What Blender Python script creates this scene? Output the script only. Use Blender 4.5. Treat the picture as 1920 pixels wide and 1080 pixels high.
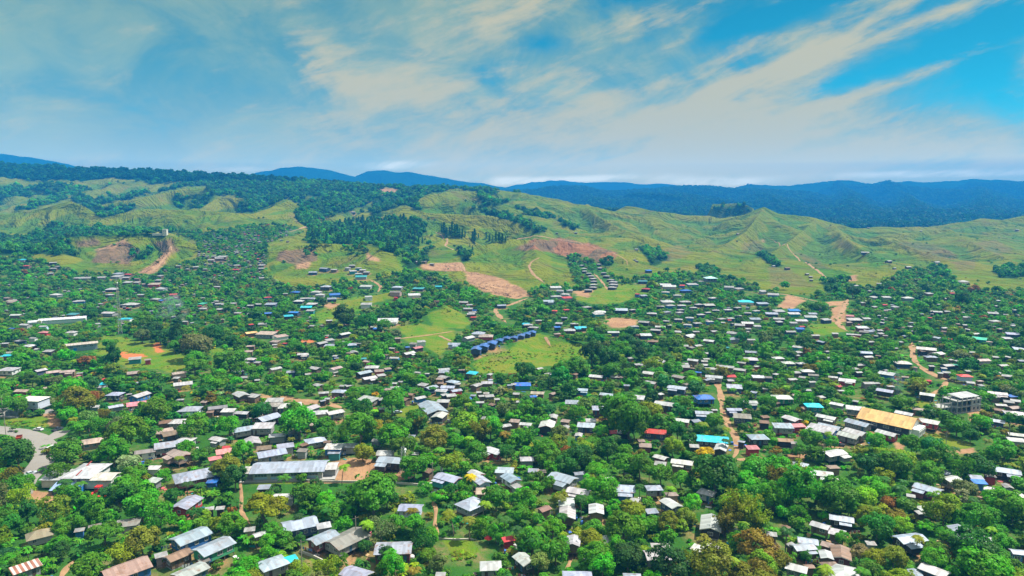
import bpy, math, random
import numpy as np
from mathutils import Vector, Matrix

for _o in list(bpy.data.objects):
    bpy.data.objects.remove(_o)
scene = bpy.context.scene
COL = scene.collection
RNG = np.random.default_rng(11)
random.seed(11)

# ------------------------------------------------------------------ camera
CAM_H = 105.0
PITCH = math.radians(7.35)
cam_data = bpy.data.cameras.new("camera")
cam_data.sensor_width = 36.0
cam_data.lens = 24.0
cam_data.clip_start = 1.0
cam_data.clip_end = 60000.0
cam = bpy.data.objects.new("camera", cam_data)
cam.location = (0, 0, CAM_H)
cam.rotation_euler = (math.pi / 2 - PITCH, 0, 0)
COL.objects.link(cam)
scene.camera = cam

# ------------------------------------------------------------------ exposure, render limits
scene.view_settings.view_transform = 'Standard'
scene.view_settings.look = 'None'
scene.view_settings.exposure = 0.95
scene.view_settings.gamma = 1.0
scene.view_settings.use_curve_mapping = False
cy = scene.cycles
cy.max_bounces = 4
cy.diffuse_bounces = 2
cy.glossy_bounces = 1
cy.transmission_bounces = 2
cy.transparent_max_bounces = 4
cy.volume_bounces = 0
cy.caustics_reflective = False
cy.caustics_refractive = False
cy.use_denoising = True

# ------------------------------------------------------------------ sun and sky
SUN_EL, SUN_AZ = math.radians(58), math.radians(70)
S = Vector((math.sin(SUN_AZ) * math.cos(SUN_EL), math.cos(SUN_AZ) * math.cos(SUN_EL), math.sin(SUN_EL)))
sun_d = bpy.data.lights.new("sun", 'SUN')
sun_d.energy = 4.6
sun_d.angle = math.radians(0.53)
sun_d.color = (1.0, 0.95, 0.86)
sun = bpy.data.objects.new("sun", sun_d)
sun.rotation_euler = S.to_track_quat('Z', 'Y').to_euler()
sun.location = (300, 300, 800)
COL.objects.link(sun)


class NT:
    """small helper for node trees"""
    def __init__(self, tree):
        self.t = tree

    def n(self, kind, **kw):
        nd = self.t.nodes.new(kind)
        for k, v in kw.items():
            setattr(nd, k, v)
        return nd

    def put(self, sock, v):
        if hasattr(v, 'is_linked') or isinstance(v, bpy.types.NodeSocket):
            self.t.links.new(v, sock)
        else:
            sock.default_value = v

    def m(self, op, a, b=0.0, c=None, clamp=False):
        nd = self.n('ShaderNodeMath', operation=op, use_clamp=clamp)
        self.put(nd.inputs[0], a)
        self.put(nd.inputs[1], b)
        if c is not None:
            self.put(nd.inputs[2], c)
        return nd.outputs[0]

    def mix(self, f, a, b, mode='MIX'):
        nd = self.n('ShaderNodeMix', data_type='RGBA', blend_type=mode)
        self.put(nd.inputs[0], f)
        self.put(nd.inputs[6], a if not isinstance(a, tuple) else (*a, 1.0) if len(a) == 3 else a)
        self.put(nd.inputs[7], b if not isinstance(b, tuple) else (*b, 1.0) if len(b) == 3 else b)
        return nd.outputs[2]

    def ramp(self, v, lo, hi):
        nd = self.n('ShaderNodeMapRange', interpolation_type='SMOOTHSTEP')
        self.put(nd.inputs[0], v)
        nd.inputs[1].default_value = lo
        nd.inputs[2].default_value = hi
        return nd.outputs[0]

    def noise(self, vec, scale, detail=4.0, rough=0.55, dist=0.0):
        nd = self.n('ShaderNodeTexNoise')
        if vec is not None:
            self.t.links.new(vec, nd.inputs['Vector'])
        nd.inputs['Scale'].default_value = scale
        nd.inputs['Detail'].default_value = detail
        nd.inputs['Roughness'].default_value = rough
        nd.inputs['Distortion'].default_value = dist
        return nd.outputs[0]

    def xyz(self, x, y, z):
        nd = self.n('ShaderNodeCombineXYZ')
        self.put(nd.inputs[0], x); self.put(nd.inputs[1], y); self.put(nd.inputs[2], z)
        return nd.outputs[0]


SKY_TINT = (0.02, 0.29, 0.29)
world = bpy.data.worlds.new("World")
scene.world = world
world.use_nodes = True
wt = NT(world.node_tree)
world.node_tree.nodes.clear()
w_out = wt.n('ShaderNodeOutputWorld')
w_bg = wt.n('ShaderNodeBackground')
w_bg.inputs['Strength'].default_value = 0.1
world.node_tree.links.new(w_bg.outputs[0], w_out.inputs[0])
sky = wt.n('ShaderNodeTexSky', sky_type='NISHITA')
sky.sun_disc = False
sky.sun_elevation = SUN_EL
sky.sun_rotation = SUN_AZ
sky.altitude = 100
sky.air_density = 1.0
sky.dust_density = 0.3
sky.ozone_density = 2.0
w_tc = wt.n('ShaderNodeTexCoord')
w_sp = wt.n('ShaderNodeSeparateXYZ')
world.node_tree.links.new(w_tc.outputs['Generated'], w_sp.inputs[0])
AZ = wt.m('ARCTAN2', w_sp.outputs[0], w_sp.outputs[1])
EL = wt.m('ARCSINE', w_sp.outputs[2])


def rot2(nt, x, y, deg, sx, sy):
    c, s = math.cos(math.radians(deg)), math.sin(math.radians(deg))
    a = nt.m('ADD', nt.m('MULTIPLY', x, c / sx), nt.m('MULTIPLY', y, s / sx))
    b = nt.m('ADD', nt.m('MULTIPLY', x, -s / sy), nt.m('MULTIPLY', y, c / sy))
    return a, b


# cloud texture: wisps drawn out along the wind, in directions of the sky (azimuth, elevation)
_a, _b = rot2(wt, AZ, EL, 17, 3.2, 0.9)
v_streak = wt.xyz(_a, _b, 0.37)
v_soft = wt.xyz(AZ, wt.m('MULTIPLY', EL, 1.7), 1.2)
n_soft = wt.noise(v_soft, 7.0, 7.0, 0.60, 0.5)
n_streak = wt.noise(v_streak, 15.0, 8.0, 0.62, 0.35)
n_fine = wt.noise(v_streak, 34.0, 8.0, 0.65, 0.3)


def blob(px, py, rx, ry, deg, amp):
    """soft cloud bank centred on the sky direction of one spot; positive cloud, negative clear sky"""
    az0, el0 = math.atan((px - 960) / 1280), math.atan((375 - py) / 1280)
    x = wt.m('SUBTRACT', AZ, az0)
    y = wt.m('SUBTRACT', EL, el0)
    a, b = rot2(wt, x, y, deg, rx / 1280, ry / 1280)
    q = wt.m('ADD', wt.m('MULTIPLY', a, a), wt.m('MULTIPLY', b, b))
    e = wt.m('EXPONENT', wt.m('MULTIPLY', q, -1.0))
    return wt.m('MULTIPLY', e, amp)


def total(lst):
    s = lst[0]
    for q in lst[1:]:
        s = wt.m('ADD', s, q)
    return s


CREAM = total([
    blob(605, 135, 75, 55, -25, 0.62), blob(680, 170, 90, 30, -10, 0.25), blob(1090, 165, 120, 38, 0, 0.62), blob(985, 15, 130, 45, 20, 0.6),
    blob(1490, 105, 140, 46, 22, 0.33), blob(1340, 205, 130, 60, 10, 0.5), blob(1640, 255, 160, 38, -6, 0.62),
    blob(1770, 305, 120, 26, -4, 0.62), blob(1180, 245, 70, 18, 22, 0.4), blob(860, 205, 130, 60, -15, 0.36),
    blob(1690, 178, 190, 12, 17, 0.5), blob(1690, 108, 220, 16, 14, 0.38), blob(1840, 18, 200, 15, 10, 0.5), blob(1560, 140, 200, 12, 20, 0.4), blob(1830, 70, 160, 8, 14, 0.4), blob(1250, 45, 160, 16, 14, 0.35), blob(1420, 160, 200, 14, 22, 0.4), blob(1200, 75, 80, 20, 10, 0.3),
    blob(1030, 250, 200, 50, 0, 0.34), blob(600, 245, 160, 30, -10, 0.28), blob(1340, 310, 300, 30, 0, 0.34), blob(1240, 115, 60, 14, 35, 0.35)])
CLEAR = total([
    blob(930, 145, 75, 38, 5, 0.55), blob(1400, 72, 80, 17, 14, 0.6), blob(1870, 110, 150, 50, 10, 0.52), blob(1190, 8, 70, 16, 12, 0.55),
    blob(1000, 95, 60, 14, 0, 0.45), blob(-5, 45, 40, 26, 0, 0.6), blob(1530, 190, 150, 16, 14, 0.42), blob(1640, 20, 120, 13, 10, 0.4),
    blob(1890, 220, 120, 40, 0, 0.30), blob(680, 95, 60, 20, 0, 0.25), blob(1230, 205, 30, 12, 0, 0.3), blob(1560, 45, 90, 14, 14, 0.4)])
LEFT = wt.m('MULTIPLY', wt.ramp(AZ, 0.42, -0.15), 0.46)
LOW = wt.m('MULTIPLY', wt.ramp(EL, 0.14, 0.0), 0.50)
N_MIX = wt.m('ADD', wt.m('MULTIPLY', n_streak, 0.6), wt.m('MULTIPLY', n_fine, 0.4))
CREAM = wt.m('MULTIPLY', CREAM, wt.m('MAXIMUM', wt.m('SUBTRACT', wt.m('MULTIPLY', N_MIX, 2.9), 0.42), 0.05))
veil = total([wt.m('MULTIPLY', wt.m('SUBTRACT', n_soft, 0.5), 1.6), wt.m('MULTIPLY', wt.m('SUBTRACT', n_streak, 0.5), 0.9), LEFT, LOW,
              wt.m('MULTIPLY', CREAM, 0.6), wt.m('MULTIPLY', CLEAR, -1.1), blob(1150, 250, 330, 95, 0, 0.45), blob(1450, 260, 260, 70, 0, 0.35), blob(700, 200, 300, 90, 0, 0.2), 0.34])
veil_f = wt.m('MULTIPLY', wt.ramp(veil, -0.05, 0.85), 0.93)
cream = total([wt.m('MULTIPLY', wt.m('SUBTRACT', n_streak, 0.5), 1.9), wt.m('MULTIPLY', wt.m('SUBTRACT', n_fine, 0.5), 1.2),
               wt.m('MULTIPLY', wt.m('SUBTRACT', n_soft, 0.5), 1.2), wt.m('MULTIPLY', CREAM, 0.92), wt.m('MULTIPLY', CLEAR, -0.5), wt.m('MULTIPLY', LOW, 0.35), blob(1150, 250, 330, 95, 0, 0.22), blob(1450, 280, 260, 60, 0, 0.25)])
cream_f = wt.m('MULTIPLY', wt.ramp(cream, 0.0, 0.85), 0.95)
# low clouds are the bright ones: seen through far more air, they stay pale
AIR = wt.m('EXPONENT', wt.m('MULTIPLY', wt.m('MINIMUM', wt.m('DIVIDE', 495.0, wt.m('MAXIMUM', EL, 0.01)), 9700.0), 0.000148))
sky_c = wt.mix(1.0, sky.outputs[0], SKY_TINT, 'MULTIPLY')
c_veil = wt.mix(wt.ramp(n_soft, 0.32, 0.68), (0.52, 1.32, 1.28), (1.30, 1.82, 1.20))
c_veil = wt.mix(wt.ramp(EL, 0.17, 0.0), c_veil, (1.75, 1.55, 0.45))
s1 = wt.mix(veil_f, sky_c, c_veil)
s2 = wt.mix(cream_f, s1, wt.mix(wt.ramp(EL, 0.26, 0.0), (2.75, 2.35, 1.20), (2.15, 1.75, 0.45)))
# banks of low white cloud lying along the crests
low_f = wt.m('MULTIPLY', wt.ramp(total([blob(745, 312, 70, 9, 3, 1.0), blob(1110, 336, 150, 8, 2, 0.9), blob(1340, 343, 110, 9, 0, 1.0), blob(1740, 334, 190, 7, 0, 0.9), blob(450, 322, 60, 6, 0, 0.7), blob(940, 340, 90, 10, 0, 0.8)]), 0.15, 1.0), wt.ramp(n_fine, 0.30, 0.62))
s2 = wt.mix(wt.m('MULTIPLY', low_f, 0.85), s2, (3.3, 2.9, 1.7))
s2 = wt.mix(1.0, s2, wt.xyz(AIR, AIR, AIR), 'MULTIPLY')
# bright white added to the unseen sky overhead, to lift the shade
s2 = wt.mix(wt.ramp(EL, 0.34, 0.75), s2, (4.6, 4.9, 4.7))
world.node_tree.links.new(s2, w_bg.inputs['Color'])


# ------------------------------------------------------------------ numbers: noise, projection
_perm = np.random.default_rng(5).random((512, 512)).astype(np.float32)


def vnoise(x, y):
    xi = np.floor(x).astype(np.int64); yi = np.floor(y).astype(np.int64)
    fx = (x - xi).astype(np.float32); fy = (y - yi).astype(np.float32)
    fx = fx * fx * fx * (fx * (fx * 6 - 15) + 10); fy = fy * fy * fy * (fy * (fy * 6 - 15) + 10)
    a = _perm[xi & 511, yi & 511]; b = _perm[(xi + 1) & 511, yi & 511]
    c = _perm[xi & 511, (yi + 1) & 511]; d = _perm[(xi + 1) & 511, (yi + 1) & 511]
    return (a * (1 - fx) + b * fx) * (1 - fy) + (c * (1 - fx) + d * fx) * fy


def fbm(x, y, scale, octv=4, ridged=False, gain=0.5):
    s = 0; amp = 1.0; tot = 0; f = 1.0 / scale
    for o in range(octv):
        v = vnoise(x * f + 37.7 * o, y * f - 11.3 * o)
        if ridged:
            v = 1 - np.abs(2 * v - 1)
        s = s + amp * v; tot += amp; amp *= gain; f *= 2.03
    return s / tot


CP, SP = math.cos(PITCH), math.sin(PITCH)


def ray_dir(px, py):
    xc = (np.asarray(px, float) - 960) / 1280.0
    yc = -(np.asarray(py, float) - 540) / 1280.0
    return xc, CP + yc * SP, -SP + yc * CP


def at_depth(px, py, d):
    x, y, z = ray_dir(px, py)
    return (x / y * d, d * np.ones_like(x), CAM_H + z / y * d)


def project(x, y, z):
    z = z - CAM_H
    dep = y * CP - z * SP
    return 960 + 1280 * x / dep, 540 - 1280 * (y * SP + z * CP) / dep, dep


# ------------------------------------------------------------------ terrain height
RIDGES = [
    ([(-400, 300, 2700), (0, 312, 2700), (130, 317, 2650), (330, 328, 2600), (520, 338, 2500), (640, 346, 2400), (720, 351, 2300), (800, 352, 2250), (880, 355, 2200), (965, 362, 2150)], 1000),
    ([(-150, 405, 1500), (0, 402, 1500), (60, 395, 1500), (130, 375, 1500), (160, 388, 1480), (190, 408, 1450)], 230),
    ([(190, 408, 1450), (270, 391, 1500), (340, 393, 1480), (420, 397, 1450), (475, 401, 1500), (540, 377, 1600), (565, 388, 1600)], 260),
    ([(172, 388, 1800), (250, 372, 1850), (340, 354, 1950), (390, 353, 1950)], 200), ([(375, 392, 1750), (410, 369, 1850), (455, 369, 1850)], 150),
    ([(90, 455, 1000), (130, 442, 1050), (220, 438, 1060), (310, 438, 1060), (350, 452, 1030), (378, 468, 1000)], 150),
    ([(310, 438, 1060), (320, 470, 980), (280, 508, 915)], 60), ([(60, 485, 940), (110, 470, 960)], 80), ([(0, 470, 960), (40, 462, 980)], 70),
    ([(505, 470, 985), (540, 462, 1000), (600, 457, 1010), (640, 459, 1010), (700, 460, 1005), (725, 467, 985)], 120),
    ([(700, 460, 1005), (745, 503, 915)], 70), ([(540, 462, 1000), (510, 505, 915)], 60),
    ([(800, 366, 1750), (850, 358, 1800), (890, 362, 1800), (905, 376, 1750), (960, 390, 1700), (1010, 412, 1650), (1060, 425, 1600)], 350),
    ([(720, 405, 1550), (760, 385, 1550), (800, 400, 1500), (860, 402, 1450), (920, 404, 1420), (960, 414, 1400), (1010, 430, 1350)], 280),
    ([(940, 360, 2000), (985, 364, 2000), (1010, 380, 1950), (1060, 390, 1900), (1095, 387, 1900), (1125, 396, 1850), (1170, 406, 1800), (1230, 416, 1750)], 380),
    ([(1175, 396, 2000), (1205, 393, 2000), (1235, 403, 1950), (1330, 404, 1950), (1350, 410, 1900), (1395, 404, 1850), (1432, 388, 1800), (1460, 402, 1800), (1530, 411, 1800), (1600, 429, 1800),
      (1700, 428, 1850), (1760, 428, 1850), (1840, 411, 1900), (1880, 413, 1900), (1920, 404, 1900), (2000, 395, 1900), (2300, 388, 1900)], 420),
    ([(1432, 390, 1800), (1400, 432, 1500), (1340, 472, 1250), (1290, 505, 1030)], 150), ([(1530, 412, 1800), (1480, 452, 1400), (1400, 505, 1030)], 150),
    ([(1560, 422, 1800), (1600, 457, 1300), (1690, 508, 980)], 130), ([(1650, 442, 1500), (1760, 482, 1150), (1850, 525, 930)], 120),
    ([(1780, 432, 1700), (1860, 472, 1250), (1935, 505, 1030), (2000, 525, 930)], 150), ([(1100, 392, 1850), (1170, 430, 1500), (1260, 465, 1250)], 170),
    ([(1335, 383, 2250), (1390, 382, 2250), (1412, 389, 2200)], 80),
    ([(868, 480, 1050), (900, 461, 1100), (960, 449, 1150), (1040, 450, 1180), (1100, 459, 1150), (1150, 477, 1080), (1180, 492, 1010)], 170),
    ([(1000, 450, 1160), (1010, 505, 935), (990, 533, 860)], 120), ([(785, 472, 1150), (830, 449, 1250), (870, 441, 1300)], 150),
    ([(600, 585, 630), (660, 562, 655), (735, 548, 680)], 55), ([(835, 572, 605)], 48), ([(900, 657, 448), (960, 642, 470), (1010, 629, 490), (1060, 634, 482)], 62),
    ([(1100, 556, 735), (1160, 545, 760), (1215, 536, 770)], 60),
]
FAR_RIDGES = [
    ([(940, 372, 5000), (1000, 354, 5400), (1050, 348, 5600), (1095, 350, 5600), (1130, 356, 5600), (1260, 354, 5800), (1340, 355, 6000), (1380, 353, 6400), (1410, 342, 6900), (1485, 346, 7100), (1530, 343, 7100),
      (1570, 337, 7000), (1600, 338, 7000), (1615, 345, 7100), (1650, 339, 7000), (1720, 343, 7200), (1820, 338, 7000), (1920, 342, 7200), (2150, 338, 7200), (2500, 338, 7200)], 3300),
    ([(1080, 352, 5500), (1110, 372, 4600), (1130, 390, 3700)], 600), ([(1250, 358, 5700), (1290, 378, 4400), (1310, 395, 3500)], 600), ([(1410, 344, 6900), (1430, 368, 5000), (1470, 392, 3700)], 800), ([(1570, 340, 7000), (1600, 362, 5200), (1590, 395, 3600)], 800),
    ([(1650, 342, 7000), (1700, 362, 5400), (1720, 390, 3800)], 700), ([(1820, 341, 7000), (1850, 365, 5000), (1840, 395, 3600)], 800),
    ([(930, 352, 8000), (1000, 337, 8500), (1100, 338, 8700), (1200, 341, 8700), (1270, 346, 8700), (1340, 353, 8700), (1450, 358, 8700)], 1400),
    ([(380, 336, 7000), (440, 326, 7000), (480, 319, 7000), (530, 313, 7000), (570, 313, 7000), (620, 321, 7000), (665, 332, 7000)], 1500),
    ([(662, 333, 7200), (690, 323, 7200), (720, 318, 7200), (765, 318, 7200), (800, 326, 7200), (860, 338, 7200), (940, 347, 7200)], 1500),
    ([(-500, 285, 6500), (-100, 287, 6500), (0, 291, 6500), (60, 298, 6500), (130, 309, 6500), (200, 325, 6500)], 1500),
]
_bu = np.array([-400, 560, 1000, 1500, 2300]); _bu = (_bu - 960) / 1280.0
_bd = np.array([0, 780, 1000, 1300, 1600, 1900, 2500, 20000.0])
_bz = np.array([[0, 0, 13, 44, 62, 70, 75, 60], [0, 0, 13, 46, 64, 72, 76, 60], [0, 0, 3, 8, 15, 24, 12, 0], [0, 0, 0, 2, 5, 9, 3, 0], [0, 0, 0, 2, 5, 9, 3, 0.0]])


def base_z(u, y):
    rows = [np.interp(y, _bd, r) for r in _bz]
    t = np.clip(np.interp(u, _bu, np.arange(len(_bu))), 0, len(_bu) - 1.001)
    i = t.astype(int); f = t - i
    R = np.stack(rows)
    idx = np.indices(i.shape)
    a = np.take_along_axis(R, i[None], 0)[0]; b = np.take_along_axis(R, i[None] + 1, 0)[0]
    return a * (1 - f) + b * f


def ridge_field(x, y, base, ridges):
    acc = np.zeros_like(x); pm = np.zeros_like(x)
    wx = (fbm(x, y, 260, 3) - 0.5) * 0.5
    for pts, w in ridges:
        P = [at_depth(px, py, d) for px, py, d in pts]
        P = np.array([(float(a), float(b), float(c)) for a, b, c in P])
        lo = P.min(0) - w; hi = P.max(0) + w
        m = (x > lo[0]) & (x < hi[0]) & (y > lo[1]) & (y < hi[1])
        if not m.any():
            continue
        xs, ys = x[m], y[m]
        best = np.full(xs.shape, 1e9); zc = np.zeros(xs.shape)
        segs = [(P[i], P[i + 1]) for i in range(len(P) - 1)] or [(P[0], P[0] + np.array([0.01, 0, 0]))]
        for A, B in segs:
            dx, dy = B[0] - A[0], B[1] - A[1]
            t = np.clip(((xs - A[0]) * dx + (ys - A[1]) * dy) / (dx * dx + dy * dy + 1e-9), 0, 1)
            d2 = (xs - A[0] - t * dx) ** 2 + (ys - A[1] - t * dy) ** 2
            k = d2 < best
            best[k] = d2[k]; zc[k] = (A[2] + t * (B[2] - A[2]))[k]
        s = np.sqrt(best) / w
        s = np.clip(s * (1 + wx[m] * np.clip(s * 2, 0, 1)), 0, 1)
        prof = 0.45 * (1 + np.cos(np.pi * s)) * 0.5 * (1 - 0.25 * s) + 0.55 * (1 - s) ** 1.25
        h = np.maximum(zc - base[m], 0) * prof
        pm[m] = np.maximum(pm[m], prof)
        acc[m] = np.maximum(acc[m], h) + 0.03 * np.minimum(acc[m], h) * (1 - prof)
    return acc, pm


def height(x, y):
    u = x / y
    b = base_z(u, y)
    near = np.clip((y - 2300) / 300, 0, 1)
    bump, pm = ridge_field(x, y, b, RIDGES)
    bumpf, pf = ridge_field(x, y, b, FAR_RIDGES)
    g = fbm(x, y, 230, 4, True)
    g1 = fbm(x + 300, y, 85, 3, True)
    g2 = fbm(x, y, 30, 3)
    slope = 1 - pm ** 6
    bump = bump - np.minimum(bump * 0.55, 30) * slope * (g - 0.38).clip(0, 1) * 2.1 - np.minimum(bump * 0.35, 9) * slope * (g1 - 0.4).clip(0, 1) * 1.7 + np.minimum(bump * 0.06, 2.2) * (g2 - 0.5)
    # gullies cut into all the open hill country, running down to the town
    zone = np.clip((y - 960) / 260, 0, 1) * (1 - np.exp(-((u + 0.38) / 0.07) ** 2) * np.clip((1450 - y) / 200, 0, 1)) * np.clip((2500 - y) / 200, 0, 1)
    wxx = x + (fbm(x, y, 200, 3) - 0.5) * 120; wyy = y * 0.75 + (fbm(x + 77, y, 200, 3) - 0.5) * 120
    gg = fbm(wxx + 0.35 * wyy, wyy * 0.7, 150, 4, True, 0.45)
    carve = zone * slope * ((gg - 0.40).clip(0, 1) * 62).clip(0, 30) * np.clip(0.35 + bump / 25, 0, 1)
    swell = zone * slope * (fbm(x, y, 170, 3) - 0.45) * 16
    bump = bump - carve + swell
    gf = fbm(x + 0.4 * y, y * 0.6, 900, 5, True)
    bumpf = bumpf - np.minimum(bumpf * 0.75, 210) * (1 - pf ** 6) * (gf - 0.40).clip(0, 1) * 2.2 + np.minimum(bumpf * 0.1, 9) * (fbm(x, y, 120, 3) - 0.5) + np.minimum(bumpf * 0.4, 90) * (fbm(x, y * .5, 520, 4) - 0.55)
    und = (fbm(x, y, 90, 3) - 0.5) * 3.0 * np.clip((y - 100) / 100, 0, 1)
    return b + np.maximum(bump, -22) + np.maximum(bumpf, 0) + und


NU, NY = 900, 1250
UG = np.linspace(-1.08, 1.08, NU)
YG = np.exp(np.linspace(math.log(70), math.log(2450), NY))
UU, YY = np.meshgrid(UG, YG, indexing='ij')
XX = UU * YY
ZZ = height(XX, YY)
NUF, NYF = 620, 300
UF = np.linspace(-1.08, 1.08, NUF)
YF = np.exp(np.linspace(math.log(2440), math.log(9600), NYF))
UUF, YYF = np.meshgrid(UF, YF, indexing='ij')
XXF = UUF * YYF
ZZF = height(XXF, YYF)


def bil(G, u, y, ug, yg):
    fu = np.clip((u - ug[0]) / (ug[1] - ug[0]), 0, len(ug) - 1.001)
    fy = np.clip((np.log(np.maximum(y, 1)) - math.log(yg[0])) / (math.log(yg[1]) - math.log(yg[0])), 0, len(yg) - 1.001)
    i = fu.astype(int); j = fy.astype(int); a = fu - i; b = fy - j
    return (G[i, j] * (1 - a) + G[i + 1, j] * a) * (1 - b) + (G[i, j + 1] * (1 - a) + G[i + 1, j + 1] * a) * b


def ground_z(x, y):
    x = np.atleast_1d(np.asarray(x, float)); y = np.atleast_1d(np.asarray(y, float))
    z = bil(ZZ, x / y, y, UG, YG)
    f = y > 2445
    if f.any():
        z[f] = bil(ZZF, (x / y)[f], y[f], UF, YF)
    return z


_march = np.concatenate([YG, YF[2:]])


def hit(px, py, up=0.0):
    """where the sight line through a picture point meets the ground raised by UP: arrays x, y, z of the point"""
    px = np.atleast_1d(np.asarray(px, float)); py = np.atleast_1d(np.asarray(py, float))
    dx, dy, dz = ray_dir(px, py)
    u = dx / dy; s = dz / dy
    n = len(px)
    res = np.full(n, np.nan)
    up = np.broadcast_to(np.asarray(up, float), (n,))
    for k in range(0, n, 4000):
        sl = slice(k, k + 4000)
        Y = np.broadcast_to(_march[None], (len(u[sl]), len(_march)))
        U = np.broadcast_to(u[sl][:, None], Y.shape)
        Z = CAM_H + s[sl][:, None] * Y
        G = ground_z((U * Y).ravel(), Y.ravel()).reshape(Y.shape) + up[sl][:, None]
        b = Z <= G
        first = b.argmax(1); ok = b.any(1) & (first > 0)
        f0 = np.clip(first - 1, 0, None); r = np.arange(len(first))
        d0 = Z[r, f0] - G[r, f0]; d1 = G[r, first] - Z[r, first]
        t = d0 / (d0 + d1 + 1e-9)
        yy = Y[r, f0] * (1 - t) + Y[r, first] * t
        yy[~ok] = np.nan
        res[sl] = yy
    x = u * res
    return x, res, CAM_H + s * res - up


def inpoly(px, py, poly):
    poly = np.asarray(poly, float)
    res = np.zeros(px.shape, bool)
    m = (px >= poly[:, 0].min()) & (px <= poly[:, 0].max()) & (py >= poly[:, 1].min()) & (py <= poly[:, 1].max())
    if not m.any():
        return res
    x, y = px[m], py[m]
    c = np.zeros(x.shape, bool)
    j = len(poly) - 1
    for i in range(len(poly)):
        xi, yi = poly[i]; xj, yj = poly[j]
        t = ((yi > y) != (yj > y)) & (x < (xj - xi) * (y - yi) / (yj - yi + 1e-12) + xi)
        c ^= t
        j = i
    res[m] = c
    return res

# ------------------------------------------------------------------ land cover, outlined where the ground shows it
TOWN = [(-400, 1500), (-400, 480), (0, 485), (40, 478), (110, 500), (140, 514), (270, 514), (330, 497), (375, 482), (370, 452), (330, 436), (385, 436), (420, 430), (470, 424), (555, 424), (570, 436), (500, 456), (500, 522),
        (560, 545), (640, 532), (700, 527), (780, 503), (800, 512), (868, 535), (960, 562), (985, 548), (1030, 535), (1080, 540), (1062, 482), (1075, 476), (1110, 490), (1165, 530), (1230, 518), (1340, 512), (1400, 535),
        (1440, 547), (1480, 552), (1560, 553), (1570, 532), (1640, 542), (1668, 520), (1700, 509), (1760, 506), (1800, 528), (1850, 548), (2400, 556), (2400, 1500)]
LAWNS = [
    [(178, 648), (192, 630), (226, 630), (262, 640), (300, 646), (345, 662), (352, 686), (318, 700), (290, 694), (240, 692), (212, 672), (178, 662)],
    [(800, 592), (835, 571), (862, 585), (882, 606), (868, 618), (815, 616)], [(1718, 817), (1745, 808), (1815, 828), (1817, 838), (1778, 843), (1722, 822)],
    [(880, 682), (905, 668), (960, 652), (985, 632), (1010, 626), (1062, 640), (1115, 654), (1108, 666), (1062, 684), (1010, 690), (950, 698), (905, 700)],
    [(1700, 917), (1715, 912), (1770, 926), (1790, 920), (1778, 942), (1728, 948)], [(820, 1018), (880, 1018), (895, 1045), (850, 1052)], [(0, 786), (45, 787), (70, 783), (86, 796), (80, 804), (0, 799)],
    [(452, 884), (622, 893), (605, 906), (470, 908)], [(745, 612), (790, 608), (850, 622), (848, 650), (830, 668), (800, 655), (760, 640)], [(1078, 560), (1100, 546), (1160, 533), (1212, 535), (1216, 548), (1160, 568), (1110, 570)],
    [(595, 585), (640, 562), (735, 548), (752, 556), (690, 574), (620, 603), (598, 606)], [(770, 762), (800, 757), (832, 782), (800, 785), (740, 780)], [(560, 1045), (612, 1050), (605, 1070), (570, 1072)],
    [(1520, 612), (1580, 605), (1592, 620), (1545, 628), (1522, 626)], [(735, 925), (760, 935), (742, 965), (728, 960)], [(395, 655), (420, 652), (412, 672), (396, 690)], [(1690, 760), (1740, 742), (1748, 752), (1710, 768)]]
SOILS = [
    [(622, 868), (660, 860), (700, 864), (742, 874), (772, 884), (765, 898), (700, 905), (640, 900), (612, 892)], [(868, 510), (905, 514), (950, 527), (985, 544), (992, 555), (972, 562), (940, 556), (905, 546), (882, 530)],
    [(788, 498), (820, 494), (865, 491), (876, 511), (830, 508), (792, 507)], [(70, 780), (108, 771), (109, 806), (86, 802), (82, 790)], [(1670, 822), (1690, 826), (1694, 846), (1680, 842)], [(1782, 846), (1822, 836), (1830, 848), (1800, 850)],
    [(1128, 601), (1155, 595), (1197, 599), (1190, 611), (1150, 616)], [(1560, 578), (1582, 575), (1590, 605), (1568, 607), (1558, 600)], [(1455, 575), (1475, 555), (1510, 562), (1490, 578)], [(1545, 566), (1590, 562), (1580, 575), (1550, 575)],
    [(556, 496), (586, 491), (582, 505), (555, 506)], [(690, 470), (700, 480), (716, 490), (690, 490)], [(1075, 548), (1112, 545), (1105, 556), (1080, 556)], [(1480, 846), (1520, 850), (1515, 868), (1482, 862)], [(1552, 835), (1600, 828), (1592, 845), (1556, 842)],
    [(700, 355), (735, 353), (752, 360), (720, 364)], [(40, 925), (60, 915), (110, 920), (105, 940), (50, 940)], [(180, 470), (235, 448), (240, 455), (215, 466)], [(255, 510), (285, 495), (310, 470), (326, 468), (310, 492), (290, 510), (270, 512)],
    [(500, 750), (480, 742), (560, 748), (610, 752), (640, 760), (560, 758)], [(1800, 765), (1830, 758), (1840, 775), (1812, 790), (1805, 775)], [(600, 575), (620, 570), (640, 572), (620, 580)], [(1586, 520), (1608, 516), (1605, 526), (1588, 527)],
    [(1425, 450), (1432, 450), (1432, 453), (1425, 453)]]
REDSOILS = [[(224, 659), (270, 662), (276, 668), (236, 671)], [(291, 648), (304, 645), (309, 658), (296, 661)], [(560, 640), (590, 637), (592, 644), (562, 645)]]
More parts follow.
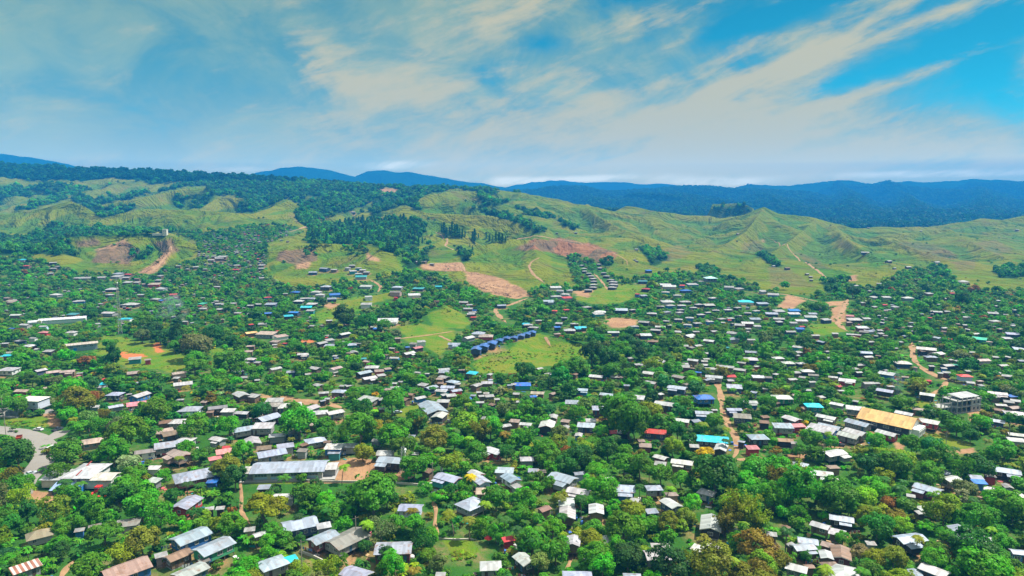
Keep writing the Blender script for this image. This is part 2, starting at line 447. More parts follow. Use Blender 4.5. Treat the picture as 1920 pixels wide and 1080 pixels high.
BURNT = [[(1010, 452), (1050, 446), (1085, 455), (1120, 460), (1160, 476), (1140, 492), (1120, 490), (1080, 478), (1062, 482), (1040, 468)], [(960, 470), (1000, 448), (1040, 452), (1060, 470), (1060, 482), (1020, 470)], [(145, 452), (185, 447), (190, 460), (150, 465)],
         [(180, 470), (240, 452), (262, 470), (240, 495), (170, 492)], [(290, 455), (320, 445), (335, 470), (310, 480)], [(520, 470), (590, 465), (600, 490), (560, 498), (520, 488)], [(65, 435), (100, 432), (120, 440), (70, 446)],
         [(1680, 452), (1760, 458), (1800, 485), (1760, 490), (1700, 470)], [(1820, 455), (1870, 450), (1900, 470), (1870, 480)], [(1440, 500), (1480, 503), (1530, 540), (1445, 540)], [(1480, 468), (1520, 480), (1560, 505), (1520, 500)], [(1780, 490), (1830, 485), (1830, 505), (1800, 508)],
         [(920, 670), (958, 660), (965, 668), (925, 676)], [(1230, 470), (1270, 460), (1300, 475), (1255, 492)], [(1390, 455), (1430, 452), (1430, 470), (1390, 476)], [(1570, 450), (1600, 455), (1605, 470), (1575, 465)], [(540, 402), (600, 400), (620, 410), (560, 420)]]
LUSH = [[(505, 500), (545, 490), (575, 480), (560, 492), (530, 507), (505, 515)], [(245, 470), (290, 470), (270, 490), (248, 488)], [(740, 470), (790, 500), (760, 510), (745, 490)], [(1600, 470), (1680, 490), (1640, 500)], [(1500, 485), (1600, 515), (1560, 530)], [(120, 420), (120, 410), (118, 432), (60, 440)],
        [(1057, 458), (1075, 456), (1070, 472), (1055, 470)]]
FORESTS = [
    [(-300, 290), (0, 300), (330, 318), (640, 338), (968, 352), (975, 362), (945, 384), (900, 386), (893, 358), (850, 354), (800, 364), (792, 398), (755, 384), (735, 412), (690, 432), (640, 425), (575, 428), (558, 412), (545, 376), (475, 400),
     (440, 397), (345, 392), (270, 390), (188, 410), (160, 390), (130, 374), (60, 393), (-300, 402)],
    [(580, 430), (625, 424), (660, 413), (790, 414), (797, 435), (762, 470), (742, 476), (700, 460), (640, 458), (575, 456)], [(752, 472), (800, 470), (800, 492), (785, 503), (762, 510)], [(858, 390), (900, 391), (960, 401), (1022, 433), (1010, 440), (960, 416), (900, 399)],
    [(962, 385), (1000, 395), (1052, 413), (1086, 427), (1078, 431), (1038, 421), (985, 401)], [(1193, 462), (1230, 470), (1258, 484), (1232, 500), (1220, 498), (1208, 474)], [(1335, 390), (1412, 386), (1402, 398), (1372, 405), (1340, 402)],
    [(860, 475), (880, 470), (885, 488), (868, 492)], [(1125, 487), (1142, 485), (1148, 500), (1130, 500)], [(1310, 503), (1345, 500), (1350, 514), (1315, 515)], [(1540, 528), (1590, 525), (1600, 545), (1545, 550)], [(1860, 508), (1890, 500), (1925, 505), (1925, 522), (1880, 520)],
    [(118, 412), (122, 428), (75, 438), (70, 432)], [(60, 430), (330, 432), (330, 440), (60, 450)], [(245, 468), (288, 468), (275, 488), (250, 486)], [(1418, 478), (1440, 480), (1470, 498), (1455, 502)], [(1735, 502), (1775, 500), (1780, 512), (1740, 514)], [(-40, 440), (60, 446), (140, 455), (140, 480), (60, 476), (-40, 484)]]
GRASSHOLES = [[(-10, 331), (62, 327), (40, 344), (0, 353)], [(225, 331), (262, 326), (266, 334), (232, 336)], [(313, 345), (348, 337), (349, 343), (318, 348)], [(0, 386), (60, 366), (42, 380), (0, 391)],
              [(172, 386), (250, 370), (300, 361), (345, 349), (392, 349), (386, 361), (310, 371), (262, 386), (182, 389)], [(375, 391), (410, 367), (453, 367), (430, 391), (400, 396)], [(472, 401), (541, 371), (562, 381), (550, 412), (482, 404)], [(600, 412), (640, 400), (700, 400), (700, 412), (640, 422), (600, 424)],
              [(700, 356), (735, 352), (752, 360), (720, 366)], [(715, 398), (755, 385), (738, 412), (718, 415)], [(655, 395), (700, 380), (700, 395), (665, 400)], [(780, 380), (800, 362), (793, 390)]]

# roads, drawn along their centre lines: name, points, width, kind
ROADS = [
    ('road', [(-60, 800), (0, 806), (40, 811), (75, 822), (90, 838), (88, 856), (74, 875), (52, 892), (40, 908), (35, 930)], 9.0, 'tar'), ('road', [(85, 824), (104, 818), (118, 808)], 7.0, 'tar'),
    ('dirt_road', [(1340, 705), (1352, 740), (1354, 770), (1362, 795), (1378, 813), (1384, 838), (1380, 856), (1366, 866), (1345, 862)], 4.6, 'dirt'), ('dirt_road', [(1376, 862), (1405, 862), (1430, 856)], 4.0, 'dirt'),
    ('dirt_road', [(1710, 640), (1712, 675), (1728, 690), (1745, 700), (1770, 712), (1800, 717), (1830, 726)], 5.0, 'dirt'), ('dirt_road', [(1776, 713), (1768, 727), (1752, 737), (1740, 745)], 4.0, 'dirt'),
    ('dirt_road', [(1590, 560), (1584, 575), (1574, 590), (1570, 605), (1580, 616), (1592, 623)], 7.0, 'dirt'), ('dirt_road', [(1400, 549), (1440, 549), (1480, 553), (1522, 563), (1560, 570)], 5.0, 'dirt'),
    ('dirt_road', [(1430, 440), (1462, 455), (1480, 465), (1486, 476), (1502, 488), (1522, 499), (1541, 513), (1554, 528)], 6.0, 'dirt'), ('dirt_road', [(1113, 512), (1125, 524), (1136, 538), (1139, 544)], 4.0, 'dirt'),
    ('dirt_track', [(1012, 483), (997, 490), (991, 500), (1000, 515), (1020, 530)], 5.0, 'dirt'), ('dirt_track', [(930, 455), (960, 448), (992, 443), (1040, 447), (1100, 458), (1148, 475), (1180, 487), (1177, 500)], 5.0, 'dirt'),
    ('dirt_road', [(788, 497), (830, 494), (865, 492), (872, 510)], 6.0, 'dirt'), ('dirt_track', [(812, 432), (835, 446), (841, 455), (832, 460), (850, 468), (868, 473)], 5.0, 'dirt'),
    ('dirt_road', [(646, 350), (648, 358), (653, 366), (656, 372)], 12.0, 'dirt'), ('dirt_road', [(642, 383), (650, 391), (657, 397)], 9.0, 'dirt'), ('dirt_road', [(540, 436), (565, 428), (590, 422), (612, 411)], 9.0, 'dirt'),
    ('dirt_road', [(992, 558), (955, 572), (926, 580), (935, 592), (950, 606)], 6.0, 'dirt'), ('dirt_track', [(742, 636), (800, 629), (852, 621)], 4.5, 'dirt'), ('dirt_track', [(822, 629), (846, 640)], 4.0, 'dirt'),
    ('dirt_track', [(1022, 632), (1028, 642), (1032, 650)], 3.5, 'dirt'), ('dirt_road', [(480, 743), (530, 749), (600, 753), (650, 768)], 6.0, 'dirt'), ('dirt_road', [(690, 523), (705, 530), (715, 538), (708, 548)], 5.0, 'dirt'),
    ('dirt_road', [(282, 512), (300, 495), (312, 478), (322, 462)], 6.0, 'dirt'), ('dirt_track', [(183, 470), (215, 458), (240, 448)], 5.0, 'dirt'), ('dirt_track', [(450, 900), (453, 930), (452, 960), (470, 985)], 2.2, 'dirt'),
    ('dirt_track', [(810, 938), (818, 955), (815, 985), (822, 1010)], 2.4, 'dirt'), ('dirt_track', [(1078, 1035), (1068, 1055), (1062, 1075)], 2.2, 'dirt'), ('dirt_track', [(560, 902), (620, 905), (700, 902), (760, 905)], 2.5, 'dirt'), ('dirt_track', [(110, 1090), (125, 1065), (140, 1050)], 3, 'dirt'),
]

PXg, PYg, _ = project(XX, YY, ZZ)
jit = 5.0
_js = np.clip(300 / YY, 0.3, 1.5)
JX = PXg + ((fbm(XX, YY, 45, 4, gain=0.65) - 0.5) * 44 + (fbm(XX, YY, 6, 2) - 0.5) * 8) * _js
JY = PYg + ((fbm(XX + 999, YY, 45, 4, gain=0.65) - 0.5) * 26 + (fbm(XX + 500, YY, 6, 2) - 0.5) * 6) * _js


def mask(polys, soft=True):
    r = np.zeros(XX.shape, np.float32)
    for p in polys:
        r[inpoly(JX, JY, p)] = 1.0
    if soft:
        for _ in range(1):
            q = r.copy()
            q[1:-1, 1:-1] = (r[1:-1, 1:-1] * 2 + r[:-2, 1:-1] + r[2:, 1:-1] + r[1:-1, :-2] + r[1:-1, 2:]) / 6
            r = q
    return r


M_town = mask([TOWN]) * (YY < 1700)
M_lawn = mask(LAWNS)
M_soil = mask(SOILS)
M_red = np.maximum(mask(REDSOILS), mask(BURNT[:2]) * 0.30 * (fbm(XX, YY * .5, 30, 3) > 0.42))
M_burnt = np.maximum(mask(BURNT[:7]), mask(BURNT[7:]) * 0.45)
M_lush = mask(LUSH)
M_for = mask(FORESTS) * (1 - mask(GRASSHOLES)) * (1 - np.clip((fbm(XX + 40, YY, 150, 4) - 0.60) * 14, 0, 1) * (YY > 1200))
M_grav = mask([[(-30, 766), (40, 765), (105, 768), (108, 772), (70, 781), (0, 786), (-30, 786)]])
# hollows hold greener growth than spurs
_lap = np.zeros_like(ZZ)
_k = 10
_avg = (np.roll(ZZ, _k, 0) + np.roll(ZZ, -_k, 0) + np.roll(ZZ, _k, 1) + np.roll(ZZ, -_k, 1)) / 4
M_hollow = np.clip((_avg - ZZ) * 0.9, 0, 1)
M_hollow[:_k] = 0; M_hollow[-_k:] = 0; M_hollow[:, :_k] = 0; M_hollow[:, -_k:] = 0


def grid_mesh(name, X, Y, Z):
    nu, ny = X.shape
    me = bpy.data.meshes.new(name)
    v = np.stack([X, Y, Z], -1).reshape(-1, 3).astype(np.float32)
    i = np.arange(nu * ny).reshape(nu, ny)
    f = np.stack([i[:-1, :-1], i[1:, :-1], i[1:, 1:], i[:-1, 1:]], -1).reshape(-1, 4)
    me.vertices.add(len(v)); me.vertices.foreach_set('co', v.ravel())
    me.loops.add(f.size); me.loops.foreach_set('vertex_index', f.ravel().astype(np.int32))
    me.polygons.add(len(f))
    me.polygons.foreach_set('loop_start', np.arange(0, f.size, 4, dtype=np.int32))
    me.polygons.foreach_set('loop_total', np.full(len(f), 4, np.int32))
    me.polygons.foreach_set('use_smooth', np.ones(len(f), bool))
    me.update()
    return me


def cattr(me, name, r, g, b, a):
    at = me.attributes.new(name, 'FLOAT_COLOR', 'POINT')
    at.data.foreach_set('color', np.stack([r, g, b, a], -1).reshape(-1, 4).astype(np.float32).ravel())


ground_me = grid_mesh('ground', XX, YY, ZZ)
cattr(ground_me, 'cover_a', M_soil, M_burnt, M_town, M_for)
cattr(ground_me, 'cover_b', np.clip(M_lush + M_hollow * 0.8, 0, 1), M_lawn, M_red, M_grav)
mount_me = grid_mesh('mountains', XXF, YYF, ZZF)


def obj(name, me, parent=None, **props):
    o = bpy.data.objects.new(name, me)
    COL.objects.link(o)
    if parent is not None:
        o.parent = parent
    for k, v in props.items():
        o[k] = v
    return o


# ------------------------------------------------------------------ materials
def new_mat(name):
    m = bpy.data.materials.new(name)
    m.use_nodes = True
    m.node_tree.nodes.clear()
    nt = NT(m.node_tree)
    out = nt.n('ShaderNodeOutputMaterial')
    bs = nt.n('ShaderNodeBsdfPrincipled')
    bs.inputs['Specular IOR Level'].default_value = 0.25
    m.node_tree.links.new(bs.outputs[0], out.inputs[0])
    return m, nt, bs, out


def geo_pos(nt):
    return nt.n('ShaderNodeNewGeometry').outputs['Position']


def attr(nt, name, kind='GEOMETRY'):
    a = nt.n('ShaderNodeAttribute', attribute_type=kind)
    a.attribute_name = name
    return a


def ground_material():
    m, nt, bs, out = new_mat('ground_cover')
    P = geo_pos(nt)
    A, B = attr(nt, 'cover_a'), attr(nt, 'cover_b')
    sa = nt.n('ShaderNodeSeparateColor'); nt.t.links.new(A.outputs['Color'], sa.inputs[0])
    sb = nt.n('ShaderNodeSeparateColor'); nt.t.links.new(B.outputs['Color'], sb.inputs[0])
    n1 = nt.noise(P, 0.006, 5, 0.6)
    n2 = nt.noise(P, 0.035, 5, 0.65)
    n3 = nt.noise(P, 0.35, 4, 0.7)
    n4 = nt.noise(P, 0.012, 6, 0.65, 0.6)
    g = nt.mix(nt.ramp(n1, 0.35, 0.68), (0.160, 0.172, 0.010), (0.085, 0.150, 0.006))
    g = nt.mix(nt.m('MULTIPLY', nt.ramp(n2, 0.45, 0.75), 0.6), g, (0.185, 0.135, 0.024))
    g = nt.mix(nt.m('MULTIPLY', nt.ramp(n4, 0.52, 0.72), 0.62), g, (0.125, 0.088, 0.042))
    g = nt.mix(nt.m('MULTIPLY', nt.ramp(n3, 0.45, 0.8), 0.55), g, (0.060, 0.085, 0.018))
    g = nt.mix(nt.m('MULTIPLY', sb.outputs[0], 0.85), g, nt.mix(nt.ramp(n2, 0.3, 0.7), (0.060, 0.165, 0.010), (0.030, 0.095, 0.012)))
    tw = nt.mix(nt.ramp(n2, 0.48, 0.68), (0.030, 0.105, 0.014), nt.mix(nt.ramp(n3, 0.35, 0.75), (0.07, 0.135, 0.022), (0.20, 0.14, 0.07)))
    g = nt.mix(sa.outputs[2], g, tw)
    C = attr(nt, 'cover_c')
    sc = nt.n('ShaderNodeSeparateColor'); nt.t.links.new(C.outputs['Color'], sc.inputs[0])
    yard = nt.m('MULTIPLY', sc.outputs[0], nt.ramp(nt.noise(P, 0.16, 4, 0.7), 0.38, 0.58))
    g = nt.mix(yard, g, nt.mix(n3, (0.36, 0.20, 0.095), (0.25, 0.15, 0.08)))
    g = nt.mix(A.outputs['Alpha'], g, (0.014, 0.050, 0.012))
    lw = nt.mix(nt.ramp(nt.noise(P, 0.05, 5, 0.7), 0.35, 0.65), (0.065, 0.165, 0.008), (0.150, 0.165, 0.018))
    lw = nt.mix(nt.m('MULTIPLY', nt.ramp(n3, 0.5, 0.8), 0.35), lw, (0.18, 0.15, 0.05))
    g = nt.mix(sb.outputs[1], g, lw)
    g = nt.mix(nt.m('MULTIPLY', sa.outputs[1], 0.8), g, nt.mix(nt.ramp(nt.noise(P, 0.08, 6, 0.75), 0.35, 0.65), (0.20, 0.105, 0.070), (0.11, 0.066, 0.052)))
    spz = nt.n('ShaderNodeSeparateXYZ'); nt.t.links.new(P, spz.inputs[0])
    strata = nt.noise(nt.xyz(nt.m('MULTIPLY', spz.outputs[0], 0.02), nt.m('MULTIPLY', spz.outputs[1], 0.02), nt.m('MULTIPLY', spz.outputs[2], 0.9)), 1.0, 4, 0.6, 0.4)
    so = nt.mix(nt.ramp(nt.noise(P, 0.12, 6, 0.7), 0.3, 0.7), (0.38, 0.225, 0.115), (0.27, 0.15, 0.085))
    so = nt.mix(nt.m('MULTIPLY', nt.ramp(strata, 0.48, 0.62), 0.6), so, (0.24, 0.13, 0.075))
    g = nt.mix(sa.outputs[0], g, so)
    g = nt.mix(sb.outputs[2], g, (0.46, 0.14, 0.055))
    g = nt.mix(B.outputs['Alpha'], g, nt.mix(n3, (0.30, 0.28, 0.25), (0.22, 0.21, 0.20)))
    nt.t.links.new(g, bs.inputs['Base Color'])
    bs.inputs['Roughness'].default_value = 0.95
    bs.inputs['Specular IOR Level'].default_value = 0.05
    bp = nt.n('ShaderNodeBump')
    bp.inputs['Strength'].default_value = 0.85
    bp.inputs['Distance'].default_value = 1.0
    open_ = nt.m('SUBTRACT', 1.0, nt.m('MAXIMUM', sa.outputs[2], sb.outputs[1]))
    rdg = nt.m('ABSOLUTE', nt.m('SUBTRACT', nt.noise(P, 0.011, 5, 0.6, 0.8), 0.5))
    hh = nt.m('ADD', nt.m('MULTIPLY', n3, 1.0), nt.m('MULTIPLY', nt.m('ADD', nt.m('MULTIPLY', n2, 6.0), nt.m('MULTIPLY', rdg, -60.0)), nt.m('ADD', 0.12, nt.m('MULTIPLY', open_, 0.88))))
    nt.t.links.new(hh, bp.inputs['Height'])
    nt.t.links.new(bp.outputs[0], bs.inputs['Normal'])
    return m


def mountain_material():
    m, nt, bs, out = new_mat('mountain_forest')
    P = geo_pos(nt)
    n1 = nt.noise(P, 0.0025, 6, 0.65)
    n2 = nt.noise(P, 0.03, 5, 0.75)
    c = nt.mix(nt.ramp(n1, 0.35, 0.65), (0.003, 0.028, 0.016), (0.008, 0.050, 0.022))
    c = nt.mix(nt.ramp(n2, 0.45, 0.7), c, (0.012, 0.065, 0.026))
    nt.t.links.new(c, bs.inputs['Base Color'])
    bs.inputs['Roughness'].default_value = 1.0
    bs.inputs['Specular IOR Level'].default_value = 0.0
    bp = nt.n('ShaderNodeBump')
    bp.inputs['Strength'].default_value = 1.0
    bp.inputs['Distance'].default_value = 14.0
    nt.t.links.new(n2, bp.inputs['Height'])
    nt.t.links.new(bp.outputs[0], bs.inputs['Normal'])
    return m


cattr(ground_me, 'cover_c', M_town * 0, M_town * 0, M_town * 0, M_town * 0)
ground_me.materials.append(ground_material())
mount_me.materials.append(mountain_material())
obj('ground', ground_me, kind='structure', label='rolling grassy hills and town ground')
obj('mountains', mount_me, kind='structure', label='far blue forested mountains')


def road_material(kind):
    m, nt, bs, out = new_mat('tar_seal' if kind == 'tar' else 'bare_earth')
    P = geo_pos(nt)
    n1 = nt.noise(P, 0.25, 5, 0.7)
    n2 = nt.noise(P, 2.0, 3, 0.7)
    if kind == 'tar':
        c = nt.mix(n1, (0.27, 0.25, 0.22), (0.19, 0.175, 0.16))
    else:
        c = nt.mix(nt.ramp(n1, 0.3, 0.7), (0.36, 0.215, 0.11), (0.23, 0.135, 0.07))
    c = nt.mix(nt.m('MULTIPLY', nt.ramp(n2, 0.5, 0.8), 0.4), c, (0.25, 0.18, 0.10))
    nt.t.links.new(c, bs.inputs['Base Color'])
    bs.inputs['Roughness'].default_value = 0.95
    return m


MAT_TAR, MAT_DIRT = road_material('tar'), road_material('dirt')
ROAD_PX = []


def smooth_line(pts, n):
    p = np.array(pts, float)
    d = np.concatenate([[0], np.cumsum(np.hypot(*np.diff(p, axis=0).T))])
    t = np.linspace(0, d[-1], n)
    q = np.stack([np.interp(t, d, p[:, k]) for k in range(p.shape[1])], -1)
    for _ in range(6):
        q[1:-1] = (q[:-2] + 2 * q[1:-1] + q[2:]) / 4
    return q


for _ri, (nm, pts, wd, kind) in enumerate(ROADS):
    q = smooth_line(pts, 60)
    x, y, z = hit(q[:, 0], q[:, 1])
    ok = ~np.isnan(y)
    x, y = x[ok], y[ok]
    for _ in range(8):
        x[1:-1] = (x[:-2] + 2 * x[1:-1] + x[2:]) / 4; y[1:-1] = (y[:-2] + 2 * y[1:-1] + y[2:]) / 4
    P2 = smooth_line(np.stack([x, y], -1), 160)
    tx, ty = np.gradient(P2[:, 0]), np.gradient(P2[:, 1])
    L = np.hypot(tx, ty) + 1e-9
    nx, ny = -ty / L, tx / L
    wv = wd * (1.0 if kind == 'tar' else 0.68) * (1.0 + (0.3 if kind == 'tar' else 1.5) * (fbm(P2[:, 0], P2[:, 1], 9, 3) - 0.5))
    if kind != 'tar':
        wv = wv * np.clip(np.minimum(np.arange(160), 159 - np.arange(160)) / 22.0, 0.12, 1)
    vs = []
    for s in (-0.5, -0.17, 0.17, 0.5):
        X = P2[:, 0] + nx * wv * s; Y = P2[:, 1] + ny * wv * s
        vs.append(np.stack([X, Y, ground_z(X, Y) + 0.14 + 0.02 * (_ri % 7) - (0.10 if abs(s) > 0.4 else 0)], -1))
    V = np.stack(vs, 1)
    me = bpy.data.meshes.new(nm)
    n = len(P2)
    idx = np.arange(n * 4).reshape(n, 4)
    F = np.stack([idx[:-1, :-1], idx[:-1, 1:], idx[1:, 1:], idx[1:, :-1]], -1).reshape(-1, 4)
    me.from_pydata(V.reshape(-1, 3).tolist(), [], F.tolist())
    for p in me.polygons:
        p.use_smooth = True
    me.materials.append(MAT_TAR if kind == 'tar' else MAT_DIRT)
    obj(nm, me, kind='structure')
    ROAD_PX.append((P2, wd))


# ------------------------------------------------------------------ mesh helper
class MB:
    def __init__(self):
        self.v, self.f, self.mi = [], [], []

    def poly(self, pts, mi=0):
        k = len(self.v)
        self.v += [tuple(p) for p in pts]
        self.f.append(tuple(range(k, k + len(pts))))
        self.mi.append(mi)

    def box(self, c, s, mi=0, rz=0.0, M=None):
        cx, cy_, cz = c
        a, b, h = s[0] / 2, s[1] / 2, s[2] / 2
        co, si = math.cos(rz), math.sin(rz)
        k = len(self.v)
        for z in (-h, h):
            for x, y in ((-a, -b), (a, -b), (a, b), (-a, b)):
                p = (cx + x * co - y * si, cy_ + x * si + y * co, cz + z)
                self.v.append(tuple(M @ Vector(p)) if M else p)
        for q in ((0, 3, 2, 1), (4, 5, 6, 7), (0, 1, 5, 4), (1, 2, 6, 5), (2, 3, 7, 6), (3, 0, 4, 7)):
            self.f.append(tuple(k + i for i in q)); self.mi.append(mi)

    def tube(self, pts, radii, n=6, mi=0, cap=True):
        k0 = len(self.v)
        P = [Vector(p) for p in pts]
        for i, p in enumerate(P):
            d = (P[min(i + 1, len(P) - 1)] - P[max(i - 1, 0)])
            d = d.normalized() if d.length > 1e-9 else Vector((0, 0, 1))
            a = d.orthogonal().normalized() if abs(d.z) < 0.95 else Vector((1, 0, 0)).cross(d).normalized()
            b = d.cross(a)
            for j in range(n):
                t = 2 * math.pi * j / n
                self.v.append(tuple(p + (a * math.cos(t) + b * math.sin(t)) * radii[i]))
        for i in range(len(P) - 1):
            for j in range(n):
                q = (k0 + i * n + j, k0 + i * n + (j + 1) % n, k0 + (i + 1) * n + (j + 1) % n, k0 + (i + 1) * n + j)
                self.f.append(q); self.mi.append(mi)
        if cap:
            self.f.append(tuple(k0 + j for j in range(n))[::-1]); self.mi.append(mi)
            self.f.append(tuple(k0 + (len(P) - 1) * n + j for j in range(n))); self.mi.append(mi)

    def mesh(self, name, mats, smooth=False):
        me = bpy.data.meshes.new(name)
        me.from_pydata(self.v, [], self.f)
        for m in (mats if isinstance(mats, (list, tuple)) else [mats]):
            me.materials.append(m)
        if len(me.materials) > 1:
            me.polygons.foreach_set('material_index', np.array(self.mi, np.int32))
        if smooth:
            me.polygons.foreach_set('use_smooth', np.ones(len(self.f), bool))
        me.update()
        return me


def quads_mesh(name, V, mat, shade=None):
    """V: (n, 4, 3) corners of leaf-sized faces"""
    n = len(V)
    me = bpy.data.meshes.new(name)
    me.vertices.add(n * 4); me.vertices.foreach_set('co', V.reshape(-1).astype(np.float32))
    me.loops.add(n * 4); me.loops.foreach_set('vertex_index', np.arange(n * 4, dtype=np.int32))
    me.polygons.add(n)
    me.polygons.foreach_set('loop_start', np.arange(0, n * 4, 4, dtype=np.int32))
    me.polygons.foreach_set('loop_total', np.full(n, 4, np.int32))
    me.update()
    if shade is not None:
        at = me.attributes.new('clump', 'FLOAT', 'FACE')
        at.data.foreach_set('value', shade.astype(np.float32))
    me.materials.append(mat)
    return me


# ------------------------------------------------------------------ foliage
def leaf_material(name, gloss=0.5, transl=0.36):
    m, nt, bs, out = new_mat(name)
    T = attr(nt, 'tint', 'INSTANCER')
    cl = attr(nt, 'clump')
    rnd = nt.n('ShaderNodeObjectInfo').outputs['Random']
    c = T.outputs['Color']
    k = nt.m('ADD', 0.62, nt.m('MULTIPLY', cl.outputs['Fac'], 0.8))
    c = nt.mix(1.0, c, nt.xyz(k, k, k), 'MULTIPLY')
    hs = nt.n('ShaderNodeHueSaturation')
    nt.t.links.new(nt.m('ADD', 0.475, nt.m('MULTIPLY', cl.outputs['Fac'], 0.035)), hs.inputs['Hue'])
    nt.t.links.new(c, hs.inputs['Color'])
    c = hs.outputs[0]
    nt.t.links.new(c, bs.inputs['Base Color'])
    bs.inputs['Roughness'].default_value = gloss
    bs.inputs['Specular IOR Level'].default_value = 0.10
    tr = nt.n('ShaderNodeBsdfTranslucent')
    nt.t.links.new(nt.mix(1.0, c, (1.15, 1.25, 0.55), 'MULTIPLY'), tr.inputs['Color'])
    ms = nt.n('ShaderNodeMixShader')
    ms.inputs[0].default_value = transl
    nt.t.links.new(bs.outputs[0], ms.inputs[1]); nt.t.links.new(tr.outputs[0], ms.inputs[2])
    nt.t.links.new(ms.outputs[0], out.inputs[0])
    return m


MAT_LEAF = leaf_material('leaves')
MAT_BARK, _nt, _bs, _ = new_mat('bark')
_c = _nt.mix(_nt.noise(geo_pos(_nt), 1.5, 5, 0.7), (0.13, 0.095, 0.065), (0.24, 0.19, 0.14))
_nt.t.links.new(_c, _bs.inputs['Base Color']); _bs.inputs['Roughness'].default_value = 0.95


def unit(v):
    return v / (np.linalg.norm(v, axis=-1, keepdims=True) + 1e-9)


def leaf_quads(c, nrm, size, rng, asp=1.0):
    n = len(c)
    t = unit(np.cross(nrm, rng.normal(size=(n, 3))))
    b = np.cross(nrm, t)
    s = size[:, None] * 0.5
    return np.stack([c - t * s - b * s * asp, c + t * s * 0.9 - b * s * asp * 0.8, c + t * s + b * s * asp, c - t * s * 0.8 + b * s * asp * 0.9], 1)


def crown_mesh(name, seed, nl, n, leaf, shape=(1, 1, 0.8), lobe=(0.13, 0.22), low=-0.45, flat=0.0, loose=0.5, asp=1.0, mat=None, inner=0.25):
    """crown one unit wide, its middle at the origin: leafy lobes spread over an uneven dome"""
    rng = np.random.default_rng(seed)
    L = []
    tries = 0
    while len(L) < nl and tries < 4000:
        tries += 1
        d = unit(rng.normal(size=3))
        if d[2] < low:
            continue
        r = rng.uniform(0.62, 1.08) if rng.random() > inner else rng.uniform(0.25, 0.7)
        L.append(d * r * 0.5 * np.array(shape) * (1 + 0.16 * math.sin(3 * math.atan2(d[1], d[0]) + seed)))
    L = np.array(L)
    lr = rng.uniform(lobe[0] * 0.62, lobe[1] * 1.08, len(L))
    L *= (1 - lr[:, None] * 0.9)
    share = rng.choice(len(L), n, p=lr ** 2 / (lr ** 2).sum())
    d = unit(rng.normal(size=(n, 3)))
    out = unit(L / np.array(shape))
    d = unit(d + out[share] * 0.75 + np.array([0, 0, 0.35]))
    c = L[share] + d * lr[share][:, None] * (rng.uniform(0.72, 1.08, n) + (rng.random(n) < 0.10) * rng.uniform(0.05, 0.40, n))[:, None] * np.array([1, 1, 0.85 - flat])
    nrm = unit(d * (1 - loose * 0.5) + rng.normal(size=(n, 3)) * loose * 0.6 + np.array([0, 0, 0.25]))
    sz = leaf * rng.uniform(0.6, 1.35, n)
    cl = rng.random(len(L))[share] * 0.7 + rng.random(n) * 0.3
    return quads_mesh(name, leaf_quads(c, nrm, sz, rng, asp), mat or MAT_LEAF, cl)


def trunk_mesh(name, seed, H=0.42, r=0.028, limbs=5, spread=0.26):
    rng = np.random.default_rng(seed)
    mb = MB()
    lean = rng.normal(size=2) * 0.03
    top = Vector((lean[0], lean[1], H))
    mb.tube([(0, 0, -0.12), (0, 0, 0), (lean[0] * .4, lean[1] * .4, H * 0.5), top], [r * 1.5, r * 1.25, r, r * 0.8], 7)
    for k in range(limbs):
        a = 2 * math.pi * (k + rng.random() * 0.6) / limbs
        e = Vector((math.cos(a) * spread * rng.uniform(.7, 1.1), math.sin(a) * spread * rng.uniform(.7, 1.1), H + rng.uniform(0.10, 0.24)))
        mid = top.lerp(e, 0.5) + Vector((0, 0, 0.03))
        mb.tube([top - Vector((0, 0, H * rng.uniform(0.05, 0.35))), mid, e], [r * 0.6, r * 0.42, r * 0.16], 5, cap=False)
    return mb.mesh(name, MAT_BARK, True)


# crown kinds: r round mango-like, b broad flat, t tall, o open and airy
CROWNS = {
    'r': [crown_mesh('crown', 1, 46, 3625, 0.048), crown_mesh('crown', 2, 40, 3335, 0.050, lobe=(0.15, 0.24)), crown_mesh('crown', 3, 54, 3770, 0.046, shape=(1, 1, 0.9)), crown_mesh('crown', 13, 34, 3335, 0.050, shape=(1, 0.9, 0.85), lobe=(.16, .26))],
    'b': [crown_mesh('crown', 4, 40, 3335, 0.048, shape=(1.08, 1.0, 0.48), lobe=(0.11, 0.18), low=-0.15, flat=0.25), crown_mesh('crown', 5, 44, 3335, 0.048, shape=(1.1, 1.0, 0.42), lobe=(.1, .17), low=-0.1, flat=0.3)],
    't': [crown_mesh('crown', 6, 40, 3335, 0.051, shape=(0.8, 0.8, 1.25), lobe=(0.13, 0.2), low=-0.8), crown_mesh('crown', 7, 34, 3190, 0.051, shape=(0.72, 0.78, 1.35), lobe=(.13, .2), low=-0.85)],
    'o': [crown_mesh('crown', 8, 30, 1500, 0.050, lobe=(0.12, 0.22), loose=1.0, low=-0.5), crown_mesh('crown', 9, 26, 1400, 0.052, lobe=(.12, .22), loose=1.0, shape=(1, 1, .9), low=-0.6)],
}
TRUNKS = [trunk_mesh('trunk', s) for s in (1, 2, 3)]
TALLTRUNK = trunk_mesh('trunk', 9, H=0.5, r=0.022, limbs=4, spread=0.18)


def strip(mb, pts, widths, side, fold=0.25, mi=0):
    """a leaf blade: two-sided fold along a curved midrib"""
    side = Vector(side).normalized()
    P = [Vector(p) for p in pts]
    for i in range(len(P) - 1):
        a, b = P[i], P[i + 1]
        wa, wb = widths[i], widths[i + 1]
        dn = Vector((0, 0, -fold))
        mb.poly([a, b, b + (side + dn) * wb, a + (side + dn) * wa], mi)
        mb.poly([b, a, a + (-side + dn) * wa, b + (-side + dn) * wb], mi)


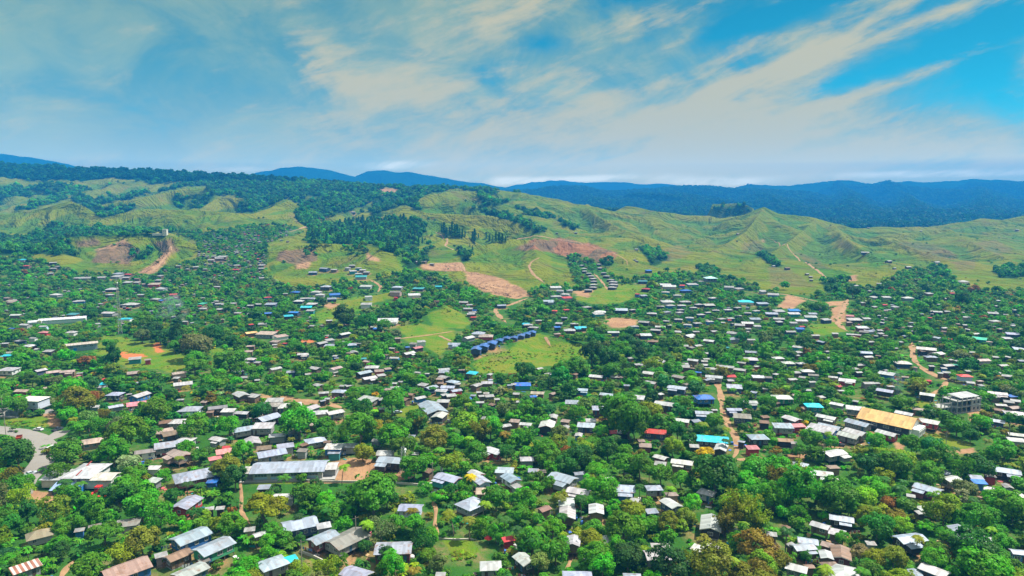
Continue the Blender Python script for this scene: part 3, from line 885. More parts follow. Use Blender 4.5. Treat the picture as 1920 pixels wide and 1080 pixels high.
def banana_mesh(name, seed, stems=4):
    rng = np.random.default_rng(seed)
    mb = MB(); st = MB()
    for s in range(stems):
        x, y = rng.normal(size=2) * (0.9 if stems > 1 else 0)
        h = rng.uniform(1.6, 2.6)
        st.tube([(x, y, -0.3), (x, y, h)], [0.17, 0.11], 6)
        nl = rng.integers(7, 10)
        for k in range(nl):
            a = 2 * math.pi * k / nl + rng.normal() * 0.2
            ln = rng.uniform(1.6, 2.5); up = rng.uniform(0.5, 1.5)
            d = Vector((math.cos(a), math.sin(a), 0))
            pts = []
            for q in range(6):
                t = q / 5
                pts.append(Vector((x, y, h)) + d * (ln * t * 0.85) + Vector((0, 0, up * ln * (t * 0.9 - 0.95 * t * t))))
            strip(mb, pts, [0.05, 0.30, 0.38, 0.36, 0.26, 0.03], d.cross(Vector((0, 0, 1))), 0.35)
    me = mb.mesh(name, MAT_LEAF)
    at = me.attributes.new('clump', 'FLOAT', 'FACE')
    at.data.foreach_set('value', np.repeat(np.random.default_rng(seed).random(len(mb.f) // 10 + 1), 10)[:len(mb.f)].astype(np.float32))
    return me, st.mesh('stem', MAT_BARK, True)


def palm_meshes(seed):
    rng = np.random.default_rng(seed)
    H = 9.0
    tr = MB()
    bx, by = rng.normal(size=2) * 0.7
    pts = [(bx * t * t, by * t * t, H * t - (0.4 if t == 0 else 0)) for t in np.linspace(0, 1, 7)]
    tr.tube(pts, np.linspace(0.24, 0.13, 7), 7)
    top = Vector(pts[-1])
    mb = MB()
    for k in range(19):
        a = 2 * math.pi * k / 19 + rng.normal() * 0.12
        d = Vector((math.cos(a), math.sin(a), 0))
        ln = rng.uniform(3.0, 3.9); up = rng.uniform(-0.25, 1.15)
        side = d.cross(Vector((0, 0, 1)))
        prev = None
        for q in range(13):
            t = q / 12
            p = top + d * (ln * (t - 0.18 * t * t)) + Vector((0, 0, ln * (up * t * 0.75 - (0.55 + 0.35 * up) * t * t)))
            if prev is not None:
                wv = 0.85 * math.sin(math.pi * min(1, 0.15 + 0.85 * t)) + 0.05
                for s in (-1, 1):
                    e = p + side * (s * wv) + d * 0.25 + Vector((0, 0, -0.45 * wv))
                    mb.poly([prev, p, e, e - d * 0.14 + (prev - p) * 0.3])
            prev = p
    me = mb.mesh('frond', MAT_LEAF)
    at = me.attributes.new('clump', 'FLOAT', 'FACE')
    at.data.foreach_set('value', np.random.default_rng(seed).random(len(mb.f)).astype(np.float32))
    return me, tr.mesh('trunk', MAT_BARK, True)


BANANAS = [banana_mesh('leaves', s) for s in (1, 2, 3)]
PALMS = [palm_meshes(s) for s in (1, 2, 3)]


def bamboo_mesh(seed):
    rng = np.random.default_rng(seed)
    C, N, Sz, K = [], [], [], []
    st = MB()
    for k in range(46):
        a = rng.uniform(0, 2 * math.pi); r0 = rng.uniform(0, 0.10); ln = rng.uniform(0.75, 1.15); out = rng.uniform(0.08, 0.55)
        d = np.array([math.cos(a), math.sin(a), 0])
        pts = [d * (r0 + out * t ** 2.2 * ln) + np.array([0, 0, ln * (t - 0.16 * out * t ** 3)]) for t in np.linspace(0, 1, 7)]
        st.tube(pts[:6], np.linspace(0.006, 0.002, 6), 4, cap=False)
        for q in range(62):
            t = rng.uniform(0.3, 1.0) ** 0.8
            p = d * (r0 + out * t ** 2.2 * ln) + np.array([0, 0, ln * (t - 0.16 * out * t ** 3)])
            C.append(p + rng.normal(size=3) * 0.035); N.append(d * 0.5 + rng.normal(size=3) * 0.55 + np.array([0, 0, 0.5])); Sz.append(rng.uniform(0.02, 0.05)); K.append((k * 0.618) % 1 * 0.7 + rng.random() * 0.3)
    C = np.array(C); N = unit(np.array(N))
    return quads_mesh('foliage', leaf_quads(C, N, np.array(Sz), rng, 1.9), MAT_LEAF, np.array(K)), st.mesh('culm', MAT_BARK, True)


BAMBOOS = [bamboo_mesh(s) for s in (1, 2)]


def pine_mesh(seed):
    rng = np.random.default_rng(seed)
    n = 700
    t = rng.random(n) ** 0.8
    rad = 0.16 * (1 - t) ** 0.7 * (0.75 + 0.35 * np.sin(t * 34 + seed)) + 0.012
    a = rng.uniform(0, 2 * math.pi, n)
    q = np.sqrt(rng.uniform(0.25, 1, n))
    c = np.stack([np.cos(a) * rad * q, np.sin(a) * rad * q, 0.12 + 0.88 * t], -1)
    nrm = unit(np.stack([np.cos(a), np.sin(a), np.full(n, 0.5)], -1) + rng.normal(size=(n, 3)) * 0.5)
    me = quads_mesh('crown', leaf_quads(c, nrm, rng.uniform(0.025, 0.055, n), rng, 1.4), MAT_LEAF, rng.random(n))
    tr = MB()
    tr.tube([(0, 0, -0.05), (0, 0, 0.4), (0, 0, 0.95)], [0.016, 0.012, 0.003], 6)
    return me, tr.mesh('trunk', MAT_BARK, True)


PINES = [pine_mesh(s) for s in (1, 2, 3)]

# light copies of the crowns for the many trees and shrubs that show only as cover
LOD_MID = [crown_mesh('crown', 21, 30, 900, 0.085), crown_mesh('crown', 22, 26, 850, 0.09, lobe=(.16, .25)), crown_mesh('crown', 23, 28, 850, 0.085, shape=(.85, .85, 1.1), low=-.7), crown_mesh('crown', 24, 24, 700, 0.075, loose=1.0, lobe=(.13, .22)),
           crown_mesh('crown', 25, 26, 800, 0.085, shape=(1.1, 1.0, .5), flat=.2, low=-.1)]
LOD_FAR = [crown_mesh('crown', 31, 16, 260, 0.15, lobe=(.18, .28)), crown_mesh('crown', 32, 14, 240, 0.16, lobe=(.18, .28), shape=(.9, .9, 1.05), low=-.6), crown_mesh('crown', 33, 14, 220, 0.15, loose=.9, lobe=(.18, .28))]
BUSHES = [crown_mesh('shrub', 41, 14, 300, 0.13, lobe=(.18, .3), low=-0.1), crown_mesh('shrub', 42, 11, 280, 0.14, lobe=(.18, .3), low=-0.1, loose=0.9), crown_mesh('shrub', 43, 16, 300, 0.12, shape=(1.1, 1, .6), low=-0.05)]

TINTS = {
    'b': (0.064, 0.270, 0.012), 'm': (0.060, 0.225, 0.014), 'd': (0.030, 0.130, 0.020), 'y': (0.155, 0.265, 0.012), 'o': (0.150, 0.180, 0.018), 'r': (0.22, 0.11, 0.025), 'g': (0.115, 0.190, 0.060), 'Y': (0.50, 0.36, 0.012),
    't': (0.030, 0.170, 0.040), 'w': (0.21, 0.26, 0.13)}
TINT_WORD = {'b': 'bright green', 'm': 'mid green', 'd': 'dark green', 'y': 'yellow green', 'o': 'olive', 'r': 'reddish brown', 'g': 'grey green', 'Y': 'golden yellow', 't': 'blue green', 'w': 'pale flowering'}


def tint_of(k, amt=0.18):
    c = np.array(TINTS[k]) * np.array([1.28, 1.14, 1.0])
    return [float(v) for v in np.clip(c * np.exp(np.array([random.gauss(0, amt * .7), random.gauss(0, amt), random.gauss(0, amt * .7)])), 0, 0.6)]

# ------------------------------------------------------------------ houses
# one entry each: picture x, y of the roof, roof width there, roof shape (g gable, h hip, s single slope, l with a lower wing), ridge angle, roof colour, wall colour
HOUSES = """
74 997 44 h 20 t g;48 1060 50 s 28 S g;149 993 13 s 10 w b;178 987 22 s 15 g g;240 978 44 s 10 g c;235 1062 88 g 28 t b;302 1040 22 s 20 w k;334 1036 50 g 32 r t;350 939 58 g 80 z r;393 953 14 s 5 w d;
413 952 10 s 5 w d;358 1001 74 g 33 z b;401 1020 76 g 33 z n;357 1066 66 g 33 w g;383 1050 19 s 20 g g;495 913 23 s 0 z d;532 927 43 l 0 w g;468 992 20 s 10 w k;487 997 26 g 20 w k;562 978 68 g 14 z x;607 983 27 s 10 w g;
606 1003 60 g 30 z m;650 1005 88 g 28 g g;511 1051 60 h 22 z g;543 1046 31 s 18 C d;770 948 48 g 0 z l;738 1023 73 g 2 z m;668 1070 62 g -14 z g;884 940 62 h 22 z g;909 919 34 s 0 k k;826 1077 16 s 0 w g;920 1056 41 h 0 w g;
953 1008 24 s 10 R r;1085 917 48 l -8 w g;1164 912 54 l -5 z b;1226 911 34 h 0 z g;1259 925 23 h 0 k k;1062 937 31 h 88 w t;1064 958 31 g 84 w t;1118 951 28 g 84 w t;1190 937 17 s -10 w t;1258 940 42 g -42 w x;1222 958 23 s 0 z x;
1020 950 28 g 20 r t;1017 989 25 s 20 z t;1075 1010 29 g 80 w t;1136 1010 26 g 60 w t;1239 1021 38 h 0 w g;1238 1036 64 g 0 w g;983 1044 44 g -38 w d;1083 1079 58 h 0 z g;1186 1078 36 h 0 z g;1325 919 36 h -18 w g;1333 977 38 g 72 w d;
1312 1026 33 s -20 w t;1339 1023 27 s -4 w t;1447 1001 19 s -10 w t;1473 989 21 g 40 r t;1538 981 36 g -22 w t;1578 968 43 l -10 z d;1570 996 30 s -15 w t;1515 1010 37 g -10 z t;1507 1021 46 l 5 z t;1484 1021 15 s 10 w t;1551 1021 22 s -20 k t;
1549 1036 27 g 60 w t;1577 1032 37 g 48 r m;1558 1055 38 h 0 t t;1494 1060 40 g -18 w g;1517 1060 15 g 0 r t;1583 1070 54 h 45 w g;1451 1022 17 s 10 r t;1740 912 50 l -24 z m;1708 929 15 s -10 w g;1735 949 32 h 0 w g;1725 960 14 s 0 w t;
1756 944 15 s 20 k t;1706 1005 60 l 4 z d;1806 996 52 g 62 z w;1838 1004 38 g -16 w w;1718 1072 29 g 75 z b;1752 1065 52 g -32 w x;1912 1031 33 g -8 z b;1633 1018 13 s 0 w g;1864 914 32 g -14 w g;1889 910 20 g 60 w g;1905 924 38 h 0 w g;
216 759 27 g 15 z g;178 762 15 s 0 w g;256 756 33 s 10 P k;262 738 38 g 40 w b;177 823 42 h 12 k k;272 843 36 g 10 g w;288 875 25 s 0 w w;289 898 27 s -6 w g;338 787 42 h 0 w g;310 791 22 s 12 r t;308 807 34 s 14 k t;322 811 34 s 14 r t;
318 830 52 g 10 z g;348 821 38 h 0 w g;337 848 46 l -16 k k;356 764 46 h 0 z l;338 748 13 h 0 w d;383 753 13 s 0 k t;408 761 34 g 8 g d;428 768 28 s 0 w g;455 771 29 g -4 w d;394 772 13 s 0 r t;502 780 50 g 24 z d;458 801 42 g 10 z g;
494 797 42 s 0 w g;520 813 31 g 6 w g;547 807 36 g 8 g g;591 822 42 h 10 z g;408 820 31 l -8 w g;474 824 30 g -32 w g;495 838 27 s 8 r t;509 846 56 g 11 z g;535 834 31 s 8 z g;567 844 19 s 0 g g;570 833 15 s 20 r t;626 836 37 s 0 w b;627 847 23 s 0 z T;
613 828 13 s 0 r t;420 845 29 s 10 P k;403 857 24 s 12 P k;424 838 14 s 0 R t;361 888 70 h 14 z m;398 902 20 s 0 B B;506 756 42 h 0 g g;515 749 34 s 0 w g;543 757 44 g 6 w g;582 762 36 g 28 w g;628 770 36 g 14 w g;601 772 27 s 4 w g;
588 796 15 s 0 k t;535 783 15 s 0 w g;452 737 32 g -14 w t;475 742 23 s -8 w t;757 747 22 g -14 r t;787 743 25 g 14 w b;811 762 60 g -34 z d;824 776 32 g 50 w d;831 749 26 h 0 w t;654 832 33 h 0 w g;722 846 38 h 0 w g;733 859 54 l -4 z d;
770 818 17 s -6 z g;779 850 13 s 0 w g;705 826 17 s 0 w g;926 842 44 l -18 w r;802 882 21 s -18 r t;840 892 54 l -14 z T;893 884 33 g -24 w t;902 897 38 g -32 z l;946 880 36 s -3 z g;958 893 40 g -32 z w;968 911 20 s -30 w g;
915 783 23 g -8 w t;947 795 25 g 10 w t;900 753 16 g 0 w t;812 800 15 s 0 w t;716 766 11 s 0 w t;970 766 17 g 60 k t;965 789 19 s -6 k t;986 792 25 l -6 w t;1026 793 31 g 80 w d;1037 780 23 g 58 w t;1060 800 19 g 58 w t;1060 789 17 s -4 k t;
1074 753 29 s -2 z d;1126 764 33 s 0 z m;1099 796 34 s -2 z x;1108 788 20 s -4 w g;1085 814 19 g 58 w b;1150 810 20 s 0 R d;1168 810 22 s -6 w d;1229 806 41 g -6 R x;1195 744 28 s -4 w g;1246 754 39 g -8 w d;1278 785 31 g -8 w t;1203 826 13 s 0 k t;
1210 835 23 s 0 k m;1239 854 29 g -18 w m;1238 869 22 s -6 w t;1279 863 41 l -8 w t;988 857 27 h 0 w g;1000 882 20 s -2 z g;1016 883 16 s -2 k t;1055 892 58 l -18 z g;1086 886 21 g 0 z l;1178 888 11 s 0 w t;1141 895 27 h 0 w g;1320 742 41 h 0 B b;
1320 771 34 l -2 z b;1306 789 17 s 0 z d;1376 765 31 l -2 z x;1392 779 34 s -2 g x;1405 751 31 l 0 w b;1435 781 15 s 0 r t;1433 791 18 s 0 r d;1455 755 13 s -20 r t;1466 742 41 h 0 w n;1525 757 36 h 0 C T;1511 765 15 s 0 r t;1485 782 37 g -30 w m;
1497 796 27 s 0 P r;1468 797 39 s -2 z g;1421 816 42 h 0 z d;1472 822 31 g -2 r d;1489 830 11 s 0 w g;1336 820 60 g -4 C d;1302 836 18 s 0 w d;1352 836 26 g 38 w d;1411 839 23 s 0 P r;1433 865 40 g -14 C w;1486 869 21 s -14 z d;1503 869 25 s -14 z d;
1508 886 33 g -12 w g;1540 884 43 l -6 w g;1562 874 22 h 0 t t;1563 846 48 l 10 w g;1555 797 44 g -18 z b;1540 803 54 s -18 w b;1592 813 42 g -22 w g;1550 779 38 l -18 w t;1609 790 48 g -24 z g;1604 807 44 g -24 w t;1570 755 27 g -18 w g;1604 764 33 s -8 w g;
1663 809 40 g -24 w r;1696 772 33 g -18 w g;1722 766 21 l -6 k t;1741 787 37 h -14 w r;1867 786 29 g -14 z x;1873 768 15 s -14 r t;1903 772 39 h -8 w b;1908 812 33 g -8 w d;1905 823 30 s -6 w g;1870 735 34 l -8 w d;1876 758 19 g -4 w t;1892 753 17 s -6 w t;
1904 751 16 s -6 w t;1900 763 22 g 0 k t;1897 742 16 s 0 B t;1888 879 46 l -11 z d;1831 893 25 s -4 z g;1836 901 27 s -4 B b;1783 894 35 g 10 w k;1772 886 21 s 0 z g;1856 891 19 s -4 g r;
16 690 42 h 0 w w;75 692 25 g 28 w x;100 695 25 g 10 k x;127 694 29 l 6 k t;147 704 10 s 0 P k;24 723 15 s -4 R t;43 730 29 g 0 k r;90 727 16 s 6 k t;193 719 18 s 10 C w;190 725 16 s 0 w g;216 736 33 h 0 z d;38 638 21 h 0 w x;63 633 15 g -4 w w;57 646 25 h -4 w m;
70 654 11 s 0 w w;10 643 15 g 0 w t;17 659 25 g 4 g t;15 666 19 s 6 C t;2 668 9 s 0 C t;91 658 19 s 0 w d;84 622 23 h 0 P r;133 621 26 h 0 w w;253 672 23 s 4 w T;277 674 12 s 4 k r;250 699 23 s 11 k t;335 697 29 g 12 k k;331 708 13 s 0 w t;343 717 35 g 9 w g;
447 694 26 s 9 z d;459 707 16 s 8 w t;470 622 28 g 8 M t;470 648 17 g 6 k t;463 658 23 h 0 k t;469 671 24 h 0 w x;461 680 13 s 0 w t;500 624 47 s -1 k g;527 629 32 s 10 k w;516 640 19 s 0 k t;515 646 10 s 0 w t;515 651 9 s 0 k t;569 662 25 l 0 w x;602 641 27 g 18 w d;
618 637 19 s 8 w g;618 648 21 s 0 z x;657 645 25 s 2 z T;672 643 11 s 0 w t;645 640 9 s 0 w t;664 659 19 g -18 w t;688 677 17 s -6 k r;681 672 13 s 0 T d;697 686 31 h 0 w d;682 696 35 g 13 z d;692 706 33 l 13 w t;711 695 19 s 6 k r;715 703 17 s 8 w t;591 688 27 g -8 w t;
629 688 29 g 18 k w;516 690 23 l 10 w k;545 697 17 s 0 z x;577 701 11 s 0 w t;597 721 19 g -14 w t;607 735 19 g 4 w t;635 731 29 h 0 z t;641 723 9 s 0 w t;654 722 15 s 10 w t;614 747 9 s 0 w t;628 667 10 s 0 w B;690 747 41 s -9 w t;482 712 9 s 0 w t;
483 679 13 s 0 w t;645 624 30 g 14 w d;736 652 13 g -8 w t;746 634 13 s 0 k t;762 650 14 h 0 B t;782 651 22 g 18 P d;766 660 29 l 13 w t;740 670 19 g 0 w b;790 640 17 s 0 w w;775 644 15 s 0 g g;852 643 27 l 0 z l;878 631 31 g 14 w g;897 623 31 h 0 z g;911 628 33 h 0 k r;
727 691 14 s 6 k B;751 689 11 g 0 k t;832 690 25 l 5 w t;832 697 21 s 0 z t;833 706 22 g -8 w d;825 710 15 s 0 k t;849 713 29 h -8 z d;826 718 13 s 0 r t;840 723 29 l 0 z t;858 719 13 s 0 w t;793 721 19 s -8 w t;808 724 29 g 18 z x;829 730 27 g -6 w T;855 731 21 g 4 z r;
846 741 19 s 10 w t;768 738 18 g -6 r t;740 725 17 h 0 w t;727 730 13 s 0 k t;751 715 9 s 0 w t;740 718 9 s 0 w t;886 698 25 s -8 C t;872 693 9 s 0 k t;918 701 14 g 30 w t;893 721 21 g 26 w t;913 715 25 h 0 w t;898 735 9 s 0 w t;912 737 11 s 0 w t;903 742 11 s 0 w t;
918 742 17 s 0 w t;878 747 13 s 0 B B;887 741 10 s 0 z x;932 748 9 s 0 w t;956 721 11 g 0 z g;980 718 33 h 0 B C;963 720 10 s 0 w t;1008 734 27 l -2 k t;968 738 13 s 0 w t;1036 737 15 g 20 k t;1000 743 13 s 0 B t;973 753 11 s 0 w t;1029 701 15 s 12 w x;1011 690 15 g 10 w t;
1042 692 8 s 0 w t;1078 701 14 g 30 r t;1118 703 31 g -4 w t;1152 706 15 s -6 w t;1163 707 13 s -10 k t;1175 722 11 s 0 z t;1091 728 24 l -2 z b;1138 737 28 g -8 z k;1182 671 11 s 0 w t;1196 683 13 s 0 w t;1195 627 15 g -6 r t;1150 621 27 g 0 w x;1045 625 15 h 0 k t;
1211 627 27 s 0 w x;1224 639 23 g -2 r d;1272 622 13 s 0 w t;1292 627 27 l 8 w t;1305 621 15 g 4 w t;1330 637 27 g -8 w t;1340 621 15 s -2 w t;1373 624 23 s -2 w g;1375 635 22 s -2 z g;1408 636 17 l 0 w g;1284 648 15 s 0 w t;1308 647 18 g 8 w x;1297 651 13 s 8 g t;1363 651 9 s 0 T T;
1408 659 23 l 0 z t;1328 662 12 s 0 w x;1239 677 20 l 24 w t;1300 673 24 g -8 w t;1285 682 13 s 0 w t;1324 672 13 g 0 w d;1321 677 13 s 0 w t;1323 684 14 s 0 w d;1206 684 13 s -10 w k;1215 698 25 s -6 w t;1283 687 22 s -8 w m;1273 704 30 g -13 g t;1310 697 13 g -10 B t;
1333 690 23 h 0 w g;1339 704 34 l -4 w g;1371 705 19 s 0 R w;1370 713 13 s 0 w t;1352 685 19 g -6 w t;1368 688 17 s -8 w t;1388 692 24 g -6 w t;1408 671 29 h -4 w x;1391 679 17 g -8 w t;1421 686 14 h 0 w r;1422 705 27 s -3 w t;1221 716 24 g -12 w t;1270 724 37 l -9 z x;
1377 724 29 s -4 z x;1413 735 12 s -10 z x;1482 621 21 g -4 w x;1528 628 18 l 0 w t;1541 640 17 g -20 z d;1566 625 13 s 0 w t;1594 626 16 g -4 w t;1608 627 15 g -4 w r;1633 640 17 g 0 w t;1620 622 19 s -4 g t;1652 625 13 s 0 w t;1498 650 23 g -13 w T;1497 660 15 s 0 w t;
1495 666 10 s 0 w t;1459 669 26 h 0 w t;1478 678 28 h 0 w x;1502 680 20 h 0 w d;1514 693 28 h 0 w d;1525 702 20 g -4 g g;1494 698 15 s 0 w t;1485 710 19 l 0 w t;1504 707 13 s -8 w t;1622 659 28 g -4 z d;1627 668 19 g 0 w t;1555 683 11 s 0 k t;1612 683 19 l 0 w t;
1604 691 13 s 5 w t;1562 706 18 l -4 w k;1589 711 32 g -8 w r;1628 717 23 l -4 w g;1645 718 11 s 0 w t;1662 699 32 s -14 w b;1660 730 31 g -12 z d;1516 731 11 s -6 w t;1540 744 14 s 0 w t;1678 652 11 s 0 w t;1693 678 35 h -4 w x;1690 639 9 s 0 w t;1756 631 25 g -26 z g;
1737 652 35 g -6 w t;1732 657 19 s -2 k d;1757 661 29 g 4 w t;1745 668 23 h 0 z t;1783 674 9 s 0 w t;1794 676 9 s 0 w t;1836 634 29 s -8 G T;1830 625 17 l 0 w t;1842 673 30 g 0 k g;1867 669 11 s 0 w t;1880 684 19 g 0 w t;1900 625 30 s -2 z x;1889 634 19 s -4 w d;1914 653 29 s -3 z x;
1916 676 13 s 0 z d;1776 684 23 l 4 w x;1794 684 12 s 0 G t;1770 690 11 s 0 w b;1763 699 10 s 0 w t;1775 698 14 s -2 w m;1747 686 11 s 0 w d;1809 702 30 h 0 R l;1815 695 9 s 0 w t;1820 717 15 s -5 w g;1837 713 13 h 0 k t;1840 722 11 s 0 w w;1891 704 23 g -6 w t;
894 651 26 g 55 N x;908 646 25 g 55 N x;922 641 25 g 55 N x;936 637 24 g 55 N x;950 633 24 g 55 N x;964 632 23 g 55 N x;977 628 23 g 55 N x;988 625 23 g 55 N x;998 622 23 g 55 N x;
1739 737 25 g -12 w d;1868 743 12 s 0 w t;1742 711 7 s 0 R r
"""
FAR_HOUSES = """
43 487 18 s C g;51 498 14 g R t;70 466 10 g g d;10 464 10 g w t;100 492 14 g w d;100 503 14 g w t;95 512 12 g w t;109 499 10 g w t;68 517 6 g w t;145 521 14 s w t;161 521 24 s w g;190 520 18 s w g;222 513 22 s z g;220 518 24 s w g;237 520 14 s w t;243 514 18 g R t;258 522 12 g r t;240 529 18 s w t;257 529 14 s w t;272 532 12 g k t;290 532 28 s k r;303 541 22 s w g;301 517 14 s w t;297 525 14 s w t;320 524 8 g w t;342 532 8 g k t;376 530 7 g w t;408 537 14 g w t;210 541 30 h w d;206 552 16 h w d;265 552 14 g w t;105 551 26 h w g;148 564 24 h w b;245 569 38 h w d;190 569 12 g w t;206 585 34 g w g;292 560 20 h w t;302 563 10 s B t;325 552 16 s R t;331 555 14 g r t;334 571 10 g w t;380 558 10 g w t;380 569 18 s G t;381 578 18 g w t;407 564 12 g w t;412 569 18 g w t;422 570 14 g w t;416 579 20 g w t;438 568 14 g w t;470 572 14 g w d;447 586 16 g w t;472 588 18 s w b;115 598 88 L z w;31 589 26 g w t;25 563 28 l k t;15 558 16 g k t;64 602 14 g w t;48 608 22 g w g;82 611 16 g w l;24 615 13 g B t;137 589 22 s T t;235 597 24 h C w;255 598 16 h w g;348 602 12 g w t;385 602 8 g w t;276 591 6 g P t;395 495 10 g w t;385 503 9 g w t;417 481 20 s w t;411 484 18 s w t;396 487 14 g w t;401 480 10 g w t;445 472 8 g w t;445 497 14 g w r;443 505 14 g R t;335 498 10 g w t;353 504 10 g w t;367 500 12 g w t;310 505 6 g w t;
587 510 18 l z x;609 503 22 l z x;627 505 14 g w t;652 502 12 s w g;660 497 14 h w t;672 502 14 h w T;662 508 16 s w T;680 506 14 s w t;687 510 14 s w t;672 513 14 s w T;677 518 26 s T g;611 536 26 h z d;555 547 22 h B d;535 550 10 g w t;593 546 26 h w g;600 552 20 h w g;587 559 22 h z g;560 563 25 h w d;572 559 20 g w d;628 552 24 s B b;622 560 20 s z x;574 575 26 s C d;585 569 26 s w d;582 582 18 s w T;552 584 27 g B x;541 592 20 s C d;503 587 16 s B d;485 588 12 g B d;502 557 16 h R b;508 570 24 s z x;484 570 14 s w d;686 536 28 s w g;691 556 16 s w w;687 570 24 s w w;745 537 26 h z g;742 547 24 g g k;785 540 28 s T d;743 557 10 g R r;777 552 28 s w w;822 537 16 s C T;819 564 12 g r t;728 598 46 l w w;695 603 14 s G t;708 615 20 g B d;617 600 14 g w t;492 607 18 s w g;870 566 20 g w t;880 571 14 g w t;878 578 20 g w t;885 585 18 g w t;890 581 10 g B t;888 594 12 g R t;883 588 18 g w t;940 572 20 g z x;785 490 14 g w t;795 490 12 s w t;810 494 10 g w t;491 497 14 s w t;490 503 12 s w t;491 521 12 s w t;
1076 489 10 h w d;1091 497 10 h w d;1095 503 12 h w d;1096 508 12 h w d;1104 512 12 h w d;1108 517 14 h w d;1112 522 14 h w d;1113 527 14 h w d;1113 533 16 h w d;1112 538 16 h w d;1103 543 18 h w d;1123 495 10 h w d;1125 502 12 h w d;1132 511 12 h w d;1137 517 14 h w d;1145 524 16 h w d;1150 528 18 h w d;1150 533 20 h w d;1148 538 18 h w d;1042 538 26 s w w;1050 545 16 s w g;1068 544 14 s w g;1043 555 24 h w g;1060 551 20 h w g;1028 563 26 l z g;1063 558 22 s R g;1205 527 20 s T x;1248 533 26 s w g;1255 536 30 s w g;1278 535 14 s R b;1298 533 24 s w b;1211 541 18 h R d;1195 551 10 s R b;1207 554 16 s z x;1248 547 18 h w T;1285 544 24 h B x;1270 553 18 h w g;1252 564 32 h w g;1285 565 24 h w d;1336 558 18 h w x;1216 507 14 s B x;1367 538 20 s w g;1385 541 20 s w g;1398 564 36 h C w;1430 568 28 s z x;1430 546 14 s w g;1310 570 18 h w d;1330 571 26 s w d;1300 576 16 h w x;1278 572 18 h w x;1235 574 10 s g d;1241 574 10 s w d;1257 572 20 h w b;1276 580 16 h w x;1250 584 18 h z g;1274 585 16 h w g;1314 589 18 h w x;1328 585 14 h w x;1342 581 16 h w x;1365 580 18 h w x;1383 576 16 h w d;1402 586 16 h w x;1384 591 15 h w x;1370 596 16 h w x;1353 597 18 h w d;1401 604 28 g w m;1416 597 26 s z g;1356 603 9 s w t;1387 609 22 s w t;1222 587 22 h w d;1208 603 24 l w d;1190 611 18 h w b;1249 601 14 h w d;1272 598 18 h w x;1293 595 18 h w b;1289 608 18 h w b;1308 605 18 h w x;1331 602 16 h w b;1238 612 22 g w d;1254 609 12 g w d;1230 618 22 g w d;1270 621 12 s w t;1100 575 20 h w d;1125 583 26 h w d;1122 588 24 s w T;1165 580 28 s z d;1058 595 14 h z d;1040 582 12 h R t;1062 580 14 h R t;990 608 20 h w d;1000 613 22 h w d;986 607 16 s C t;1010 600 14 h w t;1045 613 14 s B x;1048 606 16 s w x;1088 612 28 l C d;1077 606 18 h w d;1068 617 26 h w d;1186 580 14 h w d;
1450 552 24 s w b;1430 545 13 s w g;1540 573 32 l z x;1460 583 24 s w g;1489 581 28 s B b;1489 587 28 s w T;1460 597 24 l w d;1447 587 28 s z x;1461 603 15 s w d;1503 600 28 s w g;1524 588 18 s z g;1520 593 28 s w T;1549 599 20 s w x;1488 605 16 s w g;1418 582 16 h w T;1404 586 10 h w d;1420 611 16 s w g;1504 612 12 s R b;1500 616 18 s B b;1594 592 16 s P t;1602 598 34 s w d;1625 597 16 s w g;1592 604 12 s k t;1617 613 28 s w m;1630 621 18 s z g;1403 616 12 s w g;1402 620 8 s w g;1622 473 16 g w d;1666 489 13 g w d;1703 500 12 g w d;1756 491 12 g w g;1677 501 8 g w g;1450 497 8 g w g;1476 502 11 g r d;1513 512 9 g w t;1520 517 8 g w t;1521 523 8 g w t;1604 535 12 g w T;1631 544 8 s w t;1805 527 22 h w w;1785 546 12 s w b;1648 531 10 g w t;1742 550 16 s w t;1702 557 26 h w g;1639 557 18 s w g;1662 557 18 s w g;1678 575 16 s w g;1773 559 10 g w t;1785 549 10 g R t;1872 562 9 s w d;1870 572 9 s w d;1618 567 10 s w t;1640 575 12 s w t;1758 584 18 g w d;1775 583 12 g w t;1813 594 16 l w k;1862 587 20 s w d;1865 601 20 h w k;1810 609 10 s w t;1769 614 14 g w t;1707 612 10 s w t;1650 619 12 s w t;1193 466 8 g w d;1194 488 7 g w d;1190 485 6 g w d;1044 436 6 g g d;1080 435 6 g w d;1383 437 6 g w t;1628 426 5 g w t;1727 432 5 g w t;1907 430 6 g w t;663 397 9 g w t;659 381 6 g k t;692 372 6 g k d;692 378 6 g k d;652 355 8 g w t
"""
ROOFS = {'w': ((0.42, 0.42, 0.415), 'pale grey'), 'z': ((0.32, 0.36, 0.44), 'blue grey'), 'g': ((0.24, 0.225, 0.205), 'dull grey'), 'r': ((0.24, 0.145, 0.10), 'rusty brown'), 'k': ((0.38, 0.29, 0.25), 'rust stained'), 'R': ((0.58, 0.055, 0.06), 'red'),
         'B': ((0.03, 0.17, 0.55), 'bright blue'), 'C': ((0.02, 0.50, 0.62), 'turquoise'), 'N': ((0.045, 0.15, 0.40), 'dark blue'), 'T': ((0.04, 0.28, 0.30), 'teal'), 'G': ((0.05, 0.42, 0.27), 'green'), 'M': ((0.64, 0.40, 0.15), 'mustard'), 'P': ((0.60, 0.22, 0.24), 'pink'),
         't': ((0.27, 0.20, 0.155), 'brown thatched'), 'S': ((0.34, 0.12, 0.10), 'red striped')}
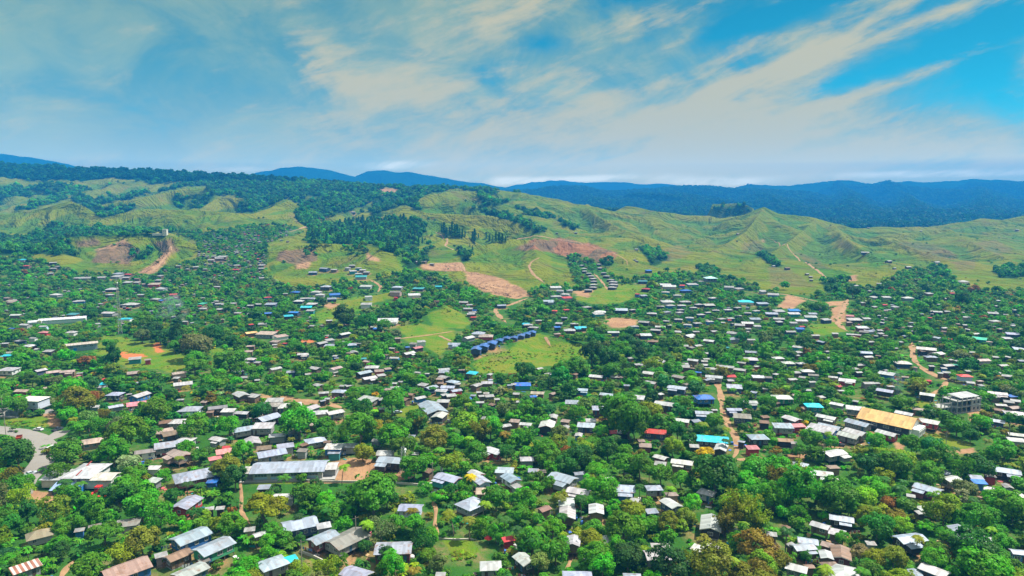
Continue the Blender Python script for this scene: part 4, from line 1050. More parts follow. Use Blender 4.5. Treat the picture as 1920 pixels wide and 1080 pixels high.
WALLS = {'d': ((0.055, 0.045, 0.042), 'dark timber'), 'b': ((0.05, 0.16, 0.42), 'blue'), 't': ((0.17, 0.115, 0.075), 'brown timber'), 'r': ((0.42, 0.05, 0.05), 'red'), 'w': ((0.62, 0.62, 0.60), 'white'), 'g': ((0.27, 0.27, 0.27), 'grey'),
         'n': ((0.05, 0.26, 0.13), 'green'), 'T': ((0.05, 0.24, 0.25), 'teal'), 'x': ((0.055, 0.075, 0.13), 'navy'), 'k': ((0.40, 0.27, 0.23), 'dusty pink'), 'm': ((0.17, 0.06, 0.055), 'maroon'), 'l': ((0.42, 0.50, 0.66), 'pale blue'), 'c': ((0.36, 0.34, 0.31), 'bare concrete'),
         'B': ((0.03, 0.10, 0.36), 'bright blue'), 'C': ((0.05, 0.36, 0.42), 'turquoise')}


def roof_material(name, kind):
    m, nt, bs, out = new_mat(name)
    tc = nt.n('ShaderNodeTexCoord')
    O = tc.outputs['Object']
    rnd = nt.n('ShaderNodeObjectInfo').outputs['Random']
    col = nt.n('ShaderNodeObjectInfo').outputs['Color'] if kind != 'far' else attr(nt, 'paint').outputs['Color']
    if kind == 'far':
        O = geo_pos(nt)
    sp = nt.n('ShaderNodeSeparateXYZ'); nt.t.links.new(O, sp.inputs[0])
    sheet = nt.m('FLOOR', nt.m('MULTIPLY', nt.m('ADD', sp.outputs[0], nt.m('MULTIPLY', rnd, 91.0)), 1.2))
    wn = nt.n('ShaderNodeTexWhiteNoise', noise_dimensions='2D')
    nt.t.links.new(nt.xyz(sheet, nt.m('FLOOR', nt.m('MULTIPLY', sp.outputs[1], 0.33)), 0.0), wn.inputs['Vector'])
    off = nt.xyz(nt.m('ADD', sp.outputs[0], nt.m('MULTIPLY', rnd, 300.0)), nt.m('ADD', sp.outputs[1], nt.m('MULTIPLY', rnd, 170.0)), sp.outputs[2])
    n1 = nt.noise(off, 0.55, 6, 0.75)
    n2 = nt.noise(off, 0.16, 3, 0.6)
    k = nt.m('ADD', 0.70, nt.m('MULTIPLY', wn.outputs['Value'], 0.40))
    c = nt.mix(1.0, col, nt.xyz(k, k, k), 'MULTIPLY')
    rust = nt.m('MULTIPLY', nt.ramp(n1, 0.50, 0.68), nt.m('ADD', 0.22, nt.m('MULTIPLY', nt.m('POWER', rnd, 2.0), 0.7)))
    c = nt.mix(rust, c, (0.22, 0.115, 0.07))
    c = nt.mix(nt.m('MULTIPLY', nt.ramp(n2, 0.45, 0.7), 0.22), c, (0.20, 0.19, 0.18))
    if kind == 'stripe':
        st = nt.m('GREATER_THAN', nt.m('FRACT', nt.m('MULTIPLY', sp.outputs[0], 0.75)), 0.55)
        c = nt.mix(st, c, (0.52, 0.46, 0.42))
    nt.t.links.new(c, bs.inputs['Base Color'])
    bs.inputs['Metallic'].default_value = 0.12 if kind in ('metal', 'far') else 0.0
    bs.inputs['Roughness'].default_value = 0.95 if kind == 'thatch' else 0.5
    wv = nt.n('ShaderNodeTexWave', wave_type='BANDS', bands_direction='X')
    wv.inputs['Scale'].default_value = 1.1 if kind != 'thatch' else 3.0
    nt.t.links.new(O, wv.inputs['Vector'])
    bp = nt.n('ShaderNodeBump')
    bp.inputs['Strength'].default_value = 0.35
    bp.inputs['Distance'].default_value = 0.05
    nt.t.links.new(wv.outputs[1], bp.inputs['Height'])
    nt.t.links.new(bp.outputs[0], bs.inputs['Normal'])
    return m


def wall_material(name, far=False):
    m, nt, bs, out = new_mat(name)
    tc = nt.n('ShaderNodeTexCoord')
    O = tc.outputs['Object'] if not far else geo_pos(nt)
    rnd = nt.n('ShaderNodeObjectInfo').outputs['Random']
    col = nt.n('ShaderNodeObjectInfo').outputs['Color'] if not far else attr(nt, 'paint').outputs['Color']
    sp = nt.n('ShaderNodeSeparateXYZ'); nt.t.links.new(O, sp.inputs[0])
    off = nt.xyz(nt.m('ADD', sp.outputs[0], nt.m('MULTIPLY', rnd, 300.0)), sp.outputs[1], sp.outputs[2])
    n1 = nt.noise(off, 0.9, 5, 0.7)
    bd = nt.n('ShaderNodeTexWhiteNoise', noise_dimensions='1D')
    nt.t.links.new(nt.m('FLOOR', nt.m('MULTIPLY', sp.outputs[2], 4.5)), bd.inputs['W'])
    k = nt.m('ADD', nt.m('MULTIPLY', n1, 0.6), nt.m('ADD', 0.55, nt.m('MULTIPLY', bd.outputs['Value'], 0.25)))
    c = nt.mix(1.0, col, nt.xyz(k, k, k), 'MULTIPLY')
    nt.t.links.new(c, bs.inputs['Base Color'])
    bs.inputs['Roughness'].default_value = 0.85
    return m


MAT_ROOF = roof_material('roof_sheet', 'metal')
MAT_STRIPE = roof_material('striped_sheet', 'stripe')
MAT_THATCH = roof_material('thatch', 'thatch')
MAT_WALL = wall_material('wall_boards')
MAT_GLASS, _nt, _bs, _ = new_mat('window_glass')
_bs.inputs['Base Color'].default_value = (0.03, 0.04, 0.055, 1); _bs.inputs['Roughness'].default_value = 0.15; _bs.inputs['Specular IOR Level'].default_value = 0.5


def plain(name, col, rough=0.8, metal=0.0, var=0.25):
    m, nt, bs, out = new_mat(name)
    n = nt.noise(geo_pos(nt), 1.3, 5, 0.7)
    c = nt.mix(n, tuple(v * (1 - var) for v in col), tuple(min(1, v * (1 + var)) for v in col))
    nt.t.links.new(c, bs.inputs['Base Color'])
    bs.inputs['Roughness'].default_value = rough
    bs.inputs['Metallic'].default_value = metal
    return m


MAT_TRIM = plain('window_trim', (0.55, 0.55, 0.53))
MAT_POST = plain('timber_post', (0.14, 0.11, 0.085))
MAT_WHITE = plain('white_paint', (0.72, 0.72, 0.70), 0.6, var=0.1)
MAT_CONC = plain('concrete', (0.34, 0.33, 0.31), 0.9)
MAT_STEEL = plain('galvanised_steel', (0.42, 0.43, 0.45), 0.45, 0.6)
MAT_REDTRIM = plain('red_trim', (0.26, 0.045, 0.035))
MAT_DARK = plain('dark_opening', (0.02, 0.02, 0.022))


def world_angle(img_deg, py):
    if abs(img_deg) >= 65:
        return math.radians(img_deg)
    dep = math.atan((py - 540) / 1280) + PITCH
    return math.atan2(math.tan(math.radians(img_deg)), max(math.sin(dep), 0.16))


def roof_shell(mb, L, D, z, pitch, kind, ov=0.55, th=0.10, mi=0, cx=0, cy_=0):
    """roof surfaces with real thickness; ridge along x"""
    l, d = L / 2 + ov, D / 2 + ov
    rise = math.tan(pitch) * D / 2
    drop = math.tan(pitch) * ov
    T = Vector((0, 0, th))

    def slab(pts):
        pts = [Vector((p[0] + cx, p[1] + cy_, p[2])) for p in pts]
        mb.poly([p + T for p in pts], mi)
        mb.poly([p for p in reversed(pts)], mi)
        for i in range(len(pts)):
            a, b = pts[i], pts[(i + 1) % len(pts)]
            mb.poly([a, b, b + T, a + T], mi)
    if kind == 'h':
        rl = max(0.15, (L - D) / 2 + 0.05)
        A, B, C, E = (-l, -d, z - drop), (l, -d, z - drop), (l, d, z - drop), (-l, d, z - drop)
        R1, R2 = (-rl, 0, z + rise), (rl, 0, z + rise)
        slab([A, B, R2, R1]); slab([C, E, R1, R2]); slab([B, C, R2]); slab([E, A, R1])
    elif kind == 's':
        rs = math.tan(pitch) * (D + 2 * ov)
        slab([(-l, -d, z), (l, -d, z), (l, d, z + rs), (-l, d, z + rs)])
    else:
        slab([(-l, -d, z - drop), (l, -d, z - drop), (l, 0, z + rise), (-l, 0, z + rise)])
        slab([(l, d, z - drop), (-l, d, z - drop), (-l, 0, z + rise), (l, 0, z + rise)])


def wall_shell(mb, L, D, z0, z1, pitch, kind, mi=0, cx=0, cy_=0):
    l, d = L / 2, D / 2
    q = [(-l, -d), (l, -d), (l, d), (-l, d)]
    rs = math.tan(pitch) * D
    top = [z1, z1, z1, z1] if kind != 's' else [z1, z1, z1 + rs * 0.95, z1 + rs * 0.95]
    for i in range(4):
        a, b = q[i], q[(i + 1) % 4]
        mb.poly([(a[0] + cx, a[1] + cy_, z0), (b[0] + cx, b[1] + cy_, z0), (b[0] + cx, b[1] + cy_, top[(i + 1) % 4]), (a[0] + cx, a[1] + cy_, top[i])], mi)
    if kind in 'gl':
        r = math.tan(pitch) * D / 2
        for s in (-1, 1):
            pts = [(s * l + cx, -d + cy_, z1), (s * l + cx, d + cy_, z1), (s * l + cx, cy_, z1 + r - 0.04)]
            mb.poly(pts if s > 0 else pts[::-1], mi)
    mb.poly([(q[i][0] + cx, q[i][1] + cy_, z0) for i in (3, 2, 1, 0)], mi)


HOUSE_REC = []    # what was placed: dicts with picture box, position, look
SHAPE_WORD = {'g': 'gable roofed', 'h': 'hip roofed', 's': 'lean-to roofed', 'l': 'two part roofed'}


def part(name, me, parent, color=None):
    o = obj(name, me, parent)
    if color is not None:
        o.color = (*color, 1)
    return o


def window_mesh(wd, ht, dep=0.08):
    mb = MB()
    mb.box((0, 0, 0), (wd, dep, ht), 0)
    t = 0.09
    for s in (-1, 1):
        mb.box((s * (wd / 2 + t / 2), -0.015, 0), (t, dep + 0.05, ht + 2 * t), 1)
        mb.box((0, -0.015, s * (ht / 2 + t / 2)), (wd, dep + 0.05, t), 1)
    mb.box((0, -0.02, 0), (0.05, dep + 0.02, ht), 1)
    for k in (-0.3, 0.0, 0.3):
        mb.box((0, -0.012, k * ht), (wd, dep + 0.012, 0.03), 1)
    return mb.mesh('window', [MAT_GLASS, MAT_TRIM])


WINDOW_MESHES = [window_mesh(1.0, 0.95), window_mesh(1.5, 1.0), window_mesh(0.8, 0.9)]


def door_mesh():
    mb = MB()
    mb.box((0, 0, 0), (0.85, 0.07, 1.95), 0)
    mb.box((0.3, -0.05, -0.05), (0.08, 0.06, 0.12), 0)
    return mb.mesh('door', MAT_WALL)


DOOR_MESH = door_mesh()


def rough_depth(px, py):
    x, y, z = hit(px, py)
    return float(y[0])


def build_house(px, py, w, typ, rot, rc, wc):
    hw = random.uniform(2.3, 2.8)
    st = random.choice([0.35, 0.6, 1.1, 1.6]) if typ != 's' else random.choice([0.1, 0.3, 0.8])
    small = w < 17
    if py > 850 and w > 50 and typ != 's':
        st = 1.5
    if small:
        hw, st = random.uniform(1.9, 2.3), 0.1
    if typ == 's' and w > 17 and wc in 'mxdgb' and py > 740:
        st = 1.4
    x, y, z = hit(px, py, hw + st + 0.7)
    if np.isnan(y[0]):
        return None
    x, y = float(x[0]), float(y[0])
    g = float(ground_z(x, y)[0])
    _, _, dep = project(x, y, g + 3)
    mpp = float(dep) / 1280
    wm = w * mpp
    th = world_angle(rot + random.uniform(-2, 2), py) + math.atan2(-x, y) * 0.0
    ratio = {'h': 0.78, 's': 0.6, 'l': 0.58, 'g': 0.64}[typ] * random.uniform(0.9, 1.1)
    if small:
        ratio = min(1, ratio * 1.25)
    va = math.atan2(x, y)
    c, s = abs(math.cos(th + va)), abs(math.sin(th + va))
    L = max(1.6, (wm - 1.1 * 0.9) / (c + ratio * s))
    D = max(1.5, min(L * ratio, 9.5))
    pitch = math.radians({'g': random.uniform(13, 18), 'l': random.uniform(13, 17), 'h': random.uniform(16, 20), 's': random.uniform(6, 9)}[typ])
    if rc == 't':
        pitch *= 1.6
    if abs(rot) >= 65:
        th = math.radians(rot) - 0.0
    # the camera stands at the low side: single slopes fall towards it
    root = obj('house' if w >= 13 else 'shed', None)
    root.location = (x, y, g)
    root.rotation_euler = (0, 0, th)
    rcol = np.array(ROOFS[rc][0]) * np.exp(np.random.normal(0, 0.09)); wcol = np.array(WALLS[wc][0]) * np.exp(np.random.normal(0, 0.12))
    rcol = np.clip(rcol + np.random.normal(0, 0.012, 3), 0.005, 0.8); wcol = np.clip(wcol, 0.01, 0.7)
    rmat = MAT_STRIPE if rc == 'S' else MAT_THATCH if rc == 't' else MAT_ROOF
    z1 = st + hw
    wb, rb = MB(), MB()
    wall_shell(wb, L, D, st, z1, pitch, typ)
    roof_shell(rb, L, D, z1 + 0.02, pitch, typ, ov=0.55 if w >= 17 else 0.25)
    if typ == 'l':
        k = random.choice([-1, 1])
        l2, d2 = L * random.uniform(0.4, 0.55), D * random.uniform(0.4, 0.55)
        cx, cyy = k * (L - l2) * 0.5 * random.uniform(0.5, 1), -(D / 2 + d2 / 2)
        wall_shell(wb, l2, d2 - 0.1, st, z1 - 0.75, 0.05, 's', cx=cx, cy_=cyy)
        roof_shell(rb, l2, d2, z1 - 0.70, math.radians(9), 's', ov=0.35, cx=cx, cy_=cyy)
    wall = part('wall', wb.mesh('wall', MAT_WALL), root, wcol)
    roof = part('roof', rb.mesh('roof', rmat), root, rcol)
    if w >= 30:
        trim = MAT_REDTRIM if random.random() < 0.45 else MAT_TRIM
        if typ in 'gl':
            for sx in (-1, 1):
                fb = MB()
                P = [Vector((sx * (L / 2 + 0.58), sy * (D / 2 + 0.58) * (1 if sy else 0), (z1 - math.tan(pitch) * 0.58) if sy else z1 + math.tan(pitch) * D / 2 + 0.02)) for sy in (-1, 0, 1)]
                n = len(fb.v)
                fb.v += [tuple(p - Vector((0, 0, .12))) for p in P] + [tuple(p + Vector((0, 0, .13))) for p in P]
                fb.f += [(0, 1, 4, 3), (1, 2, 5, 4)]; fb.mi += [0, 0]
                part('fascia_trim', fb.mesh('fascia_trim', trim), roof)
    if st > 0.5 and w >= 20:
        sb = MB()
        for a in np.linspace(-L / 2 + .2, L / 2 - .2, max(2, int(L / 2.6) + 1)):
            for b in np.linspace(-D / 2 + .2, D / 2 - .2, 3):
                sb.box((a, b, st / 2 - 0.3), (0.18, 0.18, st + 0.6))
        sb.box((0, 0, st - 0.07), (L - 0.1, D - 0.1, 0.12))
        part('stilt_frame', sb.mesh('stilt_frame', MAT_POST), root)
    elif st > 0.05:
        sb = MB()
        sb.box((0, 0, st / 2 - 0.4), (L - 0.1, D - 0.1, st + 0.78))
        part('foundation', sb.mesh('foundation', MAT_CONC), root)
    if w >= 33:
        # openings on the two walls that face the street side
        zc = st + 1.45
        slots = []
        nf = max(2, int(L / 2.3))
        door_at = random.randrange(nf)
        for i in range(nf):
            a = -L / 2 + (i + 0.5) * L / nf
            if typ == 'l' and abs(a - cx) < l2 / 2 + 0.4:
                continue
            slots.append(((a, -D / 2 - 0.03, zc), 0.0, i == door_at))
        toright = math.cos(th + math.atan2(x, y)) * 1.0
        for sx in (-1, 1):
            n = Vector((math.cos(th) * sx, math.sin(th) * sx))
            if n.dot(Vector((-x, -y)).normalized()) > 0.15:
                for i in range(max(1, int(D / 3))):
                    b = -D / 2 + (i + 0.5) * D / max(1, int(D / 3))
                    slots.append(((sx * (L / 2 + 0.03), b, zc), math.pi / 2 * sx, False))
        for p, rz, isdoor in slots:
            if isdoor:
                o = part('door', DOOR_MESH, root, random.choice([(0.35, 0.35, 0.34), (0.10, 0.06, 0.04), (0.05, 0.12, 0.2)]))
                o.location = (p[0], p[1], st + 1.0)
            else:
                o = part('window', random.choice(WINDOW_MESHES), root)
                o.location = p
            o.rotation_euler = (0, 0, rz)
    rec = dict(o=root, px=px, py=py, w=w, x=x, y=y, z=g, L=L, D=D, th=th, h=z1 + math.tan(pitch) * D / 2, rc=rc, wc=wc, typ=typ, mpp=mpp)
    HOUSE_REC.append(rec)
    return rec


def parse(txt, n):
    for it in txt.replace('\n', '').split(';'):
        q = it.split()
        if len(q) == n:
            yield q


FAR_LIST = []
_all = []
for q in parse(HOUSES, 7):
    _all.append((float(q[0]), float(q[1]), float(q[2]), q[3], float(q[4]), q[5], q[6]))
for q in parse(FAR_HOUSES, 6):
    _all.append((float(q[0]), float(q[1]), float(q[2]), q[3], 0.0, q[4], q[5]))
_all.sort(key=lambda t: -t[2])
_all = [t for t in _all if t[3] != 'L']
np.random.seed(3)
_all = [(a, b, w * (0.86 if b < 640 else 0.93 if b < 720 else 1.0), c, d, e, f) for a, b, w, c, d, e, f in _all]
for t in _all[:288]:
    build_house(*t)
FAR_LIST = [t for t in _all[288:]]
# the crowded slope at the head of the valley, too far to count one by one
_rs = np.random.default_rng(8)
CROWD = [([(385, 438), (470, 427), (560, 428), (585, 440), (500, 462), (495, 520), (380, 520), (370, 470)], 130), ([(0, 530), (480, 530), (480, 610), (0, 610)], 75), ([(1600, 560), (1920, 575), (1920, 640), (1600, 640)], 48), ([(480, 590), (760, 590), (760, 680), (480, 680)], 24), ([(1200, 560), (1440, 555), (1440, 620), (1200, 620)], 8),
         ([(1200, 640), (1900, 640), (1900, 740), (1200, 740)], 26), ([(560, 690), (960, 690), (960, 760), (560, 760)], 14), ([(960, 740), (1700, 740), (1700, 860), (960, 860)], 8), ([(60, 690), (480, 700), (480, 760), (100, 760)], 5)]
for poly, n in CROWD:
    k = 0
    P = np.array(poly)
    while k < n:
        a, b = _rs.uniform(P[:, 0].min(), P[:, 0].max()), _rs.uniform(P[:, 1].min(), P[:, 1].max())
        if inpoly(np.array([a]), np.array([b]), poly)[0] and not any(inpoly(np.array([a]), np.array([b]), q)[0] for q in LAWNS + SOILS):
            s = (b - 375) / 210 * 9.5 * _rs.uniform(0.5, 0.95)
            FAR_LIST.append((a, b, min(max(5, s), 13), _rs.choice(['g', 's', 'h']), _rs.uniform(-20, 20), _rs.choice(['w', 'w', 'w', 'z', 'k', 'r', 'g', 'w', 'w', 'R']), _rs.choice(['t', 'd', 'g', 'x'])))
            k += 1
FAR_REC = []


def far_housing():
    wb = MB()
    col = []
    fp = np.array([t[:3] for t in FAR_LIST])
    X, Y, Z = hit(fp[:, 0], fp[:, 1], 3.2)
    for (px, py, w, typ, rot, rc, wc), x, y in zip(FAR_LIST, X, Y):
        if np.isnan(y):
            continue
        g = float(ground_z(x, y)[0])
        dep = float(project(x, y, g)[2])
        wm = max(2.5, w * dep / 1280)
        th = world_angle(rot + random.uniform(-5, 5), py)
        L = max(2.0, wm - 0.8); D = min(L * 0.7, 8)
        sub = MB()
        typ = 'g' if typ == 'l' else typ
        pt = math.radians(15 if typ != 's' else 7)
        z1 = 2.9 if w > 8 else 2.2
        wall_shell(sub, L, D, -1.0, z1, pt, typ)
        k = len(sub.f)
        roof_shell(sub, L, D, z1 + .02, pt, typ, ov=0.4)
        co, si = math.cos(th), math.sin(th)
        base = len(wb.v)
        wb.v += [(x + a * co - b * si, y + a * si + b * co, g + c) for a, b, c in sub.v]
        wb.f += [tuple(i + base for i in f) for f in sub.f]
        wb.mi += [1] * k + [0] * (len(sub.f) - k)
        e = math.exp(random.gauss(0, .1))
        col += [tuple(v * e for v in WALLS[wc][0])] * k + [tuple(v * e * 0.78 for v in ROOFS[rc][0])] * (len(sub.f) - k)
        FAR_REC.append(dict(px=px, py=py, w=w, x=x, y=y, L=L, D=D, h=z1 + 1))
    me = wb.mesh('distant_housing', [roof_material('far_roof', 'far'), wall_material('far_wall', True)])
    at = me.attributes.new('paint', 'FLOAT_COLOR', 'FACE')
    at.data.foreach_set('color', np.array([(*c, 1) for c in col], np.float32).ravel())
    obj('distant_housing', me, kind='stuff', label='small far off houses crowded over the slopes')


far_housing()

# trodden earth round the houses
M_yard = np.zeros(XX.shape, np.float32)
for r in HOUSE_REC + FAR_REC:
    if random.random() < 0.22:
        continue
    rad = max(r['L'], r['D']) * random.uniform(0.75, 1.35)
    u = r['x'] / r['y']
    i0, i1 = np.searchsorted(UG, [u - rad / r['y'], u + rad / r['y']]); j0, j1 = np.searchsorted(YG, [r['y'] - rad * 1.25, r['y'] + rad])
    sx, sy = XX[i0:i1 + 1, j0:j1 + 1] - r['x'], YY[i0:i1 + 1, j0:j1 + 1] - r['y'] + rad * .2
    M_yard[i0:i1 + 1, j0:j1 + 1] = np.maximum(M_yard[i0:i1 + 1, j0:j1 + 1], np.clip(1.5 - np.sqrt(sx ** 2 + sy ** 2) / rad * 1.5, 0, 1))
ground_me.attributes['cover_c'].data.foreach_set('color', np.stack([M_yard, M_yard * 0, M_yard * 0, M_yard * 0], -1).reshape(-1).astype(np.float32))


def yard_clutter():
    mb = MB(); col = []
    for r in HOUSE_REC:
        if r['y'] > 480:
            continue
        for k in range(random.choice([2, 3, 4, 6])):
            a = random.uniform(0, 6.28); d = max(r['L'], r['D']) * random.uniform(0.5, 0.85) + 0.8
            x, y = r['x'] + math.cos(a) * d, r['y'] + math.sin(a) * d * 0.9 - 0.5
            g = float(ground_z(x, y)[0])
            q = random.random()
            c = random.choice([(0.5, 0.5, 0.5), (0.6, 0.58, 0.55), (0.25, 0.13, 0.08), (0.3, 0.2, 0.13), (0.2, 0.14, 0.1), (0.05, 0.15, 0.45), (0.5, 0.12, 0.12), (0.45, 0.3, 0.15), (0.03, 0.3, 0.3)])
            n0 = len(mb.f)
            if q < 0.4:
                mb.box((x, y, g + 0.12), (random.uniform(.8, 2.4), random.uniform(.5, 1.2), 0.2), rz=random.uniform(0, 3))
            elif q < 0.7:
                mb.box((x, y, g + 0.5), (random.uniform(.5, 1.3), random.uniform(.5, 1.3), 1.1), rz=random.uniform(0, 3))
            else:
                rz = random.uniform(-.6, .6)
                for i in range(random.randint(3, 6)):
                    mb.box((x + i * 0.75 * math.cos(rz), y + i * 0.75 * math.sin(rz), g + 1.35), (0.55, 0.03, 0.8), rz=rz)
                    while len(col) < len(mb.f):
                        col.append(random.choice([(0.6, 0.6, 0.6), (0.5, 0.1, 0.1), (0.1, 0.2, 0.5), (0.6, 0.5, 0.1), (0.6, 0.6, 0.62)]))
            while len(col) < len(mb.f):
                col.append(c)
    me = mb.mesh('yard_clutter', wall_material('clutter_paint', True))
    at = me.attributes.new('paint', 'FLOAT_COLOR', 'FACE')
    at.data.foreach_set('color', np.array([(*c, 1) for c in col], np.float32).ravel())
    obj('yard_clutter', me, kind='stuff', label='household clutter, planks and laundry lying in the yards')


yard_clutter()


# ------------------------------------------------------------------ the larger buildings and other single things
THINGS = []       # (root, picture x, y, width) of hand-built things, kept clear of trees
LANDMARKS = []


def spot(px, py, up=0.0):
    x, y, z = hit(px, py, up)
    x, y = float(x[0]), float(y[0])
    g = float(ground_z(x, y)[0])
    return x, y, g, float(project(x, y, g)[2]) / 1280


def thing(name, label, cat, px, py, up=0.0, rz=0.0, w=20, top=10, group=None, phrase=None, clear=True):
    x, y, g, mpp = spot(px, py, up)
    o = obj(name, None, label=label, category=cat)
    if group:
        o['group'] = group
    o.location = (x, y, g)
    o.rotation_euler = (0, 0, rz)
    if clear:
        THINGS.append((px, py, w, top, y, x))
    if phrase:
        LANDMARKS.append((px, py, phrase))
    return o, mpp


def gable_part(root, L, D, z0, z1, pit, rc, wc, kind='g', cx=0, cy_=0, ov=0.6, wname='wall', rname='roof'):
    wb, rb = MB(), MB()
    p = math.radians(pit)
    wall_shell(wb, L, D, z0, z1, p, kind, cx=cx, cy_=cy_)
    roof_shell(rb, L, D, z1 + 0.02, p, kind, ov=ov, cx=cx, cy_=cy_)
    w = part(wname, wb.mesh(wname, MAT_WALL), root, WALLS[wc][0] if isinstance(wc, str) else wc)
    r = part(rname, rb.mesh(rname, MAT_ROOF), root, ROOFS[rc][0] if isinstance(rc, str) else rc)
    return w, r


def window_part(root, p, rz, size, name='window', mats=None):
    mb = MB()
    wd, ht = size
    mb.box((0, 0, 0), (wd, 0.10, ht), 0)
    t = 0.12
    for s in (-1, 1):
        mb.box((s * (wd / 2 + t / 2), -0.02, 0), (t, 0.16, ht + 2 * t), 1)
        mb.box((0, -0.02, s * (ht / 2 + t / 2)), (wd, 0.16, t), 1)
    n = max(1, int(wd / 0.9))
    for i in range(1, n):
        mb.box((-wd / 2 + i * wd / n, -0.025, 0), (0.06, 0.13, ht), 1)
    for k in (-0.28, 0.05, 0.36):
        mb.box((0, -0.02, k * ht), (wd, 0.12, 0.035), 1)
    o = part(name, mb.mesh(name, mats or [MAT_GLASS, MAT_TRIM]), root)
    o.location = p
    o.rotation_euler = (0, 0, rz)
    return o


# long school block beside the bare court
t, mpp = thing('school_building', 'long pale blue roofed school block with a row of louvre windows beside bare court', 'school', 545, 888, 1.0, math.radians(5), 150, 42, phrase='the long school block')
gable_part(t, 25.5, 9.5, 0.6, 3.9, 15, 'z', (0.42, 0.41, 0.38), ov=1.1)
gable_part(t, 4.4, 6.4, 0.6, 3.3, 12, (0.50, 0.48, 0.47), 'g', cx=15.0, cy_=0.6, wname='store_wall', rname='store_roof')
gable_part(t, 4.6, 6.0, 0.6, 3.2, 12, (0.50, 0.48, 0.46), 'g', cx=-15.2, cy_=-0.4, wname='office_wall', rname='office_roof')
for i, a in enumerate((-9.8, -3.9, 3.4, 9.0)):
    window_part(t, (a, -4.80, 2.55), 0, (4.4, 1.0))
    mb = MB(); mb.box((0, 0, 0), (4.6, 0.06, 0.9))
    o = part('wall_panel', mb.mesh('wall_panel', MAT_WALL), t, (0.33, 0.45, 0.66)); o.location = (a, -4.79, 1.45)
o = part('door', DOOR_MESH, t, (0.10, 0.10, 0.11)); o.location = (0.3, -4.8, 1.6)
mb = MB(); mb.box((0, 0, 0.1), (35, 11.5, 1.0)); part('foundation', mb.mesh('foundation', MAT_CONC), t)

# assembly hall with the mustard roof
t, mpp = thing('assembly_hall', 'large hall with a steep mustard yellow roof and white gable end', 'hall', 1666, 788, 4.0, math.radians(-46), 100, 30, phrase='the mustard roofed hall')
w_, r_ = gable_part(t, 21.5, 12.6, 0.4, 4.4, 27, 'M', (0.06, 0.06, 0.075), ov=0.9)
mb = MB()
mb.box((0, 0, 2.2), (0.5, 12.7, 4.0)); mb.poly([(0.25, -6.3, 4.3), (0.25, 6.3, 4.3), (0.25, 0, 7.5)])
o = part('gable_wall', mb.mesh('gable_wall', MAT_WHITE), t); o.location = (10.65, 0, 0)
mb = MB(); mb.box((0, 0, 1.9), (3.2, 9.0, 3.4)); o = part('porch', mb.mesh('porch', MAT_WHITE), t); o.location = (12.3, 0.2, 0)
for b in (-3.4, -1.2, 1.2, 3.4):
    window_part(t, (13.94, b, 1.9), math.pi / 2, (1.1, 1.5))
for a in (-8, -4, 1, 6):
    window_part(t, (a, -6.34, 2.6), 0, (2.2, 1.0))
fb = MB()
for sy in (-1, 1):
    for sx in (-1, 1):
        a = Vector((sx * 11.7, sy * 7.25, 3.9)); b = Vector((sx * 11.7, 0, 7.6))
        fb.poly([a, b, b + Vector((0, 0, .35)), a + Vector((0, 0, .35))])
part('fascia_trim', fb.mesh('fascia_trim', MAT_REDTRIM), r_)

# raised white building in the fenced yard
t, mpp = thing('raised_building', 'raised white building on steel legs with side stairs in fenced gravel yard', 'building', 64, 762, 2.0, math.radians(-6), 60, 34, phrase='the raised white building')
w_, r_ = gable_part(t, 11.0, 7.5, 2.2, 6.0, 11, (0.72, 0.70, 0.62), (0.50, 0.54, 0.62), 'h', ov=0.5)
mb = MB()
for a in (-5.2, -2.6, 0, 2.6, 5.2):
    for b in (-3.5, 0, 3.5):
        mb.box((a, b, 0.9), (0.25, 0.25, 2.6))
mb.box((0, 0, 2.1), (13.4, 8.6, 0.2))
for a in np.linspace(-6.6, 6.6, 12):
    mb.box((a, -4.25, 2.7), (0.08, 0.08, 1.1))
mb.box((0, -4.25, 3.25), (13.3, 0.08, 0.08))
part('steel_frame', mb.mesh('steel_frame', MAT_STEEL), t)
mb = MB()
for i in range(9):
    mb.box((-7.2 - i * 0.33, -3.6, 2.05 - i * 0.24), (0.36, 1.4, 0.08))
for b in (-4.3, -2.9):
    mb.tube([(-7.0, b, 3.1), (-10.0, b, 0.9)], [0.05, 0.05], 4)
part('stairs', mb.mesh('stairs', MAT_STEEL), t)
for a in (-3.4, 0, 3.4):
    window_part(t, (a, -3.79, 4.4), 0, (1.3, 1.0))

# switchgear beside it
t, mpp = thing('transformer', 'grey electrical transformer with cooling fins on concrete slab by the road', 'transformer', 26, 778, 0.6, math.radians(-8), 36, 16, phrase='the grey transformer')
mb = MB(); mb.box((0, 0, 0.1), (9.0, 6.0, 0.7)); part('slab', mb.mesh('slab', MAT_CONC), t)
for a in (-2.4, 1.6):
    mb = MB(); mb.box((0, 0, 1.5), (2.2, 1.6, 2.1))
    for k in range(9):
        mb.box((-1.0 + k * 0.25, -1.05, 1.4), (0.09, 0.5, 1.7)); mb.box((-1.0 + k * 0.25, 1.05, 1.4), (0.09, 0.5, 1.7))
    mb.tube([(-0.9, 0, 2.95), (0.9, 0, 2.95)], [0.32, 0.32], 10)
    o = part('tank', mb.mesh('tank', MAT_STEEL), t); o.location = (a, 0, 0)
    for k in (-0.7, 0, 0.7):
        mb = MB()
        mb.tube([(k, 0.2, 2.5), (k, 0.2, 3.0), (k, 0.3, 3.5)], [0.14, 0.10, 0.05], 8)
        part('bushing', mb.mesh('bushing', MAT_WHITE), o)
mb = MB()
for a in (-4.2, -2.1, 0, 2.1, 4.2):
    for b in (-2.8, 2.8):
        mb.box((a, b, 1.2), (0.07, 0.07, 2.0))
for b in (-2.8, 2.8):
    for z in (1.2, 2.1):
        mb.box((0, b, z), (8.5, 0.05, 0.05))
